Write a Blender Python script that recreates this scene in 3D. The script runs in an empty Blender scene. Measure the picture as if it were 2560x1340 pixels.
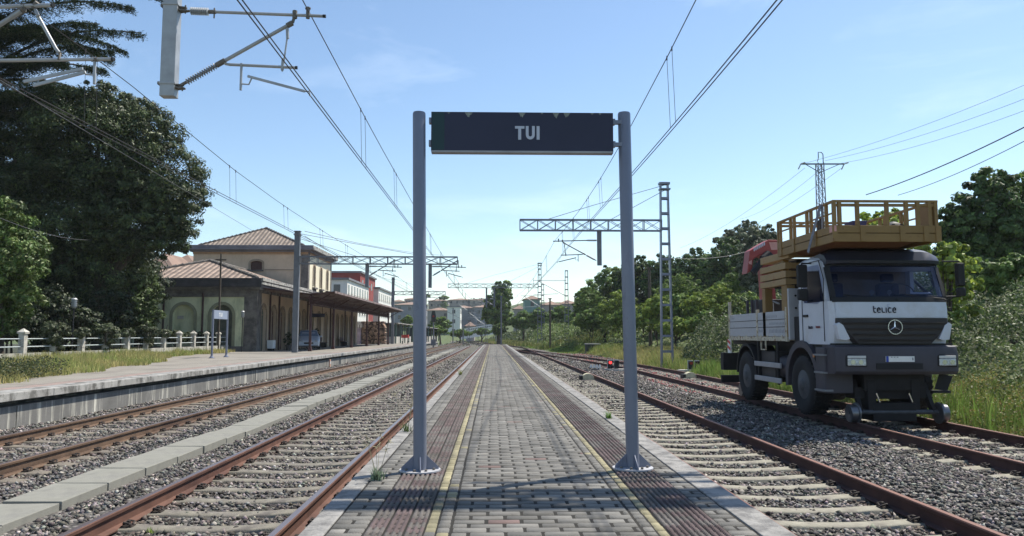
import bpy, math, random
import numpy as np
from mathutils import Vector, Matrix
R = math.radians
random.seed(7)
rng = np.random.default_rng(11)
scene = bpy.context.scene
col = scene.collection

# ------------------------------------------------------------------ camera
F = 1900.0
YAW = math.atan(48 / F) * 0.996
PIT = math.atan(168 / F)
CAM = Vector((0, 0, 1.1))
cd = bpy.data.cameras.new("camera")
cam = bpy.data.objects.new("camera", cd)
col.objects.link(cam)
cam.location = CAM
cam.rotation_euler = (math.pi / 2 + PIT, 0, -YAW)
cd.sensor_width = 36
cd.lens = 36 * F / 2560
cd.clip_start = 0.05
cd.clip_end = 4000
scene.camera = cam
scene.render.resolution_x = 1024
scene.render.resolution_y = 536
ROT = Matrix.Rotation(-YAW, 3, 'Z') @ Matrix.Rotation(math.pi / 2 + PIT, 3, 'X')

def at(px, py, Y):
    """world point at distance Y along the tracks seen at photo pixel px, py"""
    d = ROT @ Vector(((px - 1280) / F, (670 - py) / F, -1))
    k = Y / d.y
    return CAM + d * k

# ------------------------------------------------------------------ light
SUN_AZ, SUN_EL = 56.0, 58.0          # azimuth from +Y towards +X
w = bpy.data.worlds.new("World")
scene.world = w
w.use_nodes = True
nt = w.node_tree
bg = nt.nodes["Background"]
sky = nt.nodes.new("ShaderNodeTexSky")
sky.sky_type = 'NISHITA'
sky.sun_disc = False
sky.sun_elevation = R(SUN_EL)
sky.sun_rotation = R(SUN_AZ)
sky.altitude = 20
sky.air_density = 1.0
sky.dust_density = 0.3
sky.ozone_density = 1.0
bg.inputs[1].default_value = 0.13
# thin cirrus mixed into the sky
tc = nt.nodes.new("ShaderNodeTexCoord")
mp = nt.nodes.new("ShaderNodeMapping")
mp.inputs["Scale"].default_value = (1.6, 0.9, 6.0)
mp.inputs["Rotation"].default_value = (0.15, 0.35, 0.1)
nz = nt.nodes.new("ShaderNodeTexNoise")
nz.inputs["Scale"].default_value = 1.6
nz.inputs["Detail"].default_value = 9
nz.inputs["Roughness"].default_value = 0.6
nz.inputs["Distortion"].default_value = 0.5
cr = nt.nodes.new("ShaderNodeValToRGB")
cr.color_ramp.elements[0].position = 0.54
cr.color_ramp.elements[0].color = (0, 0, 0, 1)
cr.color_ramp.elements[1].position = 0.78
cr.color_ramp.elements[1].color = (0.22, 0.22, 0.22, 1)
mx = nt.nodes.new("ShaderNodeMix")
mx.data_type = 'RGBA'
mx.inputs["B"].default_value = (8.5, 9.0, 9.8, 1)
nt.links.new(tc.outputs["Generated"], mp.inputs[0])
nt.links.new(mp.outputs[0], nz.inputs["Vector"])
nt.links.new(nz.outputs["Fac"], cr.inputs[0])
nt.links.new(cr.outputs[0], mx.inputs["Factor"])
nt.links.new(sky.outputs[0], mx.inputs["A"])
tn = nt.nodes.new("ShaderNodeVectorMath"); tn.operation = 'MULTIPLY'
tn.inputs[1].default_value = (0.955, 0.995, 1.0)
nt.links.new(mx.outputs["Result"], tn.inputs[0])
nt.links.new(tn.outputs[0], bg.inputs[0])

sd = bpy.data.lights.new("sun", 'SUN')
sd.energy = 5.0
sd.angle = R(0.53)
sd.color = (1.0, 0.94, 0.83)
so = bpy.data.objects.new("sun", sd)
col.objects.link(so)
az, el = R(SUN_AZ), R(SUN_EL)
sdir = Vector((math.sin(az) * math.cos(el), math.cos(az) * math.cos(el), math.sin(el)))
so.rotation_euler = sdir.to_track_quat('Z', 'Y').to_euler()
so.location = (0, 0, 60)

scene.view_settings.view_transform = 'Standard'
scene.view_settings.look = 'None'
scene.view_settings.exposure = 0.47
scene.view_settings.gamma = 1
scene.cycles.max_bounces = 6
scene.cycles.volume_bounces = 1
scene.cycles.transparent_max_bounces = 8

# ------------------------------------------------------------------ materials
MATS = {}
def mat(name, c, rough=0.75, metal=0.0, var=0.15, scale=4.0, bump=0.0, bscale=60.0,
        c2=None, c2lo=0.5, c2hi=0.62, c2scale=3.0, stretch=(1, 1, 1), spec=0.4, attr=False, trans=0.0, emit=None, c2stretch=(1,1,1)):
    if name in MATS:
        return MATS[name]
    m = bpy.data.materials.new(name)
    m.use_nodes = True
    n = m.node_tree.nodes
    L = m.node_tree.links
    b = n["Principled BSDF"]
    b.inputs["Roughness"].default_value = rough
    b.inputs["Metallic"].default_value = metal
    b.inputs["Specular IOR Level"].default_value = spec
    t = n.new("ShaderNodeTexCoord")
    mpp = n.new("ShaderNodeMapping")
    mpp.inputs["Scale"].default_value = stretch
    L.new(t.outputs["Object"], mpp.inputs[0])
    nz = n.new("ShaderNodeTexNoise")
    nz.inputs["Scale"].default_value = scale
    nz.inputs["Detail"].default_value = 6
    nz.inputs["Roughness"].default_value = 0.65
    L.new(mpp.outputs[0], nz.inputs["Vector"])
    mr = n.new("ShaderNodeMapRange")
    mr.inputs["From Min"].default_value = 0.3
    mr.inputs["From Max"].default_value = 0.7
    mr.inputs["To Min"].default_value = 1 - var
    mr.inputs["To Max"].default_value = 1 + var
    L.new(nz.outputs["Fac"], mr.inputs["Value"])
    if attr:
        at_ = n.new("ShaderNodeAttribute")
        at_.attribute_name = "Col"
        base = at_.outputs["Color"]
    else:
        rgb = n.new("ShaderNodeRGB")
        rgb.outputs[0].default_value = (*c, 1)
        base = rgb.outputs[0]
    if c2 is not None:
        mp2 = n.new("ShaderNodeMapping")
        mp2.inputs["Scale"].default_value = c2stretch
        L.new(t.outputs["Object"], mp2.inputs[0])
        n2 = n.new("ShaderNodeTexNoise")
        n2.inputs["Scale"].default_value = c2scale
        n2.inputs["Detail"].default_value = 8
        n2.inputs["Roughness"].default_value = 0.7
        L.new(mp2.outputs[0], n2.inputs["Vector"])
        r2 = n.new("ShaderNodeMapRange")
        r2.inputs["From Min"].default_value = c2lo
        r2.inputs["From Max"].default_value = c2hi
        L.new(n2.outputs["Fac"], r2.inputs["Value"])
        mm = n.new("ShaderNodeMix")
        mm.data_type = 'RGBA'
        mm.inputs["B"].default_value = (*c2, 1)
        L.new(r2.outputs[0], mm.inputs["Factor"])
        L.new(base, mm.inputs["A"])
        base = mm.outputs["Result"]
    vm = n.new("ShaderNodeVectorMath")
    vm.operation = 'SCALE'
    L.new(base, vm.inputs[0])
    L.new(mr.outputs[0], vm.inputs["Scale"])
    L.new(vm.outputs[0], b.inputs["Base Color"])
    if bump > 0:
        bz = n.new("ShaderNodeTexNoise")
        bz.inputs["Scale"].default_value = bscale
        bz.inputs["Detail"].default_value = 4
        L.new(t.outputs["Object"], bz.inputs["Vector"])
        bp = n.new("ShaderNodeBump")
        bp.inputs["Strength"].default_value = bump
        bp.inputs["Distance"].default_value = 0.02
        L.new(bz.outputs["Fac"], bp.inputs["Height"])
        L.new(bp.outputs[0], b.inputs["Normal"])
    if emit:
        b.inputs["Emission Color"].default_value = (*emit[0], 1)
        b.inputs["Emission Strength"].default_value = emit[1]
    if trans > 0:
        tr = n.new("ShaderNodeBsdfTranslucent")
        L.new(vm.outputs[0], tr.inputs["Color"])
        ms = n.new("ShaderNodeMixShader")
        ms.inputs[0].default_value = trans
        out = n["Material Output"]
        L.new(b.outputs[0], ms.inputs[1])
        L.new(tr.outputs[0], ms.inputs[2])
        L.new(ms.outputs[0], out.inputs[0])
    MATS[name] = m
    return m

# ------------------------------------------------------------------ objects
def link(o, parent=None, root_loc=None):
    col.objects.link(o)
    if parent is not None:
        o.parent = parent
        # all meshes are written in world coordinates: undo the thing's own location
        p = parent
        off = Vector((0, 0, 0))
        while p is not None:
            off += Vector(p.location)
            p = p.parent
        o.location = -off
    return o

def tag(o, label=None, cat=None, group=None, kind=None):
    if label: o['label'] = label
    if cat: o['category'] = cat
    if group: o['group'] = group
    if kind: o['kind'] = kind
    return o

def thing(name, loc, label, cat, group=None):
    o = bpy.data.objects.new(name, None)
    o.empty_display_size = 0.2
    col.objects.link(o)
    o.location = loc
    return tag(o, label, cat, group)

def copy_tree(o, parent=None, only=None):
    c = o.copy()
    col.objects.link(c)
    c.parent = parent
    for ch in list(o.children):
        copy_tree(ch, c)
    return c

class MB:
    def __init__(s):
        s.v = []; s.f = []; s.c = []
    def add(s, vs, fs, c=None):
        b = len(s.v)
        s.v += [tuple(p) for p in vs]
        s.f += [tuple(i + b for i in f) for f in fs]
        if c is not None:
            s.c += [c] * len(vs)
        return s
    def box(s, x0, x1, y0, y1, z0, z1, c=None):
        vs = [(x0,y0,z0),(x1,y0,z0),(x1,y1,z0),(x0,y1,z0),(x0,y0,z1),(x1,y0,z1),(x1,y1,z1),(x0,y1,z1)]
        return s.add(vs, [(3,2,1,0),(4,5,6,7),(0,1,5,4),(1,2,6,5),(2,3,7,6),(3,0,4,7)], c)
    def bar(s, p0, p1, w, h, up=(0,0,1), c=None):
        p0 = Vector(p0); p1 = Vector(p1)
        d = (p1 - p0).normalized()
        u = Vector(up)
        if abs(d.dot(u)) > 0.98: u = Vector((1,0,0))
        sx = d.cross(u).normalized() * w / 2
        sz = sx.cross(d).normalized() * h / 2
        vs = []
        for p in (p0, p1):
            vs += [p - sx - sz, p + sx - sz, p + sx + sz, p - sx + sz]
        return s.add(vs, [(0,1,2,3),(7,6,5,4),(0,4,5,1),(1,5,6,2),(2,6,7,3),(3,7,4,0)], c)
    def tube(s, pts, r, n=8, cap=True, c=None):
        pts = [Vector(p) for p in pts]
        if not isinstance(r, (list, tuple)): r = [r] * len(pts)
        vs = []; prev = None
        for i, p in enumerate(pts):
            a = pts[max(i-1, 0)]; b = pts[min(i+1, len(pts)-1)]
            d = (b - a).normalized()
            if prev is None:
                u = Vector((0,0,1)) if abs(d.z) < 0.95 else Vector((1,0,0))
                u = (u - d * u.dot(d)).normalized()
            else:
                u = (prev - d * prev.dot(d)).normalized()
            prev = u
            q = d.cross(u)
            for k in range(n):
                t = 2*math.pi*k/n
                vs.append(p + (u*math.cos(t) + q*math.sin(t)) * r[i])
        fs = []
        for i in range(len(pts)-1):
            for k in range(n):
                k2 = (k+1) % n
                fs.append((i*n+k, i*n+k2, (i+1)*n+k2, (i+1)*n+k))
        if cap:
            fs.append(tuple(reversed(range(n))))
            fs.append(tuple((len(pts)-1)*n + k for k in range(n)))
        return s.add(vs, fs, c)
    def prism(s, poly, axis, a, b, c=None):
        """poly: 2D outline; axis 0: (y,z), 1: (x,z), 2: (x,y)"""
        n = len(poly); vs = []
        for t in (a, b):
            for (p, q) in poly:
                vs.append({0:(t,p,q), 1:(p,t,q), 2:(p,q,t)}[axis])
        fs = [tuple(reversed(range(n))), tuple(range(n, 2*n))]
        for i in range(n):
            j = (i+1) % n
            fs.append((i, j, n+j, n+i))
        return s.add(vs, fs, c)
    def loft(s, rings, cap=True, closed=True):
        n = len(rings[0]); vs = [p for r in rings for p in r]; fs = []
        m = n if closed else n-1
        for i in range(len(rings)-1):
            for k in range(m):
                k2 = (k+1) % n
                fs.append((i*n+k, i*n+k2, (i+1)*n+k2, (i+1)*n+k))
        if cap:
            fs.append(tuple(reversed(range(n))))
            fs.append(tuple((len(rings)-1)*n + k for k in range(n)))
        return s.add(vs, fs)
    def islands(s):
        par = list(range(len(s.v)))
        def fd(i):
            while par[i] != i:
                par[i] = par[par[i]]; i = par[i]
            return i
        for f in s.f:
            a = fd(f[0])
            for i in f[1:]: par[fd(i)] = a
        g = {}
        for f in s.f: g.setdefault(fd(f[0]), []).append(f)
        out = []
        for fs in g.values():
            ids = sorted({i for f in fs for i in f}); mp_ = {i: k for k, i in enumerate(ids)}
            b = MB(); b.v = [s.v[i] for i in ids]; b.f = [tuple(mp_[i] for i in f) for f in fs]
            if s.c and len(s.c) == len(s.v): b.c = [s.c[i] for i in ids]
            out.append(b)
        return out
    def each(s, name, m, parent=None, smooth=None, bevel=0):
        r = None
        for b in s.islands(): r = b.build(name, m, parent, smooth, bevel)
        return r
    def build(s, name, m, parent=None, smooth=None, bevel=0, data_only=False):
        me = bpy.data.meshes.new(name)
        me.from_pydata(s.v, [], s.f)
        me.update()
        import bmesh
        bm = bmesh.new(); bm.from_mesh(me)
        bmesh.ops.recalc_face_normals(bm, faces=bm.faces)
        bm.to_mesh(me); bm.free()
        if s.c and len(s.c) == len(s.v):
            ca = me.color_attributes.new("Col", 'FLOAT_COLOR', 'POINT')
            arr = np.ones((len(s.v), 4), dtype=np.float32)
            arr[:, :3] = np.array(s.c, dtype=np.float32)
            ca.data.foreach_set("color", arr.ravel())
        if smooth:
            me.polygons.foreach_set("use_smooth", [True]*len(me.polygons))
            me.set_sharp_from_angle(angle=R(smooth))
        me.materials.append(m)
        o = bpy.data.objects.new(name, me)
        link(o, parent)
        if bevel:
            bv = o.modifiers.new("bevel", 'BEVEL')
            bv.width = bevel; bv.segments = 2; bv.limit_method = 'ANGLE'; bv.angle_limit = R(40)
        return o

def np_mesh(name, verts, faces, m, parent=None, cols=None, k=4, smooth=False):
    """verts (N,3), faces (M,k) arrays"""
    me = bpy.data.meshes.new(name)
    nv, nf = len(verts), len(faces)
    me.vertices.add(nv)
    me.vertices.foreach_set("co", verts.astype(np.float32).ravel())
    me.loops.add(nf*k)
    me.loops.foreach_set("vertex_index", faces.astype(np.int32).ravel())
    me.polygons.add(nf)
    me.polygons.foreach_set("loop_start", np.arange(0, nf*k, k, dtype=np.int32))
    me.update(calc_edges=True)
    if cols is not None:
        ca = me.color_attributes.new("Col", 'FLOAT_COLOR', 'POINT')
        arr = np.ones((nv, 4), dtype=np.float32)
        arr[:, :3] = cols
        ca.data.foreach_set("color", arr.ravel())
    if smooth:
        me.polygons.foreach_set("use_smooth", [True]*nf)
    me.materials.append(m)
    o = bpy.data.objects.new(name, me)
    return link(o, parent)

def smst(t):
    t = np.clip(t, 0, 1)
    return t*t*(3-2*t)

def vnoise(x, y, s, seed=0):
    """cheap smooth value noise, numpy"""
    x = np.asarray(x, dtype=float)/s + seed*17.3; y = np.asarray(y, dtype=float)/s + seed*9.1
    xi = np.floor(x); yi = np.floor(y); fx = x-xi; fy = y-yi
    def h(a, b):
        v = np.sin(a*127.1 + b*311.7 + seed*74.7)*43758.5453
        return v - np.floor(v)
    fx = fx*fx*(3-2*fx); fy = fy*fy*(3-2*fy)
    return (h(xi,yi)*(1-fx)+h(xi+1,yi)*fx)*(1-fy)+(h(xi,yi+1)*(1-fx)+h(xi+1,yi+1)*fx)*fy
# ================================================================== SETTING
PX0, PX1 = -1.08, 1.68          # island platform edges
ZR = -0.55                      # rail top
TR = {'outer': -7.2, 'inner': -2.70, 'near': 3.36, 'siding': 7.78}
G2 = 0.87                       # half gauge to rail centre

def near_x(Y):                  # right-hand running track: bends left past the platform end
    return 3.36 - 6.06*float(smst((Y-100)/75.0)) - 4.45*float(smst((Y-170)/70))
def inner_x(Y):
    return -2.70 - 4.45*float(smst((Y-120)/80.0))
def outer_x(Y):
    return -7.2 - 9.0*float(smst((Y-170)/170.0))
def siding_x(Y):
    return 7.78 - 4.42*float(smst((Y-34)/60.0)) + (near_x(Y)-3.36 if Y > 94 else 0)

def terr(x, y):
    x = np.asarray(x, dtype=float); y = np.asarray(y, dtype=float)
    z = np.full(np.broadcast(x, y).shape, -0.86)
    xb = 10.6 - 7.0*smst((y-55)/60.0) - 8*smst((y-120)/140.0)
    z = z + 5.2*smst((x-xb-1.0)/26.0) + 0.25*smst((x-xb)/1.5)
    z = z + 0.30*(vnoise(x, y, 3.0, 3)-0.5)*smst((x-xb)/2.0)
    z = z + 17*smst((y-230)/260.0)*smst((x+260)/120.0)
    # far left ground at street level behind the side platform
    z = z + 0.75*smst((-x-13.5)/2.0)
    return z

def grid(name, xs, ys, fz, m, kind='structure'):
    X, Y = np.meshgrid(xs, ys)
    Z = fz(X, Y)
    V = np.stack([X, Y, Z], -1).reshape(-1, 3)
    nx, ny = len(xs), len(ys)
    i = np.arange((ny-1)*(nx-1)); r = i//(nx-1); c = i % (nx-1)
    a = r*nx+c
    Fc = np.stack([a, a+1, a+nx+1, a+nx], -1)
    o = np_mesh(name, V, Fc, m, smooth=True)
    tag(o, kind=kind)
    return o

mG = mat('m_ground', (0.07, 0.10, 0.032), 0.95, var=0.35, scale=0.8, bump=0.6, bscale=9, c2=(0.13,0.12,0.05), c2lo=0.5, c2hi=0.68, c2scale=0.5)
xs = np.concatenate([np.linspace(-600, -60, 12), np.linspace(-50, 9, 30), np.linspace(10, 60, 70), np.linspace(66, 600, 24)])
ys = np.concatenate([np.linspace(-30, 140, 110), np.linspace(145, 600, 60), np.linspace(615, 720, 6)])
grid('ground', xs, ys, terr, mG)

# ---- ballast
def ballast_mat(name, scale):
    m = bpy.data.materials.new(name); m.use_nodes = True
    n = m.node_tree.nodes; L = m.node_tree.links; b = n["Principled BSDF"]
    b.inputs["Roughness"].default_value = 0.9
    t = n.new("ShaderNodeTexCoord")
    v = n.new("ShaderNodeTexVoronoi"); v.inputs["Scale"].default_value = scale
    L.new(t.outputs["Object"], v.inputs["Vector"])
    sp = n.new("ShaderNodeSeparateColor"); L.new(v.outputs["Color"], sp.inputs[0])
    r = n.new("ShaderNodeValToRGB")
    e = r.color_ramp.elements
    e[0].position = 0.0; e[0].color = (0.045, 0.041, 0.038, 1)
    e[1].position = 1.0; e[1].color = (0.26, 0.24, 0.22, 1)
    k = e.new(0.6); k.color = (0.10, 0.091, 0.083, 1)
    L.new(sp.outputs[0], r.inputs[0])
    big = n.new("ShaderNodeTexNoise"); big.inputs["Scale"].default_value = 0.5; big.inputs["Detail"].default_value = 5
    L.new(t.outputs["Object"], big.inputs["Vector"])
    mr = n.new("ShaderNodeMapRange"); mr.inputs["To Min"].default_value = 0.7; mr.inputs["To Max"].default_value = 1.3
    L.new(big.outputs["Fac"], mr.inputs["Value"])
    sc = n.new("ShaderNodeVectorMath"); sc.operation = 'SCALE'
    L.new(r.outputs[0], sc.inputs[0]); L.new(mr.outputs[0], sc.inputs["Scale"])
    L.new(sc.outputs[0], b.inputs["Base Color"])
    bp = n.new("ShaderNodeBump"); bp.inputs["Strength"].default_value = 1.0; bp.inputs["Distance"].default_value = 0.05
    bp.invert = True
    L.new(v.outputs["Distance"], bp.inputs["Height"])
    L.new(bp.outputs[0], b.inputs["Normal"])
    return m
mB = ballast_mat('m_ballast', 17)
def bal_z(X, Y):
    z = -0.748 + 0.03*(vnoise(X, Y, 0.7, 1)-0.5) + 0.02*(vnoise(X, Y, 0.2, 2)-0.5)
    # heaped shoulder by the left platform wall and between the right-hand tracks
    z = z + 0.07*np.exp(-((X+8.95)/0.35)**2) + 0.09*np.exp(-((X-5.4)/0.7)**2)
    z = z + 0.05*np.exp(-((X+4.1)/0.25)**2)
    z = z - 0.30*smst((X-9.5)/1.2)
    return z
bx_ = np.concatenate([np.linspace(-9.25, 10.8, 90)])
by_ = np.concatenate([np.linspace(0, 40, 220), np.linspace(40.5, 130, 120)])
grid('ballast_bed', bx_, by_, bal_z, mB)
# ballast beyond the station throat follows the bending tracks
def far_bed():
    b = MB()
    ys = list(range(129, 420, 6))
    vs = []; fs = []
    for i, y in enumerate(ys):
        x0 = outer_x(y) - 3.0; x1 = max(near_x(y), inner_x(y)) + 2.6
        vs += [(x0, y, -0.76), (x1, y, -0.76)]
        if i: fs.append((2*i-2, 2*i-1, 2*i+1, 2*i))
    b.add(vs, fs)
    o = b.build('ballast_beyond', mB)
    tag(o, kind='structure')
far_bed()

# loose stones near the camera
mS = mat('m_stone', (0.2,0.2,0.2), 0.88, var=0.25, scale=30, attr=True)
def stones():
    P = []; S = []
    def zone(x0, x1, y0, y1, dens, r):
        n = int((x1-x0)*(y1-y0)*dens)
        p = np.stack([rng.uniform(x0, x1, n), rng.uniform(y0, y1, n)], -1)
        # inside view wedge
        k = (p[:,0] > -0.72*p[:,1]-0.5) & (p[:,0] < 0.74*p[:,1]+0.5)
        k &= ~((p[:,0] > PX0-0.0) & (p[:,0] < PX1+0.0))
        p = p[k]
        P.append(p); S.append(np.full(len(p), r)*rng.uniform(0.65, 1.45, len(p)))
    for (a, b_) in ((-9.2, PX0), (PX1, 10.4)):
        zone(a, b_, 3.5, 12, 620, 0.0275)
        zone(a, b_, 12, 20, 400, 0.032)
        zone(a, b_, 20, 32, 210, 0.038)
        zone(a, b_, 32, 48, 110, 0.045)
        zone(a, b_, 48, 75, 45, 0.06)
    P = np.concatenate(P); S = np.concatenate(S)
    # keep rails, sleepers and cable duct mostly clear
    keep = np.ones(len(P), bool)
    for nm, cx in TR.items():
        if nm == 'siding':
            cxx = np.array([siding_x(y) for y in P[:,1]])
        else:
            cxx = cx
        dx = np.abs(P[:,0]-cxx)
        keep &= ~(np.abs(dx-G2) < 0.085)
        fr = ((P[:,1]/0.6) % 1.0)
        on = (np.abs(fr-0.5) < {'outer':0.12,'inner':0.185,'near':0.20,'siding':0.14}[nm]) & (dx < 1.32)
        cover = {'outer':0.5, 'inner':0.10, 'near':0.045, 'siding':0.5}[nm]
        if nm == 'outer':
            on &= (dx < 1.32)
        keep &= ~(on & (rng.random(len(P)) > cover))
    keep &= ~((P[:,0] > -5.23) & (P[:,0] < -4.46))
    P = P[keep]; S = S[keep]
    n = len(P)
    base = np.array([(1,0,0),(-1,0,0),(0,1,0),(0,-1,0),(0,0,1),(0,0,-1)], float)
    fc = np.array([(0,2,4),(2,1,4),(1,3,4),(3,0,4),(2,0,5),(1,2,5),(3,1,5),(0,3,5)])
    V = np.repeat(base[None], n, 0)
    V = V*rng.uniform(0.6, 1.25, (n,6,1)) + rng.normal(0, 0.16, (n,6,3))
    V[:,:,2] *= 0.72
    th = rng.uniform(0, 2*np.pi, n); c, s = np.cos(th), np.sin(th)
    tl = rng.normal(0, 0.5, n); ct, st = np.cos(tl), np.sin(tl)
    y2 = V[:,:,1]*ct[:,None]-V[:,:,2]*st[:,None]; z2 = V[:,:,1]*st[:,None]+V[:,:,2]*ct[:,None]
    x3 = V[:,:,0]*c[:,None]-y2*s[:,None]; y3 = V[:,:,0]*s[:,None]+y2*c[:,None]
    V = np.stack([x3, y3, z2], -1)*S[:,None,None]
    z = bal_z(P[:,0], P[:,1]) + S*rng.uniform(-0.3, 0.55, n)
    V[:,:,0] += P[:,0][:,None]; V[:,:,1] += P[:,1][:,None]; V[:,:,2] += z[:,None]
    Fc = (fc[None] + (np.arange(n)*6)[:,None,None]).reshape(-1,3)
    g = rng.gamma(2.0, 0.062, n).clip(0.04, 0.5)
    tint = rng.uniform(0.9, 1.1, (n,3))*np.array([1.07, 0.98, 0.89])
    # rusty dust close to the rails, red flower litter by the siding
    C = g[:,None]*tint
    rust = np.zeros(n)
    for nm, cx in TR.items():
        rust = np.maximum(rust, np.exp(-((np.abs(P[:,0]-cx)-G2)/0.28)**2))
    C = C*(1-0.35*rust[:,None]) + 0.35*rust[:,None]*np.array([0.17,0.10,0.065])
    lit = (rng.random(n) < 0.5) & (vnoise(P[:,0], P[:,1], 0.8, 5) > 0.55) & (P[:,0] > 6.2) & (P[:,1] > 21)
    C[lit] = np.array([0.26, 0.07, 0.07])
    C = np.repeat(C[:,None], 6, 1).reshape(-1,3)
    o = np_mesh('ballast_stones', V.reshape(-1,3), Fc, mS, cols=C, k=3)
    tag(o, 'loose grey ballast stones spread around the rails', 'ballast', kind='stuff')
stones()

# ---- tracks
mRust = mat('m_rust', (0.115, 0.055, 0.038), 0.8, metal=0.0, var=0.3, scale=3, c2=(0.085,0.038,0.028), c2scale=2.0, bump=0.15, bscale=80, c2stretch=(1,0.2,1))
mRust2 = mat('m_rust_yellow', (0.125, 0.078, 0.05), 0.8, var=0.3, scale=3, c2=(0.08,0.045,0.03), c2scale=2.0, bump=0.15, bscale=80, c2stretch=(1,0.2,1))
mRustD = mat('m_rust_dark', (0.07, 0.033, 0.028), 0.8, var=0.3, scale=3, c2=(0.08,0.035,0.03), c2scale=2.0, bump=0.15, bscale=80, c2stretch=(1,0.2,1))
mHead = mat('m_rail_head', (0.22, 0.18, 0.18), 0.33, metal=0.6, var=0.15, scale=6, stretch=(1,0.05,1))
mHeadR = mat('m_rail_head_rusty', (0.20, 0.10, 0.075), 0.6, metal=0.15, var=0.2, scale=6, stretch=(1,0.05,1))
mSlp = mat('m_sleeper', (0.275, 0.258, 0.205), 0.9, var=0.2, scale=6, c2=(0.20,0.18,0.15), c2lo=0.46, c2hi=0.66, c2scale=4, bump=0.3, bscale=70)
mSlpD = mat('m_sleeper_brown', (0.18, 0.155, 0.12), 0.9, var=0.25, scale=6, c2=(0.15,0.13,0.11), c2lo=0.45, c2hi=0.6, c2scale=5, bump=0.3, bscale=70)
mClip = mat('m_clip', (0.045, 0.035, 0.03), 0.8, var=0.2)

RP = [(-0.07,-0.172),(0.07,-0.172),(0.07,-0.161),(0.012,-0.142),(0.009,-0.05),(0.033,-0.038),(0.036,-0.010),(0.028,-0.002),(-0.028,-0.002),(-0.036,-0.010),(-0.033,-0.038),(-0.009,-0.05),(-0.012,-0.142),(-0.07,-0.161)]
def rail(parent, fx, side, y0, y1, step, mt, mhead):
    ys = [y0]
    while ys[-1] < y1: ys.append(min(ys[-1] + (step if ys[-1] < 200 else step*2), y1))
    b = MB()
    b.loft([[(fx(y)+side*G2+p, y, ZR+q) for p, q in RP] for y in ys])
    r = b.build('rail', mt, parent, smooth=35)
    h = MB()
    h.loft([[(fx(y)+side*G2+p, y, ZR+q) for p, q in ((-0.029,-0.0005),(0.029,-0.0005),(0.024,0.001),(-0.024,0.001))] for y in ys])
    h.build('running_surface', mhead, r)
    return r

def sleeper_mesh(mt, name='sleeper'):
    b = MB(); rings = []
    for x in np.linspace(-1.3, 1.3, 15):
        a = abs(x)
        top = 0.0 if a > 0.62 else -0.024*(1-(a/0.62)**2)
        if a > 1.15: top -= (a-1.15)*0.12
        w = 0.125 if a > 0.6 else 0.105
        w *= 0.95; rings.append([(x,-w-0.02,-0.12),(x,-w,top-0.012),(x,-w+0.015,top),(x,w-0.015,top),(x,w,top-0.012),(x,w+0.02,-0.12)])
    b.loft(rings)
    o = b.build(name, mt, smooth=50)
    return o
def clip_mesh():
    b = MB()
    for s in (1,):
        for k in (-1, 1):
            # bent spring clip with screw head
            c = [(s*0.075, k*0.0, 0.02), (s*0.10, k*0.05, 0.045), (s*0.15, k*0.06, 0.035), (s*0.155, k*0.015, 0.015)]
            b.tube(c, 0.011, 6)
        b.tube([(s*0.125, 0, 0.0), (s*0.125, 0, 0.055)], 0.018, 6)
        b.box(min(s*0.07,s*0.17), max(s*0.07,s*0.17), -0.05, 0.05, 0.0, 0.012)
    return b.build('rail_clip', mClip, smooth=45)
slp_src = sleeper_mesh(mSlp); slpd_src = sleeper_mesh(mSlpD); clip_src = clip_mesh()
slpM, slpMd, clipM = slp_src.data, slpd_src.data, clip_src.data
slpMm = slpM.copy(); slpMm.materials.clear(); slpMm.materials.append(mat('m_sleeper_mid', (0.19, 0.175, 0.14), 0.9, var=0.3, scale=6, c2=(0.14,0.125,0.11), c2lo=0.45, c2hi=0.62, c2scale=4, bump=0.3, bscale=70))
for o in (slp_src, slpd_src, clip_src): bpy.data.objects.remove(o)

def track(fx, y0, y1, label, mt, mhead, dark=False, mid=False, clipn=26, sub=0.0):
    root = thing('railway_track', (fx(y0), y0, -0.72), label, 'railway track', None)
    rail(root, fx, -1, y0, y1, 3.0, mt, mhead)
    rail(root, fx, 1, y0, y1, 3.0, mt, mhead)
    n = 0; y = math.ceil(y0/0.6)*0.6 + 0.3
    rest = []
    while y < y1:
        lx = fx(y)
        if n < 96:
            s = bpy.data.objects.new('sleeper', slpMd if dark else (slpMm if mid else slpM))
            col.objects.link(s); s.parent = root
            s.location = Vector((lx + random.uniform(-.01,.01), y, -0.708-sub)) - root.location
            s.rotation_euler = (random.uniform(-.01,.01), random.uniform(-.004,.004), random.uniform(-.008,.008))
            if n < clipn:
                for sd in (-1, 1):
                    for tw in (0, math.pi):
                        c = bpy.data.objects.new('rail_clip', clipM)
                        col.objects.link(c); c.parent = s
                        c.location = (sd*G2, 0, 0.002+sub); c.rotation_euler = (0, 0, tw)
        else:
            rest.append(y)
        n += 1; y += 0.6
    if rest:
        b = MB()
        for y in rest: b.box(fx(y)-1.3, fx(y)+1.3, y-0.12, y+0.12, -0.80, -0.713-sub)
        o = b.build('sleepers', mSlpD if dark else mSlp, root); tag(o, kind='stuff')
    return root
track(outer_x, 2.5, 400, 'rusty track running beside the station building platform, farthest left of the four', mRust2, mHead, dark=True)
track(inner_x, 2.5, 175, 'rusty track just left of the paved island platform, right of the cable duct slabs', mRust, mHead, mid=True)
track(near_x, 2.5, 232, 'track just right of the island platform with pale concrete sleepers', mRustD, mHeadR)
track(siding_x, 2.5, 96, 'siding track at far right that the road-rail truck stands on', mRustD, mHeadR, dark=False, clipn=30)

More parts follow.
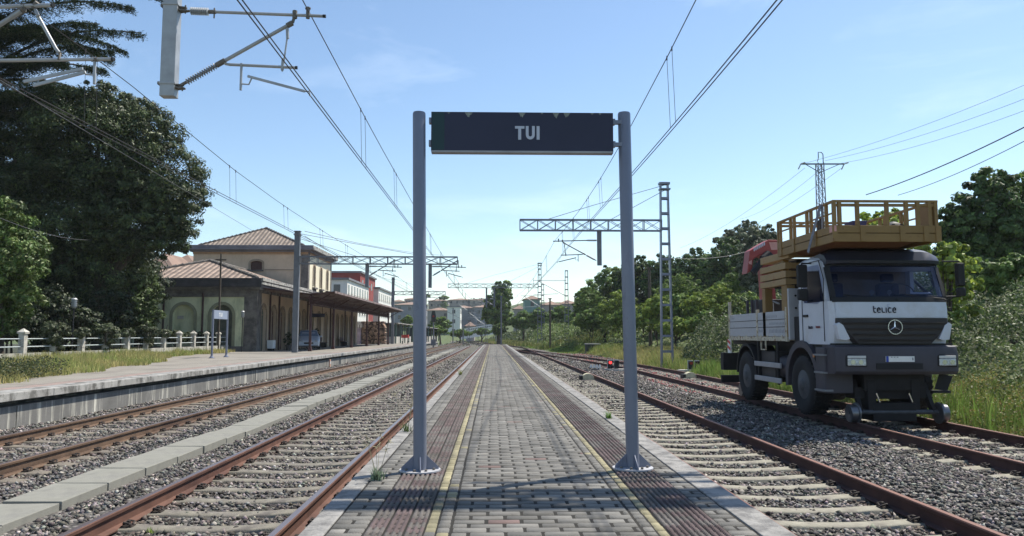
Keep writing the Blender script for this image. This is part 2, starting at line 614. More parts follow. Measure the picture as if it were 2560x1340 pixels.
# ---- concrete cable duct slabs between the left tracks
mDuct = mat('m_duct', (0.225, 0.22, 0.19), 0.9, var=0.12, scale=3, c2=(0.17,0.165,0.15), c2lo=0.5, c2hi=0.7, c2scale=2.5, bump=0.25, bscale=90)
def duct():
    y = 5.4; first = True; k = 0
    b0 = None
    while y < 92:
        wob = 0.022*math.sin(y*0.55)+random.uniform(-.007,.007)
        L = 0.98 if y < 42 else 2.94
        if 0.0 < (y % 23) < 0.4: pass
        zt = -0.645 + random.uniform(-.008,.008) + 0.012*math.sin(y*0.7)
        b = MB()
        x0, x1 = -5.15+wob, -4.53+wob
        b.box(x0, x1, y, y+L-0.018, zt-0.12, zt)
        o = b.build('cable_duct_slab', mDuct, None, bevel=0.008)
        # local origin at the slab
        c = Vector(((x0+x1)/2, y, zt-0.12))
        o.data.transform(Matrix.Translation(-c)); o.location = c
        o.rotation_euler = (random.uniform(-.008,.008), random.uniform(-.01,.01), random.uniform(-.015,.015))
        place = ('nearest the camera at the left corner of the photo' if k == 0 else '%d slabs along from the nearest one' % k)
        tag(o, 'grey concrete cable duct slab between the two left tracks, %s' % place, 'duct slab', 'cable duct slabs between the left tracks')
        k += 1
        y += L
duct()

# ---- island platform
mKer = mat('m_kerb', (0.27, 0.26, 0.245), 0.9, var=0.15, scale=4, c2=(0.15,0.145,0.14), c2lo=0.45, c2hi=0.60, c2scale=6, bump=0.4, bscale=60)
mPfW = mat('m_platform_wall', (0.30, 0.29, 0.27), 0.9, var=0.2, scale=2, c2=(0.12,0.12,0.12), c2lo=0.45, c2hi=0.6, c2scale=1.5, c2stretch=(1,3,0.3))
YE = 92.0
def plat():
    b = MB()
    b.box(PX0+0.12, PX1-0.12, -4, YE, -0.86, -0.055)
    tag(b.build('platform_base', mPfW), kind='structure')
    # kerb stones, about one metre each
    b = MB()
    for (x0, x1) in ((PX0, PX0+0.14), (PX1-0.19, PX1)):
        y = -4.0
        while y < YE:
            dx = random.uniform(-.005,.005)
            b.box(x0+dx, x1+dx, y, y+0.988, -0.20, 0.0+random.uniform(-.003,.003))
            y += 1.0
    b.box(PX0+0.14, PX1-0.19, YE-0.15, YE, -0.2, 0.0)
    tag(b.build('platform_kerb', mKer, bevel=0.008), kind='structure')
plat()
mPav = mat('m_paver', (0.3,0.3,0.3), 0.92, var=0.30, scale=2.2, c2=(0.075,0.068,0.058), c2lo=0.52, c2hi=0.78, c2scale=1.3, attr=True, bump=0.35, bscale=120)
mJoint = mat('m_joint', (0.022, 0.02, 0.017), 1.0, var=0.3, scale=20)
XL = {'pav_l': (PX0+0.145, -0.72), 'tac_l': (-0.72, -0.385), 'yel_l': (-0.385, -0.24), 'mid': (-0.24, 0.86), 'yel_r': (0.86, 0.99), 'tac_r': (0.99, 1.325), 'pav_r': (1.325, PX1-0.195)}
def paving():
    b = MB(); b.box(PX0+0.14, PX1-0.19, -4, YE-0.15, -0.055, -0.010)
    tag(b.build('paving_bed', mJoint), kind='structure')
    V = []; Fq = []; C = []
    def pv(x0, x1, y0, y1, c, bev=0.007, dz=None, gx=0.0075, g=0.0085):
        if dz is None: dz = random.uniform(-0.003, 0.003)
        x0 += gx; x1 -= gx; y0 += g; y1 -= g
        if x1-x0 < 0.02: return
        i = len(V)
        V.extend([(x0,y0,-0.014+dz),(x1,y0,-0.014+dz),(x1,y1,-0.014+dz),(x0,y1,-0.014+dz),
                  (x0+bev,y0+bev,dz-0.004),(x1-bev,y0+bev,dz-0.004),(x1-bev,y1-bev,dz-0.004),(x0+bev,y1-bev,dz-0.004)])
        Fq.extend([(i+4,i+5,i+6,i+7),(i,i+1,i+5,i+4),(i+1,i+2,i+6,i+5),(i+2,i+3,i+7,i+6),(i+3,i,i+4,i+7)])
        C.extend([c]*8)
    def grey():
        g = random.gauss(0.150, 0.024); return (g*1.03, g*0.985, g*0.90)
    def yel(p=0.4):
        if random.random() < p: return grey()
        k = random.uniform(0.72, 1.1); return (0.28*k, 0.25*k, 0.155*k)
    def red():
        k = random.uniform(0.8, 1.15)
        t = random.random()
        return (0.102*k, 0.076*k, 0.075*k) if t < 0.5 else (0.108*k, 0.097*k, 0.090*k)
    y = -1.0; row = 0
    while y < YE-0.16:
        L = 0.10 if y < 45 else 0.2
        jit = random.uniform(-.002,.002)
        # centre: stretcher bond, long side across the platform
        x0, x1 = XL['mid']
        off = 0.105 if row % 2 else 0.0
        x = x0 - off + random.uniform(-.006,.006)
        while x < x1 - 1e-6:
            a = max(x, x0); e = min(x+0.21, x1)
            if random.random() < 0.012: c = (0.16,0.11,0.10)
            else: c = grey()
            pv(a, e, y+jit, y+L+jit, c)
            x += 0.21
        # yellow lines: one painted stone wide, fading over its neighbour
        for k in ('yel_l', 'yel_r'):
            a, e = XL[k]; w_ = (e-a)
            if k == 'yel_l': pv(a, a+w_*0.45, y, y+L, yel(0.04), gx=0.002, g=0.002); pv(a+w_*0.45, e, y, y+L, yel(0.82), gx=0.004)
            else: pv(e-w_*0.45, e, y, y+L, yel(0.04), gx=0.002, g=0.002); pv(a, e-w_*0.45, y, y+L, yel(0.82), gx=0.004)
        for k in ('pav_l', 'pav_r'):
            a, e = XL[k]; 
            if row % 2: pv(a, e, y, y+L, grey())
            else:
                m_ = a + (e-a)*0.5; pv(a, m_, y, y+L, grey()); pv(m_, e, y, y+L, grey())
        row += 1; y += L
    # tactile tiles with raised bars
    for k in ('tac_l', 'tac_r'):
        a, e = XL[k]; w_ = (e-a)/3
        y = -1.0
        while y < YE-0.16:
            for j in range(3):
                c = red()
                g0 = 0.11 if y < 30 else 0.22
                pv(a+j*w_, a+(j+1)*w_, y, y+g0, c, dz=-0.004)
                if y < 26:
                    for ii in range(3):
                        for jj in range(4 if y < 14 else 2):
                            n_ = 4 if y < 14 else 2
                            cx = a+j*w_+w_*(ii+0.5)/3; hl = 0.11/n_*0.36
                            cy = y+0.11*(jj+0.5+ (0.25 if ii % 2 else 0))/n_
                            hw = w_/6*0.62; z1 = 0.0035
                            q = len(V)
                            cc = tuple(v*1.22 for v in c)
                            V.extend([(cx-hw,cy-hl,-0.008),(cx+hw,cy-hl,-0.008),(cx+hw,cy+hl,-0.008),(cx-hw,cy+hl,-0.008),
                                      (cx-hw*.7,cy-hl*.6,z1),(cx+hw*.7,cy-hl*.6,z1),(cx+hw*.7,cy+hl*.6,z1),(cx-hw*.7,cy+hl*.6,z1)])
                            Fq.extend([(q+4,q+5,q+6,q+7),(q,q+1,q+5,q+4),(q+1,q+2,q+6,q+5),(q+2,q+3,q+7,q+6),(q+3,q,q+4,q+7)])
                            C.extend([cc]*8)
                elif y < 80:
                    # bars read as lengthwise ribs further away
                    for ii in range(2):
                        cx = a+j*w_+w_*(ii+0.5)/2; hw = w_/10; q = len(V)
                        cc = tuple(v*1.15 for v in c)
                        V.extend([(cx-hw,y,-0.008),(cx+hw,y,-0.008),(cx+hw,y+g0,-0.008),(cx-hw,y+g0,-0.008),
                                  (cx-hw*.7,y,0.004),(cx+hw*.7,y,0.004),(cx+hw*.7,y+g0,0.004),(cx-hw*.7,y+g0,0.004)])
                        Fq.extend([(q+4,q+5,q+6,q+7),(q,q+1,q+5,q+4),(q+1,q+2,q+6,q+5),(q+2,q+3,q+7,q+6),(q+3,q,q+4,q+7)])
                        C.extend([cc]*8)
            y += g0
    o = np_mesh('platform_paving', np.array(V), np.array(Fq), mPav, cols=np.array(C))
    tag(o, kind='structure')
paving()

# ---- side platform in front of the station
mWall = mat('m_side_wall', (0.17, 0.165, 0.155), 0.9, var=0.28, scale=1.2, c2=(0.58,0.56,0.48), c2lo=0.53, c2hi=0.68, c2scale=2.2, c2stretch=(1,2.6,0.14), bump=0.2, bscale=30)
mCop = mat('m_coping', (0.34, 0.33, 0.31), 0.9, var=0.25, scale=2, c2=(0.12,0.115,0.105), c2lo=0.45, c2hi=0.6, c2scale=3.0, c2stretch=(1,1,0.6), bump=0.3, bscale=50)
mSurf = mat('m_side_surface', (0.235, 0.215, 0.185), 0.95, var=0.15, scale=0.7, c2=(0.17,0.15,0.13), c2lo=0.5, c2hi=0.66, c2scale=0.45, bump=0.2, bscale=40)
mRedP = mat('m_red_paving', (0.27, 0.20, 0.175), 0.95, var=0.15, scale=1.5, c2=(0.2,0.19,0.17), c2lo=0.5, c2hi=0.6, c2scale=2)
SX = -9.2
def side_platform():
    b = MB()
    y = 0.3
    while y < 130:
        b.box(SX-0.4, SX-0.10, y, y+4.97, -0.9, -0.27)
        y += 5.0
    tag(b.build('side_platform_wall', mWall), kind='structure')
    b = MB(); b.box(-60, SX-0.4, -10, 130, -0.9, -0.03)
    tag(b.build('side_platform_base', mPfW), kind='structure')
    b = MB(); y = -1.7
    while y < 130:
        b.box(SX-0.55, SX+0.03, y, y+1.99, -0.155, 0.0+random.uniform(-.004,.004)); y += 2.0
    tag(b.build('side_platform_coping', mCop, bevel=0.01), kind='structure')
    b = MB(); b.box(SX-1.05, SX-0.555, -10, 130, -0.03, -0.004)
    tag(b.build('side_platform_red_paving', mRedP), kind='structure')
    b = MB(); b.box(-18.0, SX-1.055, -10, 130, -0.029, -0.002)
    tag(b.build('side_platform_surface', mSurf), kind='structure')
    b = MB(); b.box(-60, -18.0, -10, 130, -0.029, 0.006)
    tag(b.build('garden_ground', mat('m_garden', (0.05,0.055,0.028), 0.95, var=0.35, scale=1.0, c2=(0.03,0.028,0.02), c2lo=0.45, c2hi=0.6, c2scale=0.7)), kind='structure')
side_platform()
# ================================================================== RAILWAY EQUIPMENT
mSteelB = mat('m_sign_post', (0.185, 0.20, 0.255), 0.36, metal=0.15, var=0.08, scale=3, c2=(0.10,0.11,0.15), c2lo=0.58, c2hi=0.72, c2scale=6, c2stretch=(1,1,0.35))
mGalv = mat('m_galv', (0.36, 0.37, 0.38), 0.5, metal=0.4, var=0.15, scale=4)
mGalvD = mat('m_galv_dark', (0.17, 0.18, 0.20), 0.6, metal=0.3, var=0.15, scale=3)
mFit = mat('m_fitting', (0.16, 0.145, 0.13), 0.7, metal=0.3, var=0.2, scale=20)
mIns = mat('m_insulator', (0.40, 0.42, 0.44), 0.35, var=0.1, scale=10)
mInsR = mat('m_insulator_grey', (0.30, 0.31, 0.33), 0.4, var=0.1, scale=10)
mCapB = mat('m_cap', (0.02, 0.02, 0.02), 0.5)
mWire = mat('m_wire', (0.06, 0.055, 0.055), 0.6, metal=0.3, var=0.1)
mWireG = mat('m_wire_grey', (0.13, 0.13, 0.14), 0.6, metal=0.3, var=0.1)
mNavy = mat('m_navy', (0.026, 0.027, 0.055), 0.35, var=0.08, scale=2, spec=0.3)
mTeal = mat('m_teal_strip', (0.018, 0.045, 0.05), 0.35, var=0.08, scale=2, spec=0.3)
mPeel = mat('m_lichen', (0.24, 0.25, 0.22), 0.95, var=0.35, scale=60)
mLet = mat('m_letters', (0.50, 0.52, 0.60), 0.6, var=0.04)
mWhite = mat('m_white', (0.75, 0.75, 0.73), 0.6, var=0.06)

# ---- strokes for lettering: each glyph is a list of polylines in a 1 x 1.0 box
GL = {
 't': [[(0.15,1.25),(0.15,0.25),(0.35,0.0),(0.65,0.0)],[(0.15,0.85),(0.6,0.85)]],
 'e': [[(0.1,0.5),(0.85,0.5),(0.8,0.8),(0.5,0.95),(0.2,0.8),(0.1,0.5),(0.15,0.2),(0.4,0.0),(0.8,0.05)]],
 'l': [[(0.12,0.9),(0.12,0.3),(0.3,0.02),(0.7,0.02)]],
 'i': [[(0.15,0.9),(0.15,0.0)]],
 'c': [[(0.8,0.9),(0.4,0.95),(0.12,0.7),(0.1,0.3),(0.35,0.02),(0.8,0.05)]],
 'm': [[(0.05,0),(0.05,0.9),(0.4,0.9),(0.45,0.6),(0.45,0)],[(0.45,0.8),(0.8,0.9),(0.85,0.6),(0.85,0)]],
 'o': [[(0.45,0),(0.1,0.3),(0.15,0.75),(0.5,0.95),(0.85,0.7),(0.85,0.25),(0.45,0)]],
}
def glyph_word(b, word, org, ux, uz, h, thick, nrm, gap=0.22, wd=0.75):
    """flat raised strokes: org point, unit vectors, x-height h"""
    org = Vector(org); ux = Vector(ux).normalized(); uz = Vector(uz).normalized(); nrm = Vector(nrm).normalized()
    x = 0
    for ch in word:
        if ch == ' ': x += h*0.5; continue
        ww = {'i':0.3, 't':0.65, 'l':0.7, 'm':0.95}.get(ch, 0.85)*h*wd/0.75*0.9
        for pl in GL[ch]:
            for (a, c) in zip(pl[:-1], pl[1:]):
                p0 = org + ux*(x + a[0]*h*wd) + uz*a[1]*h
                p1 = org + ux*(x + c[0]*h*wd) + uz*c[1]*h
                e = (p1-p0).normalized()*thick*0.45
                b.bar(p0-e+nrm*0.002, p1+e+nrm*0.002, 0.004 if False else thick, 0.004, up=nrm)
        x += ww + gap*h*0.5
    return x

# ---- main platform sign
def platform_sign():
    Yl, Yr = 6.33, 6.39
    pl = at(1050, 1166, Yl); pr = at(1582, 1162, Yr)
    tl = at(1048, 281, Yl);  trt = at(1560, 282, Yr)
    xl, xr = pl.x, pr.x
    ztop = (tl.z+trt.z)/2
    root = thing('station_sign', ((xl+xr)/2, 6.36, 0), 'big blue-grey station sign reading TUI on two posts on the island platform', 'station sign')
    rad = 0.0545
    for (bx, by, tx, tz, nm) in ((xl, Yl, tl.x, tl.z, 0), (xr, Yr, trt.x, trt.z, 1)):
        b = MB()
        b.tube([(bx, by, 0.012), (bx+(tx-bx)*0.5, by, tz*0.5), (tx, by, tz-0.012), (tx, by, tz)], [rad, rad, rad, rad*0.9], 24)
        post = b.build('post', mSteelB, root, smooth=40)
        b = MB(); b.tube([(bx, by, 0.0), (bx, by, 0.012)], 0.168, 32)
        bp = b.build('base_plate', mat('m_plate', (0.40,0.40,0.42), 0.6, metal=0.2, var=0.15, scale=9), post, smooth=40)
        b = MB()
        for k in range(4):
            a = math.pi/4*0 + k*math.pi/2 + 0.12
            c, s = math.cos(a), math.sin(a)
            n = Vector((-s, c, 0))*0.004
            pts = [Vector((bx+c*r_, by+s*r_, z)) for r_, z in ((rad*0.9, 0.012), (0.152, 0.012), (0.152, 0.03), (rad*0.95, 0.125))]
            b.add([p-n for p in pts]+[p+n for p in pts], [(0,1,2,3),(7,6,5,4),(0,4,5,1),(1,5,6,2),(2,6,7,3),(3,7,4,0)])
        b.build('gusset', mSteelB, post)
        b = MB()
        for k in range(8):
            a = k*math.pi/4 + 0.5
            b.tube([(bx+0.12*math.cos(a), by+0.12*math.sin(a), 0.012), (bx+0.12*math.cos(a), by+0.12*math.sin(a), 0.028)], 0.011, 6)
        b.each('bolt', mFit, post)
    # board
    bl = at(1079, 283, 6.36); br = at(1531, 284, 6.36)
    zb = at(1300, 381.5, 6.36).z; zt = at(1300, 283.5, 6.36).z
    x0, x1 = bl.x, br.x
    fy = 6.325
    b = MB(); b.box(x0, x1, fy, 6.395, zb, zt)
    bd = b.build('sign_board', mNavy, root, bevel=0.003)
    b = MB(); b.box(x0+0.006, x0+0.112, fy-0.002, fy+0.01, zb+0.012, zt-0.004)
    b.build('end_strip', mTeal, bd)
    b = MB(); b.box(x0+0.003, x1-0.003, fy-0.006, 6.40, zb-0.010, zb+0.006)
    b.build('bottom_trim', mat('m_trim', (0.33,0.33,0.34), 0.6), bd)
    # peeled patches along the top edge
    b = MB()
    for (cx, w_, h_) in ((1172,17,11),(1305,15,12),(1390,14,13),(1417,14,12),(1122,6,4),(1480,7,4),(1355,5,4),(1500,6,4)):
        p = at(cx, 284, fy); ww = w_/1900*6.3*0.5*1.15; hh = h_/1900*6.3*1.1
        n = 11
        top = [(p.x-ww+2*ww*i/n, zt-0.004) for i in range(n+1)]
        bot = [(x, zt-0.006-hh*max(0.12, math.sin(math.pi*(i)/n))*random.uniform(0.55,1.1)) for i, (x, _) in enumerate(top)]
        for i in range(n):
            b.add([(top[i][0],fy-0.0015,top[i][1]),(top[i+1][0],fy-0.0015,top[i+1][1]),(bot[i+1][0],fy-0.0015,bot[i+1][1]),(bot[i][0],fy-0.0015,bot[i][1])], [(0,1,2,3)])
    b.each('peeling_patch', mPeel, bd)
    # lettering TUI
    b = MB()
    k = 6.33/1900; yf = fy-0.003
    def R_(pxa, pxb, pya, pyb):
        a = at(pxa, pya, yf); c = at(pxb, pyb, yf)
        b.box(a.x, c.x, yf, yf+0.004, c.z, a.z)
    R_(1287.5, 1311, 315, 321.5); R_(1295.5, 1303, 321.4, 349)
    R_(1341.5, 1349, 315.3, 349)
    # U: two stems and a round bowl
    zU = at(1325, 337, yf).z
    R_(1314.5, 1321.5, 315, 337); R_(1330, 1337, 315, 337)
    cx = at(1325.8, 337, yf).x; ro = 11.3*k; ri = 4.3*k
    n = 12; vs = []
    for i in range(n+1):
        a = math.pi + math.pi*i/n
        for r_ in (ro, ri):
            vs.append((cx+r_*math.cos(a), yf, zU+r_*math.sin(a)*1.05))
            vs.append((cx+r_*math.cos(a), yf+0.004, zU+r_*math.sin(a)*1.05))
    fs = []
    for i in range(n):
        q = 4*i
        fs += [(q, q+4, q+6, q+2), (q+1, q+3, q+7, q+5), (q, q+1, q+5, q+4), (q+2, q+6, q+7, q+3)]
    b.add(vs, fs)
    b.build('lettering', mLet, bd)
    # brackets
    for py in (304, 360):
        z = at(1300, py, 6.36).z
        for (a, c) in ((xl+0.045, x0), (x1, xr-0.058)):
            b = MB(); b.box(a, c, 6.345, 6.385, z-0.016, z+0.016)
            b.box(c-0.02 if c < 0.5 else a, c if c < 0.5 else a+0.02, 6.335, 6.39, z-0.024, z+0.024)
            b.build('bracket', mSteelB, root)
platform_sign()

# ---- lattice pieces
def lattice_beam(b, p0, p1, h, w, n, t=0.055):
    p0 = Vector(p0); p1 = Vector(p1)
    d = (p1-p0); L = d.length; e = d.normalized()
    side = e.cross(Vector((0,0,1))).normalized()*w/2
    up = Vector((0,0,h))
    for s in (-1, 1):
        b.bar(p0+side*s, p1+side*s, t, t); b.bar(p0+side*s+up, p1+side*s+up, t, t)
        for i in range(n+1):
            q = p0+e*L*i/n + side*s
            b.bar(q, q+up, t*0.8, t*0.8)
            if i < n:
                q2 = p0+e*L*(i+1)/n + side*s
                b.bar(q, q2+up, t*0.5, t*0.5); b.bar(q+up, q2, t*0.5, t*0.5)
    for i in range(n+1):
        q = p0+e*L*i/n
        for u in (Vector((0,0,0)), up): b.bar(q-side+u, q+side+u, t*0.7, t*0.7)

def ladder_mast(b, x, y, z0, z1, wb, wt, db=0.32, n=12):
    """two channel legs joined by wide battens, wider at the foot"""
    for s in (-1, 1):
        b.bar((x+s*wb/2, y, z0), (x+s*wt/2, y, z1), 0.07 if wb > 0.4 else 0.06, db, up=(0,1,0))
    for i in range(n+1):
        t = i/n; z = z0+0.25+(z1-z0-0.3)*t; ww = wb+(wt-wb)*t
        for k in (-1, 1):
            b.bar((x-ww/2, y+k*(db/2-0.01), z), (x+ww/2, y+k*(db/2-0.01), z), 0.012, 0.13)

def insulator(b, p0, p1, n, r=0.055, core=0.022):
    p0 = Vector(p0); p1 = Vector(p1)
    pts = []; rr = []
    for i in range(n):
        for f, q in ((0.0, core), (0.35, r), (0.5, r), (0.85, core)):
            pts.append(p0.lerp(p1, (i+f)/n)); rr.append(q)
    pts.append(p1); rr.append(core)
    b.tube(pts, rr, 14)

def cantilever(root, Y, xh, zc, s=1, post_bottom=-0.06, post_top=None, pw=0.216, U=1.0, Z=1.0, fine=True, top=1.29, arms=1, contact_u=2.13):
    """hanging post plus arm. s=+1 arm reaches to +X. heights are relative to the contact wire zc"""
    def q(u, z, dy=0): return (xh+s*u*U, Y+dy, zc+z*Z)
    n = 12 if fine else 6
    # post: rectangular hollow
    b = MB()
    hw = pw/2
    ztop_ = post_top if post_top else zc+3
    b.prism([(xh-hw, Y-hw*0.75), (xh+hw, Y-hw*0.75), (xh+hw, Y+hw*0.75), (xh-hw, Y+hw*0.75)], 2, zc+post_bottom*Z, ztop_)
    if fine:
        for zz in (0.14, 1.38):
            b.box(xh-hw-0.012, xh+hw+0.012, Y-hw*0.75-0.012, Y+hw*0.75+0.012, zc+zz-0.02, zc+zz+0.02)
    b.build('hanging_post', mGalv if fine else mGalvD, root, bevel=0.006 if fine else 0)
    if fine:
        b = MB()
        for zz in (0.14, 1.36):
            b.prism([(xh-s*(hw+0.05), Y-0.05), (xh-s*(hw+0.05), Y+0.05), (xh-s*hw, Y+0.06), (xh-s*hw, Y-0.06)], 2, zc+zz-0.012, zc+zz+0.03)
            b.prism([(xh+s*hw, Y-0.07), (xh+s*(hw+0.13), Y-0.03), (xh+s*(hw+0.13), Y+0.03), (xh+s*hw, Y+0.07)], 2, zc+zz-0.07, zc+zz-0.05)
            b.prism([(xh+s*hw, Y-0.05), (xh+s*(hw+0.11), Y-0.02), (xh+s*(hw+0.11), Y+0.02), (xh+s*hw, Y+0.05)], 2, zc+zz-0.02, zc+zz+0.0)
            b.tube([(xh+s*(hw+0.09), Y, zc+zz-0.10), (xh+s*(hw+0.09), Y, zc+zz+0.03)], 0.012, 8)
        b.each('clamp', mFit, root)
    r = 0.028 if fine else 0.035
    # top arm
    b = MB(); b.tube([q(0.62, top), q(2.30, top-0.05)], r*0.85, n)
    b.build('top_tube', mGalv if fine else mGalvD, root, smooth=40)
    b = MB(); b.tube([q(2.30, top-0.05), q(2.345, top-0.052)], r*0.95, n); b.tube([q(1.9, 0.42), q(1.93, 0.42)], r*0.95, n)
    b.each('end_cap', mCapB, root, smooth=40)
    b = MB()
    if fine:
        insulator(b, q(0.28, top+0.01), q(0.56, top), 9, 0.062)
    else: b.tube([q(0.15, top), q(0.6, top)], 0.05, 6)
    b.build('insulator', mIns, root, smooth=60)
    b = MB(); b.tube([q(0.1, top+0.01), q(0.29, top+0.01)], 0.02, 8); b.tube([q(0.56, top), q(0.66, top)], 0.034, 8)
    if fine:
        b.tube([q(0.64, top-0.1), q(0.64, top+0.06)], 0.012, 6)
    # diagonal
    d0 = Vector(q(0.16, 0.12)); d1 = Vector(q(1.84, 1.13))
    b.tube([d0, d0.lerp(d1, 0.06)], 0.025, 8)
    b.tube([d0.lerp(d1, 0.32), d0.lerp(d1, 0.40)], 0.042, 10); b.tube([d0.lerp(d1, 0.95), d1], 0.042, 10)
    b.tube([d1, q(1.87, top-0.04)], 0.024, 8); b.tube([q(1.87, top-0.09), q(1.87, top+0.03)], 0.038, 8)
    b.tube([q(2.07, top-0.09), q(2.07, top+0.09)], 0.03, 8); b.tube([q(2.03, top+0.07), q(2.11, top+0.07)], 0.018, 6)
    (b.each if fine else b.build)('fitting', mFit, root, smooth=40)
    b = MB()
    if fine: insulator(b, d0.lerp(d1, 0.06), d0.lerp(d1, 0.32), 13, 0.055)
    else: b.tube([d0.lerp(d1, 0.05), d0.lerp(d1, 0.3)], 0.05, 6)
    b.build('insulator', mInsR, root, smooth=60)
    b = MB(); b.tube([d0.lerp(d1, 0.34), d0.lerp(d1, 0.96)], r, n)
    b.build('diagonal_tube', mGalv if fine else mGalvD, root, smooth=40)
    # registration tube and steady arm
    b = MB(); b.tube([q(0.90, 0.46), q(1.9, 0.42)], r*0.8, n)
    b.build('registration_tube', mGalv if fine else mGalvD, root, smooth=40)
    b = MB(); b.tube([q(0.80, 0.52), q(0.84, 0.47), q(0.92, 0.455)], 0.022, 8); b.tube([q(1.74, 1.05), q(1.77, 0.95), q(1.72, 0.50), q(1.70, 0.36)], 0.014 if fine else 0.02, 8)
    b.tube([q(1.76, 1.04), q(1.77, 0.88)], 0.024, 8); b.tube([q(1.71, 0.56), q(1.70, 0.38)], 0.024, 8)
    b.tube([q(1.08, 0.48), q(1.08, 0.06)], 0.020, 8); b.tube([q(1.08, 0.16), q(1.20, 0.15), q(1.25, 0.27)], 0.013, 6)
    (b.each if fine else b.build)('bracket_rod', mGalv if fine else mGalvD, root, smooth=40)
    b = MB()
    b.bar(q(1.18, 0.28), q(2.05, 0.05), 0.03, 0.035 if fine else 0.05)
    b.tube([q(2.05, 0.05), q(2.12, 0.05), q(2.13, -0.02)], 0.013, 6)
    b.build('steady_arm', mGalv if fine else mGalvD, root)

def gantry(label, mast_x, Y, zb, zt, beam_z, beam_h, beam_x1, hangers, masttype, mast_top=None, mat_=None, group='overhead line gantries', fine=False, n=9):
    root = thing('catenary_gantry', (mast_x, Y, zb), label, 'gantry', group)
    mm = mat_ or mGalvD
    b = MB()
    if masttype == 'solid':
        b.box(mast_x-0.17, mast_x-0.14, Y-0.14, Y+0.14, zb, zt); b.box(mast_x+0.14, mast_x+0.17, Y-0.14, Y+0.14, zb, zt)
        b.box(mast_x-0.14, mast_x+0.14, Y-0.13, Y+0.12, zb, zt)
        b.box(mast_x-0.22, mast_x+0.22, Y-0.2, Y+0.2, zt-0.28, zt-0.22); b.box(mast_x-0.2, mast_x+0.2, Y-0.18, Y+0.18, zt-0.05, zt)
    else:
        ladder_mast(b, mast_x, Y, zb, zt, 0.62, 0.40, n=int((zt-zb)/0.85))
        b.box(mast_x-0.3, mast_x+0.3, Y-0.2, Y+0.2, zt-0.12, zt)
        b.box(mast_x-0.28, mast_x+0.32, Y-0.22, Y+0.22, zt-0.42, zt-0.34)
    b.build('mast', mm, root)
    b = MB()
    s = 1 if beam_x1 > mast_x else -1
    lattice_beam(b, (mast_x+s*0.2, Y, beam_z), (beam_x1, Y, beam_z), beam_h, 0.36, n, t=0.10 if n == 13 else 0.055)
    b.build('beam', mm, root)
    if beam_x1 is not None and masttype != 'none':
        b = MB()
        b.tube([(mast_x, Y, zt-0.15), (mast_x+(beam_x1-mast_x)*0.5, Y, (zt+beam_z+beam_h)/2-0.25), (mast_x+(beam_x1-mast_x)*0.82, Y, beam_z+beam_h)], 0.016, 5)
        b.tube([(mast_x, Y, zt-0.45), (mast_x+(beam_x1-mast_x)*0.38, Y, beam_z+beam_h)], 0.016, 5)
        b.build('stay_wire', mWireG, root)
    for h in hangers:
        cantilever(root, Y, h['x'], h['zc'], h['s'], post_bottom=h.get('pb', -0.06), post_top=beam_z+0.05, pw=h.get('pw', 0.22), U=h.get('U', 1.0), Z=h.get('Z', 1.0), fine=fine, top=h.get('top', 1.29))
    return root

# gantry the two near-left arms hang from (its beam is above the picture)
gantry('overhead gantry with two ribbed-insulator arms hanging into the top left of the photo', -12.9, 11.4, 0, 9.4, 8.0, 0.5, -1.4,
       [{'x': -4.93, 'zc': 4.76, 's': 1}], 'solid', fine=True, mat_=mGalv, n=12)
def left_arm():
    Y = 11.4; root = thing('catenary_cantilever', tuple(at(-200, 90, Y)), 'pale tubular arm cut off by the left edge in front of the cedar', 'catenary arm')
    def T(pts, r, nm, m_=mGalv, n=12):
        b = MB(); b.tube([at(px, py, Y-0.02*i) for i, (px, py) in enumerate(pts)], r, n); return b.build(nm, m_, root, smooth=40)
    T([(-200, 24), (128, 13)], 0.030, 'top_tube'); T([(128, 13), (134, 12.6)], 0.034, 'end_cap', mCapB)
    T([(-200, 175), (-60, 100), (52, 28)], 0.034, 'diagonal_tube'); T([(30, 42), (60, 22)], 0.048, 'fitting', mFit); T([(60, 30), (62, 12)], 0.03, 'fitting', mFit)
    T([(88, 24), (92, 32), (96, 40)], 0.022, 'link'); T([(94, 38), (140, 122), (148, 132)], 0.026, 'link'); T([(140, 120), (150, 134), (147, 150)], 0.02, 'fitting', mFit); T([(82, 20), (94, 6)], 0.04, 'fitting', mFit)
    T([(-200, 154), (278, 148)], 0.026, 'registration_tube'); T([(276, 148), (285, 147.8)], 0.030, 'end_cap', mCapB)
    T([(237, 144), (236, 210)], 0.022, 'bracket_rod'); T([(229, 149), (245, 149)], 0.034, 'fitting', mFit); T([(238, 187), (215, 186), (208, 174)], 0.014, 'bracket_rod')
    for (a, c) in (((207, 172), (60, 204)), ((214, 180), (83, 214))):
        b = MB(); b.bar(at(a[0], a[1], Y), at(c[0], c[1], Y), 0.03, 0.045); b.build('steady_arm', mGalv, root)
    b = MB(); p = at(-235, 240, Y); b.box(p.x-0.1, p.x+0.1, Y-0.09, Y+0.09, p.z, 8.05); b.build('hanging_post', mGalv, root)
    b = MB(); insulator(b, at(-215, 25, Y), at(-150, 22, Y), 9, 0.062); insulator(b, at(-215, 184, Y), at(-140, 142, Y), 12, 0.055); b.each('insulator', mIns, root, smooth=60)
left_arm()
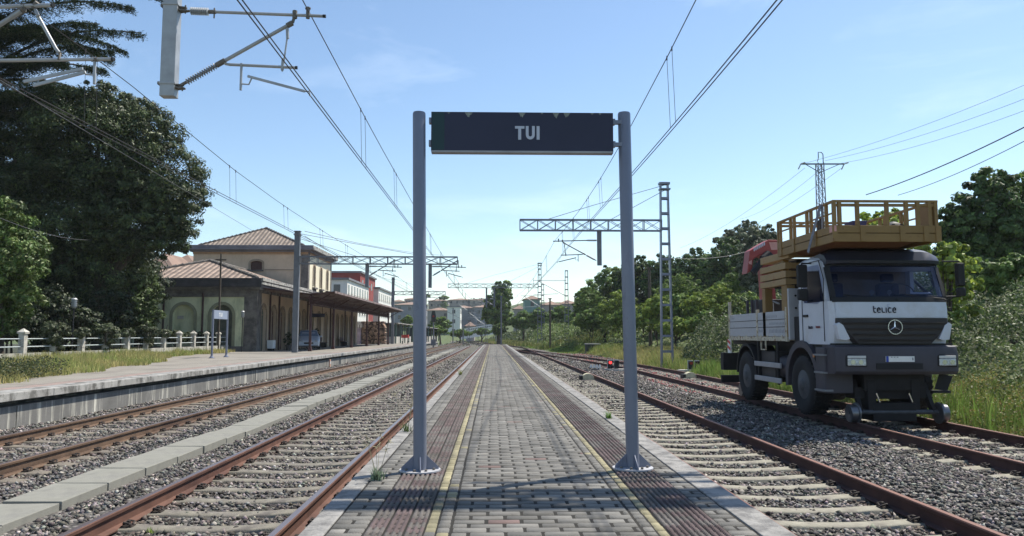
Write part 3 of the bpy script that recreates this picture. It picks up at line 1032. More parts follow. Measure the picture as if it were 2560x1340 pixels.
# gantry over the right-hand track just above the picture: seen by its shadow on the paving
gantry('overhead gantry above the camera on the right, known by its lattice shadow on the paving', 10.9, 8.15, -0.9, 9.8, 8.0, 0.5, -0.6,
       [{'x': 5.6, 'zc': 5.35, 's': -1, 'pb': 0.1}], 'ladder', fine=False, n=13)
gantry('grey solid-mast gantry standing on the side platform by the canopy end', -12.6, 49, 0, 7.8, 5.67, 0.47, -2.3,
       [{'x': -8.1, 'zc': 4.80, 's': 1, 'pb': -0.62, 'top': 0.72, 'U': 0.95}, {'x': -4.05, 'zc': 4.80, 's': 1, 'pb': -0.66, 'top': 0.72, 'U': 0.98}], 'solid', n=9)
gantry('tall ladder-type lattice gantry in the grass between the sign and the truck', 9.62, 42, -0.9, 9.66, 6.92, 0.6, 1.5,
       [{'x': 5.93, 'zc': 5.12, 's': -1, 'pb': -0.15, 'pw': 0.24, 'top': 1.25, 'U': 1.1}], 'ladder', mat_=mSteelB, n=8)
gantry('far solid-mast gantry on the side platform past the canopy', -12.8, 97.7, 0, 8.5, 6.25, 0.45, -6.1,
       [{'x': -8.6, 'zc': 4.9, 's': 1, 'pb': -0.3, 'top': 1.0}], 'solid', n=6)
gantry('distant lattice gantry across the tracks beyond the platform end', 6.6, 107, -0.6, 11.3, 7.75, 0.55, -6.3,
       [{'x': 0.2, 'zc': 5.2, 's': -1, 'pb': -0.2, 'top': 1.0}, {'x': -0.9, 'zc': 5.2, 's': -1, 'pb': -0.2, 'top': 1.0}], 'ladder', n=10)

def single_mast(x, Y, zb, zt, label, arm=None, wb=0.55, mm=None, kind='catenary_mast'):
    root = thing(kind, (x, Y, zb), label, 'mast', 'single overhead line masts')
    b = MB(); ladder_mast(b, x, Y, zb, zt, wb, wb*0.6, db=0.26, n=int((zt-zb)/0.8)); b.box(x-0.2, x+0.2, Y-0.15, Y+0.15, zt-0.1, zt)
    b.build('mast', mm or mGalvD, root)
    if arm:
        b = MB()
        z1, z2, L = arm
        b.tube([(x, Y, z1), (x-L, Y, z1)], 0.035, 6); b.tube([(x, Y, z2), (x-L*0.85, Y, z1-0.05)], 0.05, 6)
        b.tube([(x-L*0.25, Y, z2+0.35), (x-L, Y, z2+0.2)], 0.035, 6)
        b.build('bracket_arm', mGalv, root)
p = at(1417, 838, 100)
single_mast(p.x, 100, -0.6, at(1417, 676, 100).z, 'slim ladder mast with a pale diagonal arm, right of the far gantry', arm=(8.3, 6.2, 4.4))
p = at(1357, 838, 118)
single_mast(p.x, 118, -0.5, 9.0, 'ladder mast just behind the mast of the far gantry', arm=(7.2, 5.2, 3.4))
for i, (px, py, Y, lab) in enumerate([(1172, 748, 190, 'faint mast beside the far bend, left of the tall tree'), (1195, 770, 210, 'small mast in the station throat with two tubes'), (1216, 780, 165, 'ladder mast in front of the pale railing')]):
    p = at(px, py, Y)
    single_mast(p.x, Y, -0.7, p.z, lab, arm=(p.z-1.2, p.z-3.0, 3.0), wb=0.45)

def plain_pole(px, pyt, Y, zb, label, r=0.12, m=None, cat='pole', name='pole', cross=False):
    p = at(px, pyt, Y)
    root = thing(name, (p.x, Y, zb), label, cat)
    b = MB(); b.tube([(p.x, Y, zb), (p.x, Y, p.z)], [r, r*0.75], 10)
    b.build('shaft', m or mGalvD, root, smooth=40)
    b = MB(); b.box(p.x-0.35, p.x+0.35, Y-0.05, Y+0.05, p.z-0.45, p.z-0.37) if cross else b.box(p.x-r*1.5, p.x+r*1.5, Y-r, Y+r, p.z-0.1, p.z+0.03)
    b.build('crossarm' if cross else 'cap', m or mGalvD, root)
    return root
mWood = mat('m_wood_pole', (0.085, 0.07, 0.055), 0.9, var=0.25, scale=5, stretch=(4,4,0.4))
plain_pole(1253, 740, 88, -0.01, 'thin grey pole at the far end of the island platform', r=0.10)
plain_pole(1375, 746, 95, -0.7, 'thin dark wooden pole in the grass right of the far gantry mast', r=0.13, m=mWood)
plain_pole(1437, 740, 112, -0.2, 'thin dark pole half hidden by the right-hand trees', r=0.12, m=mWood)
plain_pole(1623, 668, 62, 0.2, 'tall weathered wooden pole between the sign post and the lattice mast', r=0.15, m=mWood)
plain_pole(553, 634, 50, 0, 'tall thin dark pole in front of the station end wall', r=0.075, m=mWood, cross=True)
for i, (px, py, Y, lab) in enumerate([(1158, 800, 150, 'short grey post beside the left throat tracks'), (1133, 770, 170, 'slim mast left of the white tower building'), (1240, 775, 180, 'slim grey mast in front of the tall tree')]):
    plain_pole(px, py, Y, -0.7, lab, r=0.13)

# ---- overhead lines
def wire_pts(f, ys): return [f(y) for y in ys]
def overhead(label, xf, sup, zc, ymin, ymax, drops, second=0.0, r=0.0085):
    """sup: list of (Y, messenger height) control points"""
    root = thing('overhead_line', (xf(sup[0][0]), sup[0][0], zc(sup[0][0])), label, 'overhead line', 'overhead lines along the tracks')
    sy = [s[0] for s in sup]; sz = [s[1] for s in sup]
    def mz(y): return float(np.interp(y, sy, sz))
    ys = list(np.arange(ymin, ymax, 2.0))
    b = MB(); b.tube([(xf(y), y, zc(y)) for y in ys], [r*(1+max(0,y-30)/120) for y in ys], 5); b.build('contact_wire', mWire, root)
    if second:
        b = MB(); b.tube([(xf(y)+second, y, zc(y)+0.012) for y in ys], [r*(1+max(0,y-30)/120) for y in ys], 5); b.build('contact_wire', mWire, root)
    b = MB(); b.tube([(xf(y)-0.04, y, mz(y)) for y in ys], [r*(1+max(0,y-30)/120) for y in ys], 5); b.build('messenger_wire', mWire, root)
    for (y, gap) in drops:
        for yy in (y, y+gap):
            b = MB(); b.tube([(xf(yy)-0.04, yy, mz(yy)), (xf(yy), yy, zc(yy))], 0.0045*(1+max(0,yy-25)/50), 4)
            b.tube([(xf(yy)-0.04, yy, mz(yy)-0.05), (xf(yy)-0.04, yy, mz(yy)+0.03)], 0.012, 5)
            b.build('dropper', mWire, root)
def xin(y): return -2.80 + 0.25*math.sin((y-11.4)/37.6*math.pi)*0 if y < 120 else inner_x(y)
def xout(y): return -7.15 if y < 170 else outer_x(y)
def xnear(y): return 3.12 + (y-12)*0.012 if y < 42 else (3.48 - (y-42)*0.006 if y < 100 else near_x(y))
supI = [(3,6.2),(11.4,6.06),(18,5.86),(28,5.72),(38,5.6),(49,5.56),(70,5.3),(98,5.75),(120,5.4),(150,5.9)]
supO = [(3,6.25),(11.4,6.12),(14,6.1),(20.8,5.68),(26,5.53),(33,5.48),(41,5.5),(49,5.56),(70,5.35),(98,5.8),(160,5.8)]
supN = [(3,6.7),(7.7,6.4),(12.7,6.05),(17,5.85),(22,5.75),(28,5.8),(35,6.05),(42,6.35),(60,5.75),(80,5.75),(105,6.4),(130,6.0)]
dI = [(16,0.55),(21.5,0.5),(27.5,0.5),(34,0.5),(41,0.5),(55,.6),(62,.6),(70,.6),(78,.6)]
overhead('contact and messenger wires over the track just left of the island platform', xin, supI, lambda y: 4.75, 3, 130, dI, second=0.045)
dO = [(13.2,0.4),(20.6,0.5),(26,0.5),(31.5,0.5),(37,0.5),(44,0.5),(55,.6),(63,.6),(72,.6)]
overhead('contact and messenger wires over the station-side track, sloping in from the left edge', xout, supO, lambda y: 4.75, 3, 170, dO, second=0.10)
dN = [(12.7,0.4),(22.2,0.5),(25.5,0.5),(31,0.5),(36.5,0.5),(48,.6),(55,.6),(62,.6),(70,.6)]
overhead('pair of contact wires with messenger above the right-hand track, running off the top right', xnear, supN, lambda y: 4.72 + 0.4*float(smst((y-8)/30)), 3, 130, dN, second=0.07)

def loose_wire(label, pts, r=0.012, sag=0.0, m=None, group=None):
    b = MB(); P = [Vector(p) for p in pts]
    out = []
    for a, c in zip(P[:-1], P[1:]):
        for i in range(12):
            t = i/12; q = a.lerp(c, t); q.z -= sag*4*t*(1-t); out.append(q)
    out.append(P[-1])
    b.tube(out, r, 5)
    o = b.build('overhead_cable', m or mWireG)
    c0 = Vector(out[0]); o.data.transform(Matrix.Translation(-c0)); o.location = c0
    tag(o, label, 'cable', group)
loose_wire('thin cable crossing low in front of the big left tree', [at(0, 200, 13), at(640, 582, 40)], 0.008, 0.0)
loose_wire('second sloping cable above the fence, in front of the left tree', [at(0, 545, 26), at(230, 600, 40)], 0.010, 0.2)
loose_wire('span cable from the side platform mast towards the far masts', [at(762, 578, 49), at(1110, 638, 97)], 0.018, 0.3)
loose_wire('lower span cable from the side platform mast', [at(762, 590, 49), at(985, 702, 97)], 0.018, 0.4)
loose_wire('thick dark cable rising to the right edge above the truck basket', [at(2165, 487, 26), at(2600, 298, 17)], 0.016, 0.12, mWire)
loose_wire('thinner dark cable to the right edge, below the thick one', [at(2245, 488, 26), at(2600, 332, 17)], 0.010, 0.12, mWire)
loose_wire('slack cable from the lattice mast to the trees behind the crane', [at(1672, 645, 42), at(1820, 640, 44), at(1960, 596, 46)], 0.012, 0.1)

# ---- power pylon far right
def pylon():
    Y = 70; c = at(2056, 600, Y); zb = float(terr(c.x, Y)); zt = at(2056, 408, Y).z
    root = thing('power_pylon', (c.x, Y, zb), 'dark lattice power pylon with a crossarm rising behind the truck basket', 'pylon')
    b = MB(); h0, h1 = 0.42, 0.27
    def cs(z): 
        t = (z-zb)/(zt-zb); return h0+(h1-h0)*t
    for sx in (-1,1):
        for sy in (-1,1):
            b.bar((c.x+sx*h0, Y+sy*h0, zb), (c.x+sx*h1, Y+sy*h1, zt), 0.07, 0.07)
    n = 15
    for i in range(n):
        z0 = zb+(zt-zb)*i/n; z1 = zb+(zt-zb)*(i+1)/n; a, d = cs(z0), cs(z1)
        for s in (-1,1):
            b.bar((c.x-a, Y+s*a, z0), (c.x+d, Y+s*d, z1), 0.035, 0.035); b.bar((c.x+a, Y+s*a, z0), (c.x-d, Y+s*d, z1), 0.035, 0.035)
            b.bar((c.x+s*a, Y-a, z0), (c.x+s*d, Y+d, z1), 0.035, 0.035)
            b.bar((c.x-a, Y+s*a, z0), (c.x+a, Y+s*a, z0), 0.04, 0.04)
    b.build('tower', mGalvD, root)
    L = at(2002, 410, Y); Rr = at(2110, 410, Y)
    b = MB(); b.bar((L.x, Y, L.z), (Rr.x, Y, Rr.z), 0.12, 0.12)
    b.bar((c.x, Y, zt-0.9), (L.x+0.5, Y, L.z-0.05), 0.06, 0.06); b.bar((c.x, Y, zt-0.9), (Rr.x-0.5, Y, Rr.z-0.05), 0.06, 0.06)
    b.tube([(c.x+0.35, Y, zt), (c.x+0.35, Y, zt+0.85), (c.x+0.2, Y, zt+1.05), (c.x-0.1, Y, zt+1.05), (c.x-0.1, Y, zt+0.5)], 0.05, 6)
    b.build('crossarm', mGalvD, root)
    b = MB()
    for x in (L.x, Rr.x):
        b.tube([(x, Y, L.z), (x-0.25, Y, L.z-0.5)], 0.06, 6); b.tube([(x, Y, L.z+0.02), (x+0.35, Y-0.2, L.z+0.12)], 0.06, 6)
    b.tube([(c.x-0.1, Y, zt+0.5), (c.x-0.2, Y, zt+0.15)], 0.05, 6)
    b.build('insulator', mIns, root)
    ws = [((2012, 408), (2600, 196), (1700, 620)), ((2062, 402), (2600, 232), (1850, 548)), ((2104, 408), (2600, 262), (1780, 610))]
    for i, (a, r_, l_) in enumerate(ws):
        nm = ['upper', 'middle', 'lower'][i]
        loose_wire('%s of the three thin power cables running from the pylon to the right edge' % nm, [at(a[0], a[1], Y), at(r_[0], r_[1], 46)], 0.014, 0.4, mWireG, 'power cables on the pylon')
        loose_wire('%s of the three thin power cables running from the pylon down to the left' % nm, [at(a[0], a[1]+12, Y), at(l_[0], l_[1], 120)], 0.016, 0.8, mWireG, 'power cables on the pylon')
pylon()

# ---- ground signals and track items
mBlk = mat('m_black', (0.02, 0.02, 0.022), 0.6)
mLampR = mat('m_red_lamp', (0.6, 0.03, 0.03), 0.3, emit=((1.0, 0.05, 0.05), 1.6))
mLampRd = mat('m_red_glass', (0.30, 0.03, 0.03), 0.25)
mConc = mat('m_concrete', (0.42, 0.40, 0.36), 0.9, var=0.2, scale=4, bump=0.2, bscale=40)
mYelC = mat('m_yellowed', (0.50, 0.46, 0.32), 0.85, var=0.25, scale=6)
def dwarf(px, Y, label, lit, plinth):
    p = at(px, 838, Y); x = p.x; z0 = -0.72
    root = thing('dwarf_signal', (x, Y, z0), label, 'ground signal', 'ground signals by the siding')
    b = MB(); b.box(x+plinth[0], x+plinth[1], Y-0.25, Y+0.25, z0, z0+0.13)
    b.build('plinth', mConc, root, bevel=0.01)
    for k, dx in enumerate((-0.19, 0.14)):
        b = MB(); b.box(x+dx-0.11, x+dx+0.11, Y-0.08, Y+0.1, z0+0.15, z0+0.56)
        h = b.build('signal_head', mBlk, root, bevel=0.02)
        b = MB(); b.box(x+dx-0.13, x+dx+0.13, Y+0.102, Y+0.115, z0+0.13, z0+0.58); b.box(x+dx-0.03, x+dx+0.03, Y-0.02, Y+0.04, z0+0.12, z0+0.15)
        b.build('backing_plate', mWhite, h)
        for j, zz in enumerate((0.45, 0.26)):
            b = MB(); b.tube([(x+dx, Y-0.10, z0+zz), (x+dx, Y-0.081, z0+zz)], 0.078, 16)
            b.build('lens', (mLampR if lit else mLampRd) if (k == 0 and j == 0) else mBlk, h, smooth=40)
        b = MB(); b.tube([(x+dx, Y-0.2, z0+0.53), (x+dx, Y-0.081, z0+0.54)], [0.03, 0.035], 8); b.build('visor', mBlk, h)
dwarf(1534, 38.5, 'two-headed ground signal glowing red by the siding, left of the right sign post', True, (-0.45, 1.15))
dwarf(1735, 37.5, 'two-headed ground signal on a pale plinth, right of the lattice mast', False, (-0.8, 0.45))
def magnet(px, Y, label):
    p = at(px, 838, Y); x = p.x
    b = MB(); n = 8
    poly = [(-0.30, 0)] + [(-0.26*math.cos(math.pi*i/n*0.94+0.1), 0.04+0.24*math.sin(math.pi*i/n)) for i in range(n+1)] + [(0.30, 0)]
    rings = []
    b.prism([(x+a, -0.74+c) for a, c in poly], 1, Y-0.22, Y+0.22)
    root = b.build('track_magnet_cover', mYelC, None, bevel=0.01)
    c0 = Vector((x, Y, -0.74)); root.data.transform(Matrix.Translation(-c0)); root.location = c0
    tag(root, label, 'track cover', 'arched covers lying between the rails')
    b = MB(); b.box(x-0.34, x-0.22, Y-0.24, Y+0.24, -0.74, -0.55); b.build('dark_side', mBlk, root)
magnet(1468, 31.5, 'yellowed arched cover lying on the sleepers of the near right track')
magnet(1722, 32.5, 'yellowed arched cover lying between the siding rails, left of the truck')
for i, (px, d) in enumerate(((1477, 0), (1484.5, 1), (1491.5, 2), (1499, 3))):
    p = at(px, 838, 40.5)
    b = MB(); b.prism([(-0.085, 0.12), (0.075, 0.12), (0.03, 0.30), (-0.03, 0.30)], 1, -0.02, 0.02)
    b.tube([(0, 0, 0), (0, 0, 0.14)], 0.015, 6)
    o = b.build('marker_board', mWhite); o.location = (p.x, 40.5, -0.75)
    tag(o, ['leftmost', 'second', 'third', 'rightmost'][i] + ' of four small white marker boards left of the red ground signal', 'marker', 'white marker boards')

def colour_signal():
    p = at(1084, 790, 112); x = p.x; z = p.z
    root = thing('colour_light_signal', (x, 112, -0.7), 'black-headed colour light signal on a post left of the tracks, beyond the sheds', 'signal')
    b = MB(); b.tube([(x, 112, -0.7), (x, 112, z-0.7)], 0.09, 8); b.build('post', mGalvD, root, smooth=40)
    b = MB(); b.prism([(x-0.3, z-0.9), (x+0.3, z-0.9), (x+0.36, z), (x+0.2, z+0.75), (x-0.2, z+0.75), (x-0.36, z)], 1, 111.8, 112.0); hd = b.build('signal_head', mBlk, root)
    for k in range(3):
        b = MB(); b.tube([(x, 111.7, z-0.5+k*0.45), (x, 111.8, z-0.5+k*0.45)], 0.14, 12)
        b.build('lens', mLampRd if k == 1 else mBlk, hd)
    b = MB(); b.box(x-0.35, x+0.35, 111.8, 112.2, -0.4, 0.5); b.build('relay_box', mGalvD, root)
colour_signal()
def kiosk():
    p = at(1481, 835, 75); x = p.x; z0 = float(terr(x, 75))-0.2
    root = thing('equipment_box', (x, 75, z0), 'dark low concrete equipment box with a pale lid in the brambles', 'equipment box')
    b = MB(); b.box(x-0.7, x+0.7, 74.5, 75.5, z0, z0+1.0); b.build('body', mat('m_darkbox', (0.06,0.065,0.06), 0.9, var=0.3, scale=2), root)
    b = MB(); b.box(x-0.75, x+0.75, 74.45, 75.55, z0+1.0, z0+1.1); b.build('lid', mConc, root)
kiosk()
def km_marker():
    p = at(869, 898, 43)
    root = thing('marker_post', (SX+0.12, 43, -0.75), 'small pale red-topped marker post at the foot of the side platform wall', 'marker')
    b = MB(); b.box(SX+0.08, SX+0.14, 42.9, 43.1, -0.75, -0.25); b.build('post', mat('m_peach', (0.55,0.33,0.24), 0.8), root)
    b = MB(); b.box(SX+0.141, SX+0.15, 42.93, 43.07, -0.5, -0.35); b.build('plate', mWhite, root)
km_marker()
# ================================================================== STATION AND TOWN
mGreenW = mat('m_green_wall', (0.62, 0.63, 0.42), 0.92, var=0.12, scale=1.2, c2=(0.30,0.34,0.21), c2lo=0.5, c2hi=0.72, c2scale=1.2, c2stretch=(1,1,0.4))
mCreamW = mat('m_cream_wall', (0.56, 0.445, 0.33), 0.92, var=0.10, scale=1.2, c2=(0.42,0.34,0.24), c2lo=0.52, c2hi=0.75, c2scale=0.9, c2stretch=(1,1,0.4))
mCreamL = mat('m_cream_light', (0.72, 0.66, 0.50), 0.92, var=0.08, scale=1.2)
mStoneD = mat('m_stone_dark', (0.17, 0.155, 0.14), 0.92, var=0.3, scale=2.5, c2=(0.09,0.085,0.08), c2lo=0.45, c2hi=0.6, c2scale=1.5, bump=0.4, bscale=12)
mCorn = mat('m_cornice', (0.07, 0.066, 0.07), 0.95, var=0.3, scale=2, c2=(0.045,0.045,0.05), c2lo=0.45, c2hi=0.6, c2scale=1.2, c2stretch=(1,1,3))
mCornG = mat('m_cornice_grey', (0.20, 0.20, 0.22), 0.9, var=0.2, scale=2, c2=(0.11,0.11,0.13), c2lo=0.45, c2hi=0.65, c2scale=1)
mCornL = mat('m_cornice_lichen', (0.36, 0.35, 0.32), 0.95, var=0.35, scale=3, c2=(0.10,0.10,0.10), c2lo=0.5, c2hi=0.56, c2scale=5)
mPipe = mat('m_pipe', (0.06, 0.028, 0.025), 0.7, var=0.2)
mDoorB = mat('m_door_brown', (0.07, 0.035, 0.03), 0.8, var=0.2, scale=3)
mDoorG = mat('m_door_green', (0.10, 0.11, 0.085), 0.8, var=0.25, scale=3)
mDark = mat('m_dark', (0.02, 0.02, 0.022), 0.9)
mGlass = mat('m_glass', (0.03, 0.035, 0.045), 0.08, spec=0.7)
mTrim = mat('m_arch_trim', (0.26, 0.26, 0.17), 0.92, var=0.2, scale=2)
mTrimB = mat('m_arch_trim_beige', (0.30, 0.24, 0.18), 0.92, var=0.2, scale=2)

def tile_mat(name, axis, c=(0.33,0.25,0.20), dark=(0.07,0.05,0.042), rowz=0.16, wave=0.30):
    m = bpy.data.materials.new(name); m.use_nodes = True
    n = m.node_tree.nodes; L = m.node_tree.links; b = n["Principled BSDF"]; b.inputs["Roughness"].default_value = 0.9
    t = n.new("ShaderNodeTexCoord"); s = n.new("ShaderNodeSeparateXYZ"); L.new(t.outputs["Object"], s.inputs[0])
    def M(op, a, v=None):
        q = n.new("ShaderNodeMath"); q.operation = op
        if isinstance(a, (int, float)): q.inputs[0].default_value = a
        else: L.new(a, q.inputs[0])
        if v is not None:
            if isinstance(v, (int, float)): q.inputs[1].default_value = v
            else: L.new(v, q.inputs[1])
        return q.outputs[0]
    u = s.outputs[axis]
    row = M('DIVIDE', s.outputs[2], rowz); fr = M('FRACT', row); fl = M('FLOOR', row)
    uo = M('ADD', u, 0.0)
    wv = M('SINE', M('MULTIPLY', uo, 2*math.pi/wave))
    h = M('ADD', M('MULTIPLY', wv, 0.5), M('MULTIPLY', fr, -0.5))
    dk = M('MAXIMUM', M('GREATER_THAN', fr, 0.86), M('LESS_THAN', wv, -0.45))
    cmb = n.new("ShaderNodeCombineXYZ"); L.new(M('FLOOR', M('DIVIDE', u, wave)), cmb.inputs[0]); L.new(fl, cmb.inputs[1])
    wn = n.new("ShaderNodeTexWhiteNoise"); L.new(cmb.outputs[0], wn.inputs["Vector"])
    nz = n.new("ShaderNodeTexNoise"); nz.inputs["Scale"].default_value = 0.7; L.new(t.outputs["Object"], nz.inputs["Vector"])
    k = M('ADD', M('MULTIPLY', wn.outputs["Value"], 0.45), M('ADD', M('MULTIPLY', nz.outputs["Fac"], 0.8), 0.35))
    rgb = n.new("ShaderNodeRGB"); rgb.outputs[0].default_value = (*c, 1)
    sc = n.new("ShaderNodeVectorMath"); sc.operation = 'SCALE'; L.new(rgb.outputs[0], sc.inputs[0]); L.new(k, sc.inputs["Scale"])
    mx_ = n.new("ShaderNodeMix"); mx_.data_type = 'RGBA'; mx_.inputs["B"].default_value = (*dark, 1)
    L.new(M('MULTIPLY', dk, 0.7), mx_.inputs["Factor"]); L.new(sc.outputs[0], mx_.inputs["A"]); L.new(mx_.outputs["Result"], b.inputs["Base Color"])
    bp = n.new("ShaderNodeBump"); bp.inputs["Strength"].default_value = 0.9; bp.inputs["Distance"].default_value = 0.08
    L.new(h, bp.inputs["Height"]); L.new(bp.outputs[0], b.inputs["Normal"])
    return m
mTX = tile_mat('m_tile_x', 0, wave=0.42, rowz=0.15); mTY = tile_mat('m_tile_y', 1, wave=0.42, rowz=0.15)
mTXg = tile_mat('m_tile_grey', 0, c=(0.27,0.22,0.18), wave=0.36, rowz=0.15)
mTYg = tile_mat('m_tile_greyy', 1, c=(0.27,0.22,0.18), wave=0.36, rowz=0.15)

def arch_wall(b, mp_, u0, u1, z0, z1, arches, depth=0.25):
    """wall face from u0..u1, z0..z1 with arched openings; mp_(u,z,d)->world"""
    arches = sorted(arches)
    cur = u0
    def quad(a): 
        i = len(b.v); b.v += [tuple(p) for p in a]; b.f.append((i,i+1,i+2,i+3))
    for (c, w_, sp, zb_, flat) in arches:
        a, e = c-w_/2, c+w_/2
        quad([mp_(cur,z0,0), mp_(a,z0,0), mp_(a,z1,0), mp_(cur,z1,0)])
        if zb_ > z0: quad([mp_(a,z0,0), mp_(e,z0,0), mp_(e,zb_,0), mp_(a,zb_,0)]); quad([mp_(a,zb_,0), mp_(e,zb_,0), mp_(e,zb_,depth), mp_(a,zb_,depth)])
        n = 10; pts = [(c-w_/2*math.cos(math.pi*i/n), sp+w_/2*flat*math.sin(math.pi*i/n)) for i in range(n+1)]
        for p, q in zip(pts[:-1], pts[1:]):
            quad([mp_(p[0],p[1],0), mp_(q[0],q[1],0), mp_(q[0],z1,0), mp_(p[0],z1,0)])
            quad([mp_(p[0],p[1],0), mp_(p[0],p[1],depth), mp_(q[0],q[1],depth), mp_(q[0],q[1],0)])
        quad([mp_(a,zb_,0), mp_(a,zb_,depth), mp_(a,sp,depth), mp_(a,sp,0)]); quad([mp_(e,zb_,0), mp_(e,sp,0), mp_(e,sp,depth), mp_(e,zb_,depth)])
        cur = e
    quad([mp_(cur,z0,0), mp_(u1,z0,0), mp_(u1,z1,0), mp_(cur,z1,0)])
def arch_panel(mp_, c, w_, sp, zb_, d, flat=1.0):
    b = MB(); n = 10
    pts = [(c-w_/2, zb_)] + [(c-w_/2*math.cos(math.pi*i/n), sp+w_/2*flat*math.sin(math.pi*i/n)) for i in range(n+1)] + [(c+w_/2, zb_)]
    N = len(pts)
    b.add([mp_(u, z, d) for u, z in pts]+[mp_(u, z, d+0.06) for u, z in pts], [tuple(range(N)), tuple(reversed(range(N, 2*N)))]+[(i, (i+1)%N, N+(i+1)%N, N+i) for i in range(N)])
    return b
def arch_trim(mp_, c, w_, sp, zb_, tw, proud=0.05, flat=1.0):
    b = MB(); n = 12; rings = []
    path = [(-1, zb_, None)] 
    inner = [(c-w_/2, zb_)] + [(c-w_/2*math.cos(math.pi*i/n), sp+w_/2*flat*math.sin(math.pi*i/n)) for i in range(n+1)] + [(c+w_/2, zb_)]
    outer = [(c-w_/2-tw, zb_)] + [(c-(w_/2+tw)*math.cos(math.pi*i/n), sp+(w_/2*flat+tw)*math.sin(math.pi*i/n)) for i in range(n+1)] + [(c+w_/2+tw, zb_)]
    rings = [[mp_(i[0], i[1], 0.02), mp_(i[0], i[1], -proud), mp_(o[0], o[1], -proud), mp_(o[0], o[1], 0.02)] for i, o in zip(inner, outer)]
    b.loft(rings); return b

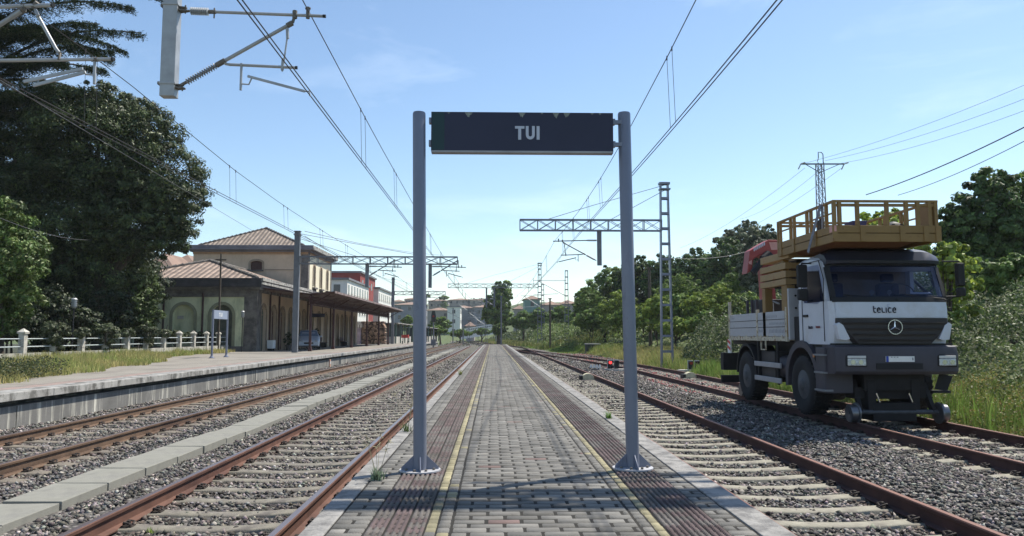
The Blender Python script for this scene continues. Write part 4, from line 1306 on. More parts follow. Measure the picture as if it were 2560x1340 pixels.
BX0, BX1 = -25.96, -16.1
BY0, BYc0, BYc1, BY1 = 52.3, 66.2, 75.7, 91.0
def near_map(y): return lambda u, z, d: (u, y+d, z)
def side_map(x): return lambda u, z, d: (x-d, u, z)
def station():
    root = thing('station_building', (-21, 72, 0), 'old arcaded station building with tiled hip roofs and a taller middle block', 'station building')
    nm = near_map(BY0); sm = side_map(BX1)
    # near end wall
    A = [(-23.65, 1.45, 2.45, 0.0, 1.0), (-21.03, 1.45, 2.45, 0.0, 1.0), (-18.45, 1.45, 2.45, 0.0, 1.0)]
    b = MB(); arch_wall(b, nm, BX0, BX1, -0.1, 4.0, A)
    wl = b.build('end_wall', mGreenW, root)
    for i, a in enumerate(A):
        arch_trim(nm, a[0], a[1], a[2], a[3], 0.2).build('arch_surround', mTrim, wl)
        p = arch_panel(nm, a[0], a[1], a[2], 0.0 if i != 0 else 2.1, 0.24)
        if i == 0:
            p.build('blind_panel', mGreenW, wl); b = MB(); b.box(a[0]-0.72, a[0]+0.72, BY0+0.22, BY0+0.3, 0, 2.1); b.build('garage_door', mDark, wl)
        elif i == 1:
            p.build('blind_panel', mGreenW, wl); b = MB(); b.box(-21.5, -21.1, BY0+0.15, BY0+0.235, 2.2, 2.42); b.build('vent_box', mConc, wl)
        else: p.build('door', mDoorG, wl); b = MB(); b.box(-18.8, -18.1, BY0+0.17, BY0+0.235, 1.0, 1.1); b.box(-18.8,-18.1,BY0+0.17,BY0+0.235,1.3,1.4); b.build('door_rails', mStoneD, wl)
    for x in (-22.35, -19.72):
        b = MB(); b.tube([(x, BY0-0.08, 0), (x, BY0-0.08, 3.95)], 0.07, 8); b.build('downpipe', mPipe, root, smooth=40)
    b = MB(); b.box(-16.95, BX1+0.05, BY0-0.05, BY0+0.9, 0, 4.02)
    b.build('corner_stones', mStoneD, root)
    b = MB()
    b.box(BX0-0.1, BX1+0.02, BY0-0.07, BY0-0.003, 3.70, 4.02); b.box(BX0-0.1, BX1+0.02, BY0-0.10, BY0-0.003, 0, 0.35)
    b.build('wall_band', mStoneD, root)
    # platform side wall
    cs = [53.9, 56.4, 58.7, 61.0, 63.3, 65.3, 68.0, 70.9, 73.8, 76.9, 79.3, 81.7, 84.1, 86.5, 88.9]
    A = [(c, 1.25, 2.55, 0.0, 1.0) for c in cs]
    b = MB(); arch_wall(b, sm, BY0+0.9, BY1, -0.1, 4.5, A)
    sw = b.build('platform_wall', mCreamW, root)
    for i, a in enumerate(A):
        arch_trim(sm, a[0], a[1], a[2], a[3], 0.16).build('arch_surround', mTrimB, sw)
        arch_panel(sm, a[0], a[1], a[2], 0.0, 0.22).build('door' if i % 2 else 'window', mDoorB if i % 3 else mDoorG, sw)
        b = MB(); b.box(BX1-0.218, BX1-0.19, a[0]-0.03, a[0]+0.03, 0.2, 2.9); b.box(BX1-0.218, BX1-0.19, a[0]-0.6, a[0]+0.6, 2.5, 2.56); b.build('glazing_bar', mTrimB, sw)
    for y in (54.9+0.25, 57.5, 62.15, 66.3, 75.6, 83):
        b = MB(); b.tube([(BX1+0.09, y, 0), (BX1+0.09, y, 4.4)], 0.065, 8); b.build('downpipe', mPipe, root, smooth=40)
    # closed far and back walls
    b = MB(); b.box(BX0, BX0+0.2, BY0+0.3, BY1, -0.1, 4.5); b.box(BX0+0.2, BX1-0.4, BY1-0.2, BY1, -0.1, 4.5)
    b.build('rear_wall', mCreamW, root)
    # cornice ring of the low wings: stepped profile
    b = MB()
    for (o, z0, z1) in ((0.12, 4.02, 4.22), (0.30, 4.22, 4.36)):
        b.box(BX0-o, BX1+o, BY0-o, BY1+o, z0, z1)
    b.build('cornice_lower', mStoneD, root)
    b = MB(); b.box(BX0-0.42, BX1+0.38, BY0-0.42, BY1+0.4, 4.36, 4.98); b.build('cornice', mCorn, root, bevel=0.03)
    b = MB(); b.box(BX1+0.385, BX1+0.46, BY0-0.40, BYc0, 4.55, 4.72); b.box(BX1+0.385, BX1+0.50, BY0-0.40, BYc0, 4.78, 5.0); b.build('lichen_moulding', mCornL, root)
    # hip roofs of the wings
    def hip(ya, yb, hipnear, name, z0, z1, x0, x1, mx_, my_):
        cx = (x0+x1)/2; run = 4.6
        r0 = ya+run if hipnear else ya; r1 = yb if hipnear else yb-run
        r = None
        b = MB()
        if hipnear: b.add([(x0,ya,z0),(x1,ya,z0),(cx,r0,z1)], [(0,1,2)])
        else: b.add([(x1,yb,z0),(x0,yb,z0),(cx,r1,z1)], [(0,1,2)])
        o1 = b.build(name, mx_, root)
        b = MB()
        b.add([(x1,ya,z0),(x1,yb,z0),(cx,r1,z1),(cx,r0,z1)], [(0,1,2,3)]); b.add([(x0,ya,z0),(cx,r0,z1),(cx,r1,z1),(x0,yb,z0)], [(0,1,2,3)])
        b.build(name, my_, root)
        b = MB(); 
        for q in ((x0,ya),(x1,ya)) if hipnear else ((x0,yb),(x1,yb)):
            s = Vector((q[0], q[1], z0)); e = Vector((cx, r0 if hipnear else r1, z1))
            for i in range(14):
                a = s.lerp(e, i/14); c = s.lerp(e, (i+0.95)/14); b.tube([a+Vector((0,0,0.02)), c+Vector((0,0,0.06))], [0.10, 0.13], 6)
        b.tube([(cx, r0, z1+0.03), (cx, r1, z1+0.03)], 0.12, 6)
        b.build('ridge_tiles', mStoneD, root)
    hip(BY0-0.1, BYc0, True, 'roof', 4.985, 6.6, BX0-0.0, BX1+0.05, mTX, mTY)
    hip(BYc1, BY1+0.1, False, 'roof', 4.985, 6.6, BX0-0.0, BX1+0.05, mTX, mTY)
    # middle block
    nm2 = near_map(BYc0); sm2 = side_map(BX1+0.03)
    b = MB(); arch_wall(b, nm2, BX0, BX1+0.03, 4.5, 8.3, [(-20.52, 1.0, 7.35, 6.75, 0.35)], 0.2)
    w2 = b.build('upper_end_wall', mCreamW, root)
    arch_trim(nm2, -20.52, 1.0, 7.35, 6.75, 0.17, flat=0.35).build('window_surround', mTrimB, w2)
    arch_panel(nm2, -20.52, 1.0, 7.35, 6.75, 0.12, 0.35).build('shutter', mDoorB, w2)
    b = MB(); b.box(-21.1, -19.9, BYc0-0.12, BYc0-0.003, 6.62, 6.74); b.build('sill', mStoneD, w2)
    b = MB(); b.tube([(-19.8, BYc0-0.05, 6.75), (-17.0, BYc0-0.05, 6.75), (-16.8, BYc0-0.05, 7.0), (-16.8, BYc0-0.05, 8.2)], 0.02, 5); b.build('wall_cable', mPipe, w2)
    b = MB(); arch_wall(b, sm2, BYc0, BYc1, 4.45, 8.3, [(c, 0.72, 7.0, 5.45, 1.0) for c in (68.5, 71.2, 73.9)], 0.2)
    w3 = b.build('upper_platform_wall', mCreamL, root)
    for c in (68.5, 71.2, 73.9):
        arch_trim(sm2, c, 0.72, 7.0, 5.45, 0.16).build('window_surround', mTrimB, w3)
        arch_panel(sm2, c, 0.72, 7.0, 5.45, 0.12).build('shutter', mDoorB, w3)
        b = MB(); b.box(BX1+0.04, BX1+0.28, c-0.62, c+0.62, 5.22, 5.36); b.box(BX1+0.04, BX1+0.18, c-0.4, c-0.25, 5.0, 5.22); b.box(BX1+0.04, BX1+0.18, c+0.25, c+0.4, 5.0, 5.22); b.build('sill', mStoneD, w3)
    b = MB(); b.box(BX1-0.55, BX1+0.07, BYc0-0.05, BYc0+0.5, 4.99, 8.28); b.box(BX1-0.3, BX1+0.07, BYc1-0.35, BYc1+0.03, 4.99, 8.28); b.build('corner_stones', mStoneD, root)
    b = MB(); b.box(BX0, BX0+0.2, BYc0+0.3, BYc1, 4.5, 8.3); b.box(BX0+0.2, BX1-0.3, BYc1-0.2, BYc1, 4.5, 8.3); b.build('upper_rear_wall', mCreamW, root)
    b = MB(); b.box(BX0-0.03, BX1+0.05, BYc0-0.06, BYc1+0.05, 8.10, 8.3); b.build('frieze', mat('m_frieze', (0.40,0.26,0.16), 0.9, var=0.2, scale=2), root)
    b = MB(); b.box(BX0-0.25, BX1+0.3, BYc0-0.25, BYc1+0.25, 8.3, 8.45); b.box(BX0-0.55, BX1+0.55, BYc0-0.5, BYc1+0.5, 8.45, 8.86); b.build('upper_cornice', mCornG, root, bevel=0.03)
    b = MB(); b.box(BX1+0.555, BX1+0.60, BYc0-0.5, BYc1+0.5, 8.5, 8.84); b.build('cornice_edge', mCornL, root)
    x0, x1, y0, y1, z0, z1 = BX0+0.3, BX1-0.3, BYc0+0.1, BYc1-0.1, 8.865, 10.95
    cx = (x0+x1)/2+0.1; ya, yb = (y0+y1)/2-0.7, (y0+y1)/2+0.7
    b = MB(); b.add([(x0,y0,z0),(x1,y0,z0),(cx,ya,z1)], [(0,1,2)]); b.add([(x1,y1,z0),(x0,y1,z0),(cx,yb,z1)], [(0,1,2)]); b.build('upper_roof', mTXg, root)
    b = MB(); b.add([(x1,y0,z0),(x1,y1,z0),(cx,yb,z1),(cx,ya,z1)], [(0,1,2,3)]); b.add([(x0,y0,z0),(cx,ya,z1),(cx,yb,z1),(x0,y1,z0)], [(0,1,2,3)]); b.build('upper_roof', mTYg, root)
    b = MB()
    for q in ((x0,y0),(x1,y0)):
        s = Vector((q[0], q[1], z0)); e = Vector((cx, ya, z1))
        for i in range(16):
            b.tube([s.lerp(e, i/16), s.lerp(e, (i+0.95)/16)+Vector((0,0,0.04))], [0.08, 0.11], 6)
    b.build('ridge_tiles', mStoneD, root)
station()

mMar = mat('m_maroon', (0.075, 0.035, 0.035), 0.75, var=0.2, scale=2)
mMarL = mat('m_canopy_fascia', (0.23, 0.18, 0.17), 0.8, var=0.2, scale=1.5, c2=(0.14,0.09,0.08), c2lo=0.5, c2hi=0.6, c2scale=1)
def canopy():
    Y0, Y1 = 52.6, 92.5
    root = thing('platform_canopy', (-12.6, 72, 0), 'long dark maroon platform canopy on thin columns along the station building', 'canopy')
    pr = [(-16.05, 4.34), (-12.6, 3.92), (-10.9, 4.08)]
    b = MB(); b.loft([[(pr[0][0],y,pr[0][1]),(pr[1][0],y,pr[1][1]),(pr[2][0],y,pr[2][1]),(pr[2][0],y,pr[2][1]+0.04),(pr[1][0],y,pr[1][1]+0.05),(pr[0][0],y,pr[0][1]+0.05)] for y in (Y0, Y1)])
    b.build('roof_sheet', mMar, root)
    b = MB(); b.box(-10.9, -10.86, Y0, Y1, 3.99, 4.14); b.build('fascia', mMarL, root)
    cols = [53.0, 60.6, 68.4, 76.6, 84.6, 92.2]
    for y in cols:
        b = MB(); b.bar((-12.6, y, 0), (-12.6, y, 3.9), 0.15, 0.15); b.bar((-12.6, y, 0), (-12.6, y, 0.2), 0.24, 0.24)
        b.bar((-12.6, y, 3.2), (-11.3, y, 3.93), 0.07, 0.07)
        b.build('column', mMar, root)
    b = MB()
    y = Y0+1
    while y < Y1:
        b.bar((-16.0, y, 4.25), (-12.6, y, 3.83), 0.06, 0.13); b.bar((-12.6, y, 3.83), (-10.95, y, 3.98), 0.06, 0.13); y += 1.6
    b.build('rafters', mMarL, root)
    b = MB(); b.box(-12.66, -12.54, Y0, Y1, 3.62, 3.82); b.box(-12.64, -12.56, Y0, Y1, 3.18, 3.24)
    y = Y0
    while y < Y1-0.4:
        b.bar((-12.6, y, 3.22), (-12.6, y+0.4, 3.64), 0.03, 0.03); b.bar((-12.6, y+0.4, 3.22), (-12.6, y, 3.64), 0.03, 0.03); b.bar((-12.6, y, 3.22), (-12.6, y, 3.64), 0.03, 0.03); y += 0.4
    b.build('lattice_girder', mMar, root)
canopy()

def small_sign():
    x = -13.5; ya, yb = 37.1, 39.1
    root = thing('platform_name_sign', (x, 38.1, 0), 'small grey-blue name sign on two posts on the side platform, in front of the fence', 'station sign')
    for y in (ya, yb):
        b = MB(); b.tube([(x, y, 0), (x, y, 2.33)], 0.055, 10); p = b.build('post', mSteelB, root, smooth=40)
        b = MB(); b.tube([(x, y, 0), (x, y, 0.02)], 0.15, 12); b.tube([(x, y, 0.02), (x, y, 0.12)], [0.12, 0.055], 8); b.build('base_plate', mSteelB, p)
    b = MB(); b.box(x-0.03, x+0.03, ya+0.07, yb-0.07, 1.9, 2.32); bd = b.build('sign_board', mat('m_board2', (0.24,0.28,0.36), 0.5, var=0.1), root)
    b = MB(); yy = 37.9
    xf = x+0.032
    b.box(xf, xf+0.004, yy-0.1, yy+0.08, 2.16, 2.2); b.box(xf, xf+0.004, yy-0.03, yy+0.01, 2.02, 2.16)
    b.box(xf, xf+0.004, yy+0.12, yy+0.16, 2.02, 2.2); b.box(xf, xf+0.004, yy+0.16, yy+0.24, 2.02, 2.06); b.box(xf, xf+0.004, yy+0.24, yy+0.28, 2.02, 2.2); b.box(xf, xf+0.004, yy+0.33, yy+0.37, 2.02, 2.2)
    b.build('lettering', mWhite, bd)
    b = MB(); b.box(x-0.02, x+0.05, yy+0.0, yy+0.3, 1.99, 2.22) if False else b.box(x-0.035, x-0.031, yy-0.2, yy+0.5, 2.0, 2.22); b.build('rear_plate', mWhite, bd)
small_sign()

def lantern(px, Y, pyt, label):
    p = at(px, pyt, Y); x = p.x; zt = p.z
    root = thing('platform_lamp', (x, Y, 0), label, 'lamp post', 'lantern lamp posts behind the fence')
    b = MB(); b.tube([(x, Y, -0.2), (x, Y, zt-0.45)], 0.03, 8); b.build('post', mBlk, root)
    b = MB(); b.tube([(x, Y, zt-0.06), (x, Y, zt)], [0.14, 0.08], 14); b.tube([(x, Y, zt-0.46), (x, Y, zt-0.40)], [0.07, 0.11], 14)
    for k in range(4): b.tube([(x, Y, zt-0.36+k*0.09), (x, Y, zt-0.34+k*0.09)], 0.135, 14)
    b.build('louvre', mGalv, root, smooth=40)
    b = MB(); b.tube([(x, Y, zt-0.40), (x, Y, zt-0.06)], 0.10, 14); b.build('lamp_glass', mGalv, root, smooth=40)
lantern(186, 34.3, 745, 'cylindrical louvred lamp on a thin post in front of the big dark tree')
lantern(607, 51.2, 777, 'cylindrical louvred lamp on a thin post near the building corner')

# ---- garden fence: concrete posts, two rails, low wall
mFen = mat('m_fence_conc', (0.50, 0.47, 0.41), 0.95, var=0.2, scale=4, c2=(0.22,0.21,0.18), c2lo=0.47, c2hi=0.62, c2scale=5, bump=0.3, bscale=40)
mFenR = mat('m_fence_rail', (0.42, 0.46, 0.46), 0.7, var=0.15, scale=4)
mFenW = mat('m_fence_wall', (0.40, 0.38, 0.33), 0.95, var=0.25, scale=2, c2=(0.15,0.15,0.11), c2lo=0.45, c2hi=0.62, c2scale=3)
def fence():
    FX = -17.9
    root = thing('garden_fence', (FX, 40, 0), 'old concrete post fence with two thin rails and peaked caps, in front of the trees', 'fence')
    ys = [19.2+2.07*k for k in range(17)]
    b = MB(); b.box(FX-0.09, FX+0.09, 18, 52.0, -0.05, 0.42); b.build('low_wall', mFenW, root)
    for y in ys:
        if y > 52.1: continue
        b = MB(); b.box(FX-0.11, FX+0.11, y-0.11, y+0.11, 0.0, 1.16)
        b.box(FX-0.15, FX+0.15, y-0.15, y+0.15, 1.16, 1.22)
        b.add([(FX-0.16,y-0.16,1.22),(FX+0.16,y-0.16,1.22),(FX+0.16,y+0.16,1.22),(FX-0.16,y+0.16,1.22),(FX,y,1.37)], [(3,2,1,0),(0,1,4),(1,2,4),(2,3,4),(3,0,4)])
        b.build('post', mFen, root)
    for z in (0.66, 0.96):
        b = MB(); b.tube([(FX, 18, z), (FX, 52.0, z)], 0.022, 8); b.build('rail', mFenR, root, smooth=40)
fence()

# ---- small things by the building
def potted(x, y, h, label):
    root = thing('potted_plant', (x, y, 0), label, 'plant', 'plants in pots by the station wall')
    b = MB(); b.tube([(x,y,0),(x,y,0.35),(x,y,0.4)], [0.17,0.24,0.26], 12); b.build('pot', mat('m_pot', (0.10,0.09,0.085), 0.8), root, smooth=40)
    return root
def wall_box():
    root = thing('white_cabinet', (-15.75, 54.9, 0), 'small white cabinet standing against the shaded station wall', 'cabinet')
    b = MB(); b.box(-16.02, -15.6, 54.6, 55.3, 0.15, 0.75); b.build('body', mWhite, root, bevel=0.02)
    b = MB(); b.box(-16.0, -15.65, 54.65, 54.75, 0, 0.15); b.box(-16.0, -15.65, 55.15, 55.25, 0, 0.15); b.build('feet', mBlk, root)
wall_box()
def hang_sign():
    root = thing('hanging_sign', (-14.2, 62, 3.0), 'dark hanging sign board under the canopy', 'sign')
    b = MB(); b.box(-14.85, -13.6, 61.97, 62.03, 2.55, 2.85); b.build('board', mNavy, root)
    b = MB(); b.bar((-14.6, 62, 2.85), (-14.6, 62, 4.0), 0.03, 0.03); b.bar((-13.8, 62, 2.85), (-13.8, 62, 4.0), 0.03, 0.03); b.build('hanger', mBlk, root)
hang_sign()
def bench(x, y, label):
    root = thing('platform_bench', (x, y, 0), label, 'bench', 'benches under the canopy')
    b = MB(); b.box(x-0.25, x+0.25, y-0.8, y+0.8, 0.42, 0.47); b.build('seat', mDoorB, root)
    b = MB(); b.box(x-0.29, x-0.25, y-0.8, y+0.8, 0.5, 0.9); b.build('backrest', mDoorB, root)
    for k in (-0.6, 0.6):
        b = MB(); b.box(x-0.25, x+0.22, y+k-0.03, y+k+0.03, 0, 0.42); b.build('leg', mBlk, root)
bench(-15.5, 70, 'dark bench in the shade of the canopy, beyond the parked car')
bench(-15.5, 80, 'dark bench at the far end of the shaded station wall')

mLog = mat('m_log', (0.30, 0.19, 0.12), 0.9, var=0.3, scale=3, attr=True)
def woodpile():
    V = MB(); 
    Yf = 95.0
    x0, x1 = at(905, 838, Yf).x, at(963, 838, Yf).x
    z = 0.1; row = 0
    while z < 2.75:
        x = x0 + (0.09 if row % 2 else 0)
        while x < x1 - (0.5*max(0, z-2.2)):
            r = random.uniform(0.07, 0.105); k = random.uniform(0.4, 1.5); 
            c = (0.44*k, 0.30*k, 0.21*k) if random.random() < 0.75 else (0.08,0.05,0.035)
            dy = random.uniform(-0.15, 0.1)
            V.tube([(x, Yf+dy, z), (x+random.uniform(-.03,.03), Yf+1.6, z)], r, 7, c=c)
            x += 0.185
        z += 0.165; row += 1
    root = thing('firewood_stack', ((x0+x1)/2, Yf, 0), 'tall stack of sawn firewood past the far end of the station', 'firewood stack')
    o = V.build('logs', mLog, root); tag(o, kind='stuff')
    b = MB(); b.box(x0-1.4, x0-0.1, Yf-0.5, Yf+1.2, 0, 2.0); b.build('tarpaulin', mat('m_tarp', (0.40,0.34,0.42), 0.7, var=0.4, scale=2), root)
    b = MB()
    for k in range(5): b.box(x0-1.5, x0+0.4, Yf-0.6+0.02*k, Yf+1.0, 2.03+k*0.16, 2.14+k*0.16)
    b.build('planks', mat('m_plank', (0.22,0.16,0.13), 0.9, var=0.3, scale=5), root)
woodpile()

mShed = mat('m_shed', (0.035, 0.05, 0.05), 0.8, var=0.3, scale=2)
mShedG = mat('m_shed_green', (0.07, 0.12, 0.10), 0.8, var=0.3, scale=2)
def shed(x0, x1, y0, y1, h, label):
    root = thing('goods_shed', ((x0+x1)/2, y0, 0), label, 'shed', 'low dark sheds beyond the canopy')
    b = MB(); b.box(x0, x1-1.5, y0, y1, 0, h-0.1); b.build('body', mShed, root)
    b = MB(); b.box(x0-0.3, x1+0.3, y0-0.3, y1+0.3, h-0.1, h); b.build('roof', mCornL, root)
    n = 5
    for i in range(n):
        y = y0+(y1-y0)*i/(n-1)
        b = MB(); b.bar((x1, y, 0), (x1, y, h-0.1), 0.16, 0.16); b.build('post', mShedG, root)
    b = MB(); b.box(x1-1.3, x1-0.2, y0+0.5, y1-0.5, 0.0, 0.9); b.build('low_wall', mConc, root)
shed(-17.0, -12.8, 101, 122, 2.75, 'dark green open-sided shed behind the firewood stack')
shed(-14.2, -10.6, 126, 150, 2.4, 'second dark shed farther along, behind the left sign post')
def redcart():
    p = at(1013, 846, 99)
    root = thing('red_trolley', (p.x, 99, 0), 'small red trolley by the shed at the platform end', 'trolley')
    b = MB(); b.box(p.x-0.45, p.x+0.45, 98.6, 99.4, 0.75, 1.15); b.build('body', mat('m_redbox', (0.45,0.05,0.04), 0.6), root)
    for k in (-0.35, 0.35):
        b = MB(); b.tube([(p.x+k-0.05, 99, 0.18), (p.x+k+0.05, 99, 0.18)], 0.18, 10); b.build('wheel', mBlk, root)
    b = MB(); b.bar((p.x-0.3, 99, 0.2), (p.x-0.3, 99, 0.75), 0.06, 0.06); b.bar((p.x+0.3, 99, 0.2), (p.x+0.3, 99, 0.75), 0.06, 0.06); b.build('frame', mBlk, root)
redcart()

# ---- town buildings
mRedB = mat('m_red_building', (0.24, 0.045, 0.038), 0.85, var=0.15, scale=0.6)
mWhiteB = mat('m_white_building', (0.70, 0.68, 0.64), 0.85, var=0.08, scale=0.5)
mGreyB = mat('m_grey_building', (0.22, 0.225, 0.25), 0.9, var=0.1, scale=0.3)
mBeigeB = mat('m_beige_building', (0.30, 0.27, 0.25), 0.9, var=0.1, scale=0.3)
mOrB = mat('m_orange_building', (0.60, 0.32, 0.16), 0.9, var=0.1, scale=0.3)
mGrnB = mat('m_green_building', (0.17, 0.28, 0.25), 0.85, var=0.1, scale=0.3)
mWinD = mat('m_window_dark', (0.035, 0.04, 0.05), 0.2, spec=0.6)
mRoofT = mat('m_roof_terracotta', (0.24, 0.165, 0.13), 0.9, var=0.25, scale=0.5, c2=(0.26,0.17,0.13), c2scale=0.3)
def block(x0, x1, y0, y1, z0, z1, wallm, roof, label, cat='building', fl=3.0, bay=3.0, name='apartment_building', winm=None, roofh=2.2, front=True, side=True, sill=False, group=None, ww=1.1, wh=1.4):
    root = thing(name, ((x0+x1)/2, (y0+y1)/2, z0), label, cat, group)
    b = MB(); b.box(x0, x1, y0, y1, z0-3, z1); wl = b.build('wall', wallm, root)
    if roof == 'hip':
        cx, o = (x0+x1)/2, 0.6
        d = min(x1-x0, y1-y0)/2
        b = MB()
        if (x1-x0) > (y1-y0):
            cy = (y0+y1)/2
            b.add([(x0-o,y0-o,z1),(x1+o,y0-o,z1),(x1+o,y1+o,z1),(x0-o,y1+o,z1),(x0+d,cy,z1+roofh),(x1-d,cy,z1+roofh)], [(0,1,5,4),(1,2,5),(2,3,4,5),(3,0,4),(3,2,1,0)])
        else:
            b.add([(x0-o,y0-o,z1),(x1+o,y0-o,z1),(x1+o,y1+o,z1),(x0-o,y1+o,z1),(cx,y0+d,z1+roofh),(cx,y1-d,z1+roofh)], [(0,1,4),(1,2,5,4),(2,3,5),(3,0,4,5),(3,2,1,0)])
        b.build('roof', mRoofT, root)
    elif roof == 'flat':
        b = MB(); b.box(x0-0.3, x1+0.3, y0-0.3, y1+0.3, z1, z1+0.35); b.build('roof', mCornG, root)
    cnt = 0
    nf = max(1, int((z1-z0)/fl))
    def win(bx):
        nonlocal cnt
        if cnt >= 96: return
        b = MB(); b.box(*bx[0]); f = b.build('window', winm or mWinD, root)
        if sill:
            b = MB(); b.box(*bx[1]); b.build('window_sill', mConc, f)
        cnt += 1
    for k in range(nf):
        zc = z0+(z1-z0)*(k+0.55)/nf
        if front:
            nb = max(1, int((x1-x0)/bay))
            for i in range(nb):
                x = x0+(x1-x0)*(i+0.5)/nb
                win(((x-ww/2, x+ww/2, y0-0.04, y0+0.1, zc-wh/2, zc+wh/2), (x-ww/2-.1, x+ww/2+.1, y0-0.15, y0-0.041, zc-wh/2-0.15, zc-wh/2)))
        if side:
            nb = max(1, int((y1-y0)/bay))
            for i in range(nb):
                y = y0+(y1-y0)*(i+0.5)/nb
                win(((x1-0.1, x1+0.04, y-ww/2, y+ww/2, zc-wh/2, zc+wh/2), (x1+0.041, x1+0.15, y-ww/2-.1, y+ww/2+.1, zc-wh/2-0.15, zc-wh/2)))
    return root
def wx(px, Y): return at(px, 838, Y).x
def wz(py, Y): return at(1232, py, Y).z
block(wx(830,128)-8, wx(866,128), 128, 150, 0.5, wz(700,128), mWhiteB, 'flat', 'white block with upright dark windows, left of the red building and above the canopy', sill=True, fl=2.6, bay=2.6)
block(wx(868,142)-7, wx(898,142), 142, 158, 0.5, wz(683,142), mRedB, 'flat', 'dark red block standing above the white ones behind the canopy', fl=3.2, bay=5)
block(wx(898,160)-8, wx(914,160), 160, 172, 0.5, wz(690,160), mRedB, 'flat', 'narrow red block just right of the bigger red one', fl=3.0, bay=6)
block(wx(915,165)-1, wx(945,165), 165, 190, 0.5, wz(722,165), mWhiteB, 'flat', 'white block with dark shutters right of the red buildings', sill=True, fl=3.0, bay=2.8)
block(wx(360,92), wx(420,92), 92, 100, 0.5, wz(672,92), mOrB, 'hip', 'orange house with a tiled roof peeping out between tree and station', 'house', name='house', bay=3, roofh=2.0)
block(wx(415,104), wx(480,104), 104, 112, 0.5, wz(668,104), mOrB, 'hip', 'second orange tiled house just left of the station roof', 'house', name='house', bay=3, roofh=1.8)
town = [ # px0, px1, py_top(eave), Y, wall, roof label
 (985, 1062, 762, 300, mGreyB, 'grey tiled apartment row left of the island platform sign post'),
 (1010, 1058, 748, 430, mBeigeB, 'beige building on the skyline above the grey row'),
 (1068, 1128, 776, 290, mBeigeB, 'beige apartment house just right of the left sign post'),
 (1118, 1150, 768, 275, mWhiteB, 'white balcony tower in the middle distance'),
 (1128, 1188, 770, 330, mGreyB, 'grey apartment row in the centre of the town'),
 (1184, 1234, 768, 322, mGreyB, 'grey-blue apartment row left of the tall tree'),
 (1070, 1120, 752, 440, mBeigeB, 'pinkish-roofed building above the beige house'),
 (1120, 1180, 750, 460, mBeigeB, 'long terracotta-roofed skyline building'),
 (1175, 1235, 750, 450, mBeigeB, 'pale skyline building behind the tall tree'),
 (975, 1012, 754, 420, mBeigeB, 'pale skyline building at the canopy tip'),
 (1286, 1312, 772, 260, mBeigeB, 'pale house right of the tall tree'),
 (1312, 1350, 748, 240, mGrnB, 'sea-green building behind the far gantry mast'),
 (1358, 1400, 762, 230, mBeigeB, 'beige tiled house among the trees on the right'),
 (1398, 1445, 759, 235, mBeigeB, 'long tiled house at the edge of the right-hand trees'),
 (1165, 1185, 815, 232, mBeigeB, 'small light blue-grey hut at the foot of the town'),
]
for i, (a, c, t, Y, wm, lab) in enumerate(town):
    x0, x1 = wx(a, Y), wx(c, Y); zt = wz(t, Y)
    zg = float(terr((x0+x1)/2, Y))
    block(x0, x1, Y, Y+13, zg, zt, wm, 'hip' if i != 3 else 'flat', lab, roofh=1.3, fl=3.0, bay=3.6, side=True, group='town buildings in the distance')
def railing():
    root = thing('white_railing', (wx(1190,205), 205, 1), 'long pale railing along the road below the town', 'railing')
    b = MB()
    x0, x1 = wx(1150,205), wx(1234,205)
    for i in range(20):
        t = i/19; x = x0+(x1-x0)*t; zb = wz(836-14*t, 205); b.bar((x, 205, zb-1.5), (x, 205, zb+1.2), 0.15, 0.1)
    b.build('balusters', mWhite, root)
    b = MB(); b.bar((x0,205,wz(836,205)+1.2), (x1,205,wz(822,205)+1.2), 0.25, 0.25); b.bar((x0,205,wz(836,205)+0.5), (x1,205,wz(822,205)+0.5), 0.15, 0.35); b.bar((x0,205.2,wz(836,205)-0.6), (x1,205.2,wz(822,205)-0.6), 0.3, 1.6); b.build('top_rail', mWhite, root)
railing()
# ================================================================== VEGETATION
def leaf_mat(name, rough=0.55, spec=0.35, trans=0.25):
    return mat(name, (0.05,0.08,0.03), rough, var=0.18, scale=0.6, attr=True, trans=trans, spec=spec)
mLeaf = leaf_mat('m_leaf', trans=0.38); mLeafG = leaf_mat('m_leaf_glossy', 0.52, 0.32, 0.18); mNeedle = leaf_mat('m_needle', 0.8, 0.2, 0.1)
mGrass = leaf_mat('m_grass', 0.8, 0.2, 0.3)
mBark = mat('m_bark', (0.07, 0.055, 0.045), 0.95, var=0.35, scale=3, bump=0.6, bscale=14, stretch=(2,2,0.4))

def rdir(n):
    v = rng.normal(size=(n,3)); return v/np.linalg.norm(v, axis=1, keepdims=True)
def leaf_arrays(P, N, size, aspect=0.5, flat=0.0):
    n = len(P)
    N = N/np.maximum(np.linalg.norm(N, axis=1, keepdims=True), 1e-6)
    A = np.cross(N, rdir(n)); A /= np.maximum(np.linalg.norm(A, axis=1, keepdims=True), 1e-6)
    B = np.cross(N, A)
    s = (size*rng.uniform(0.65, 1.35, n))[:,None]
    V = np.stack([P-A*s*0.5, P+B*s*aspect*0.5, P+A*s*0.5, P-B*s*aspect*0.5], 1)
    V[:,1] += N*s*0.08; V[:,3] += N*s*0.08
    Fc = np.arange(n*4).reshape(n,4)
    return V.reshape(-1,3), Fc

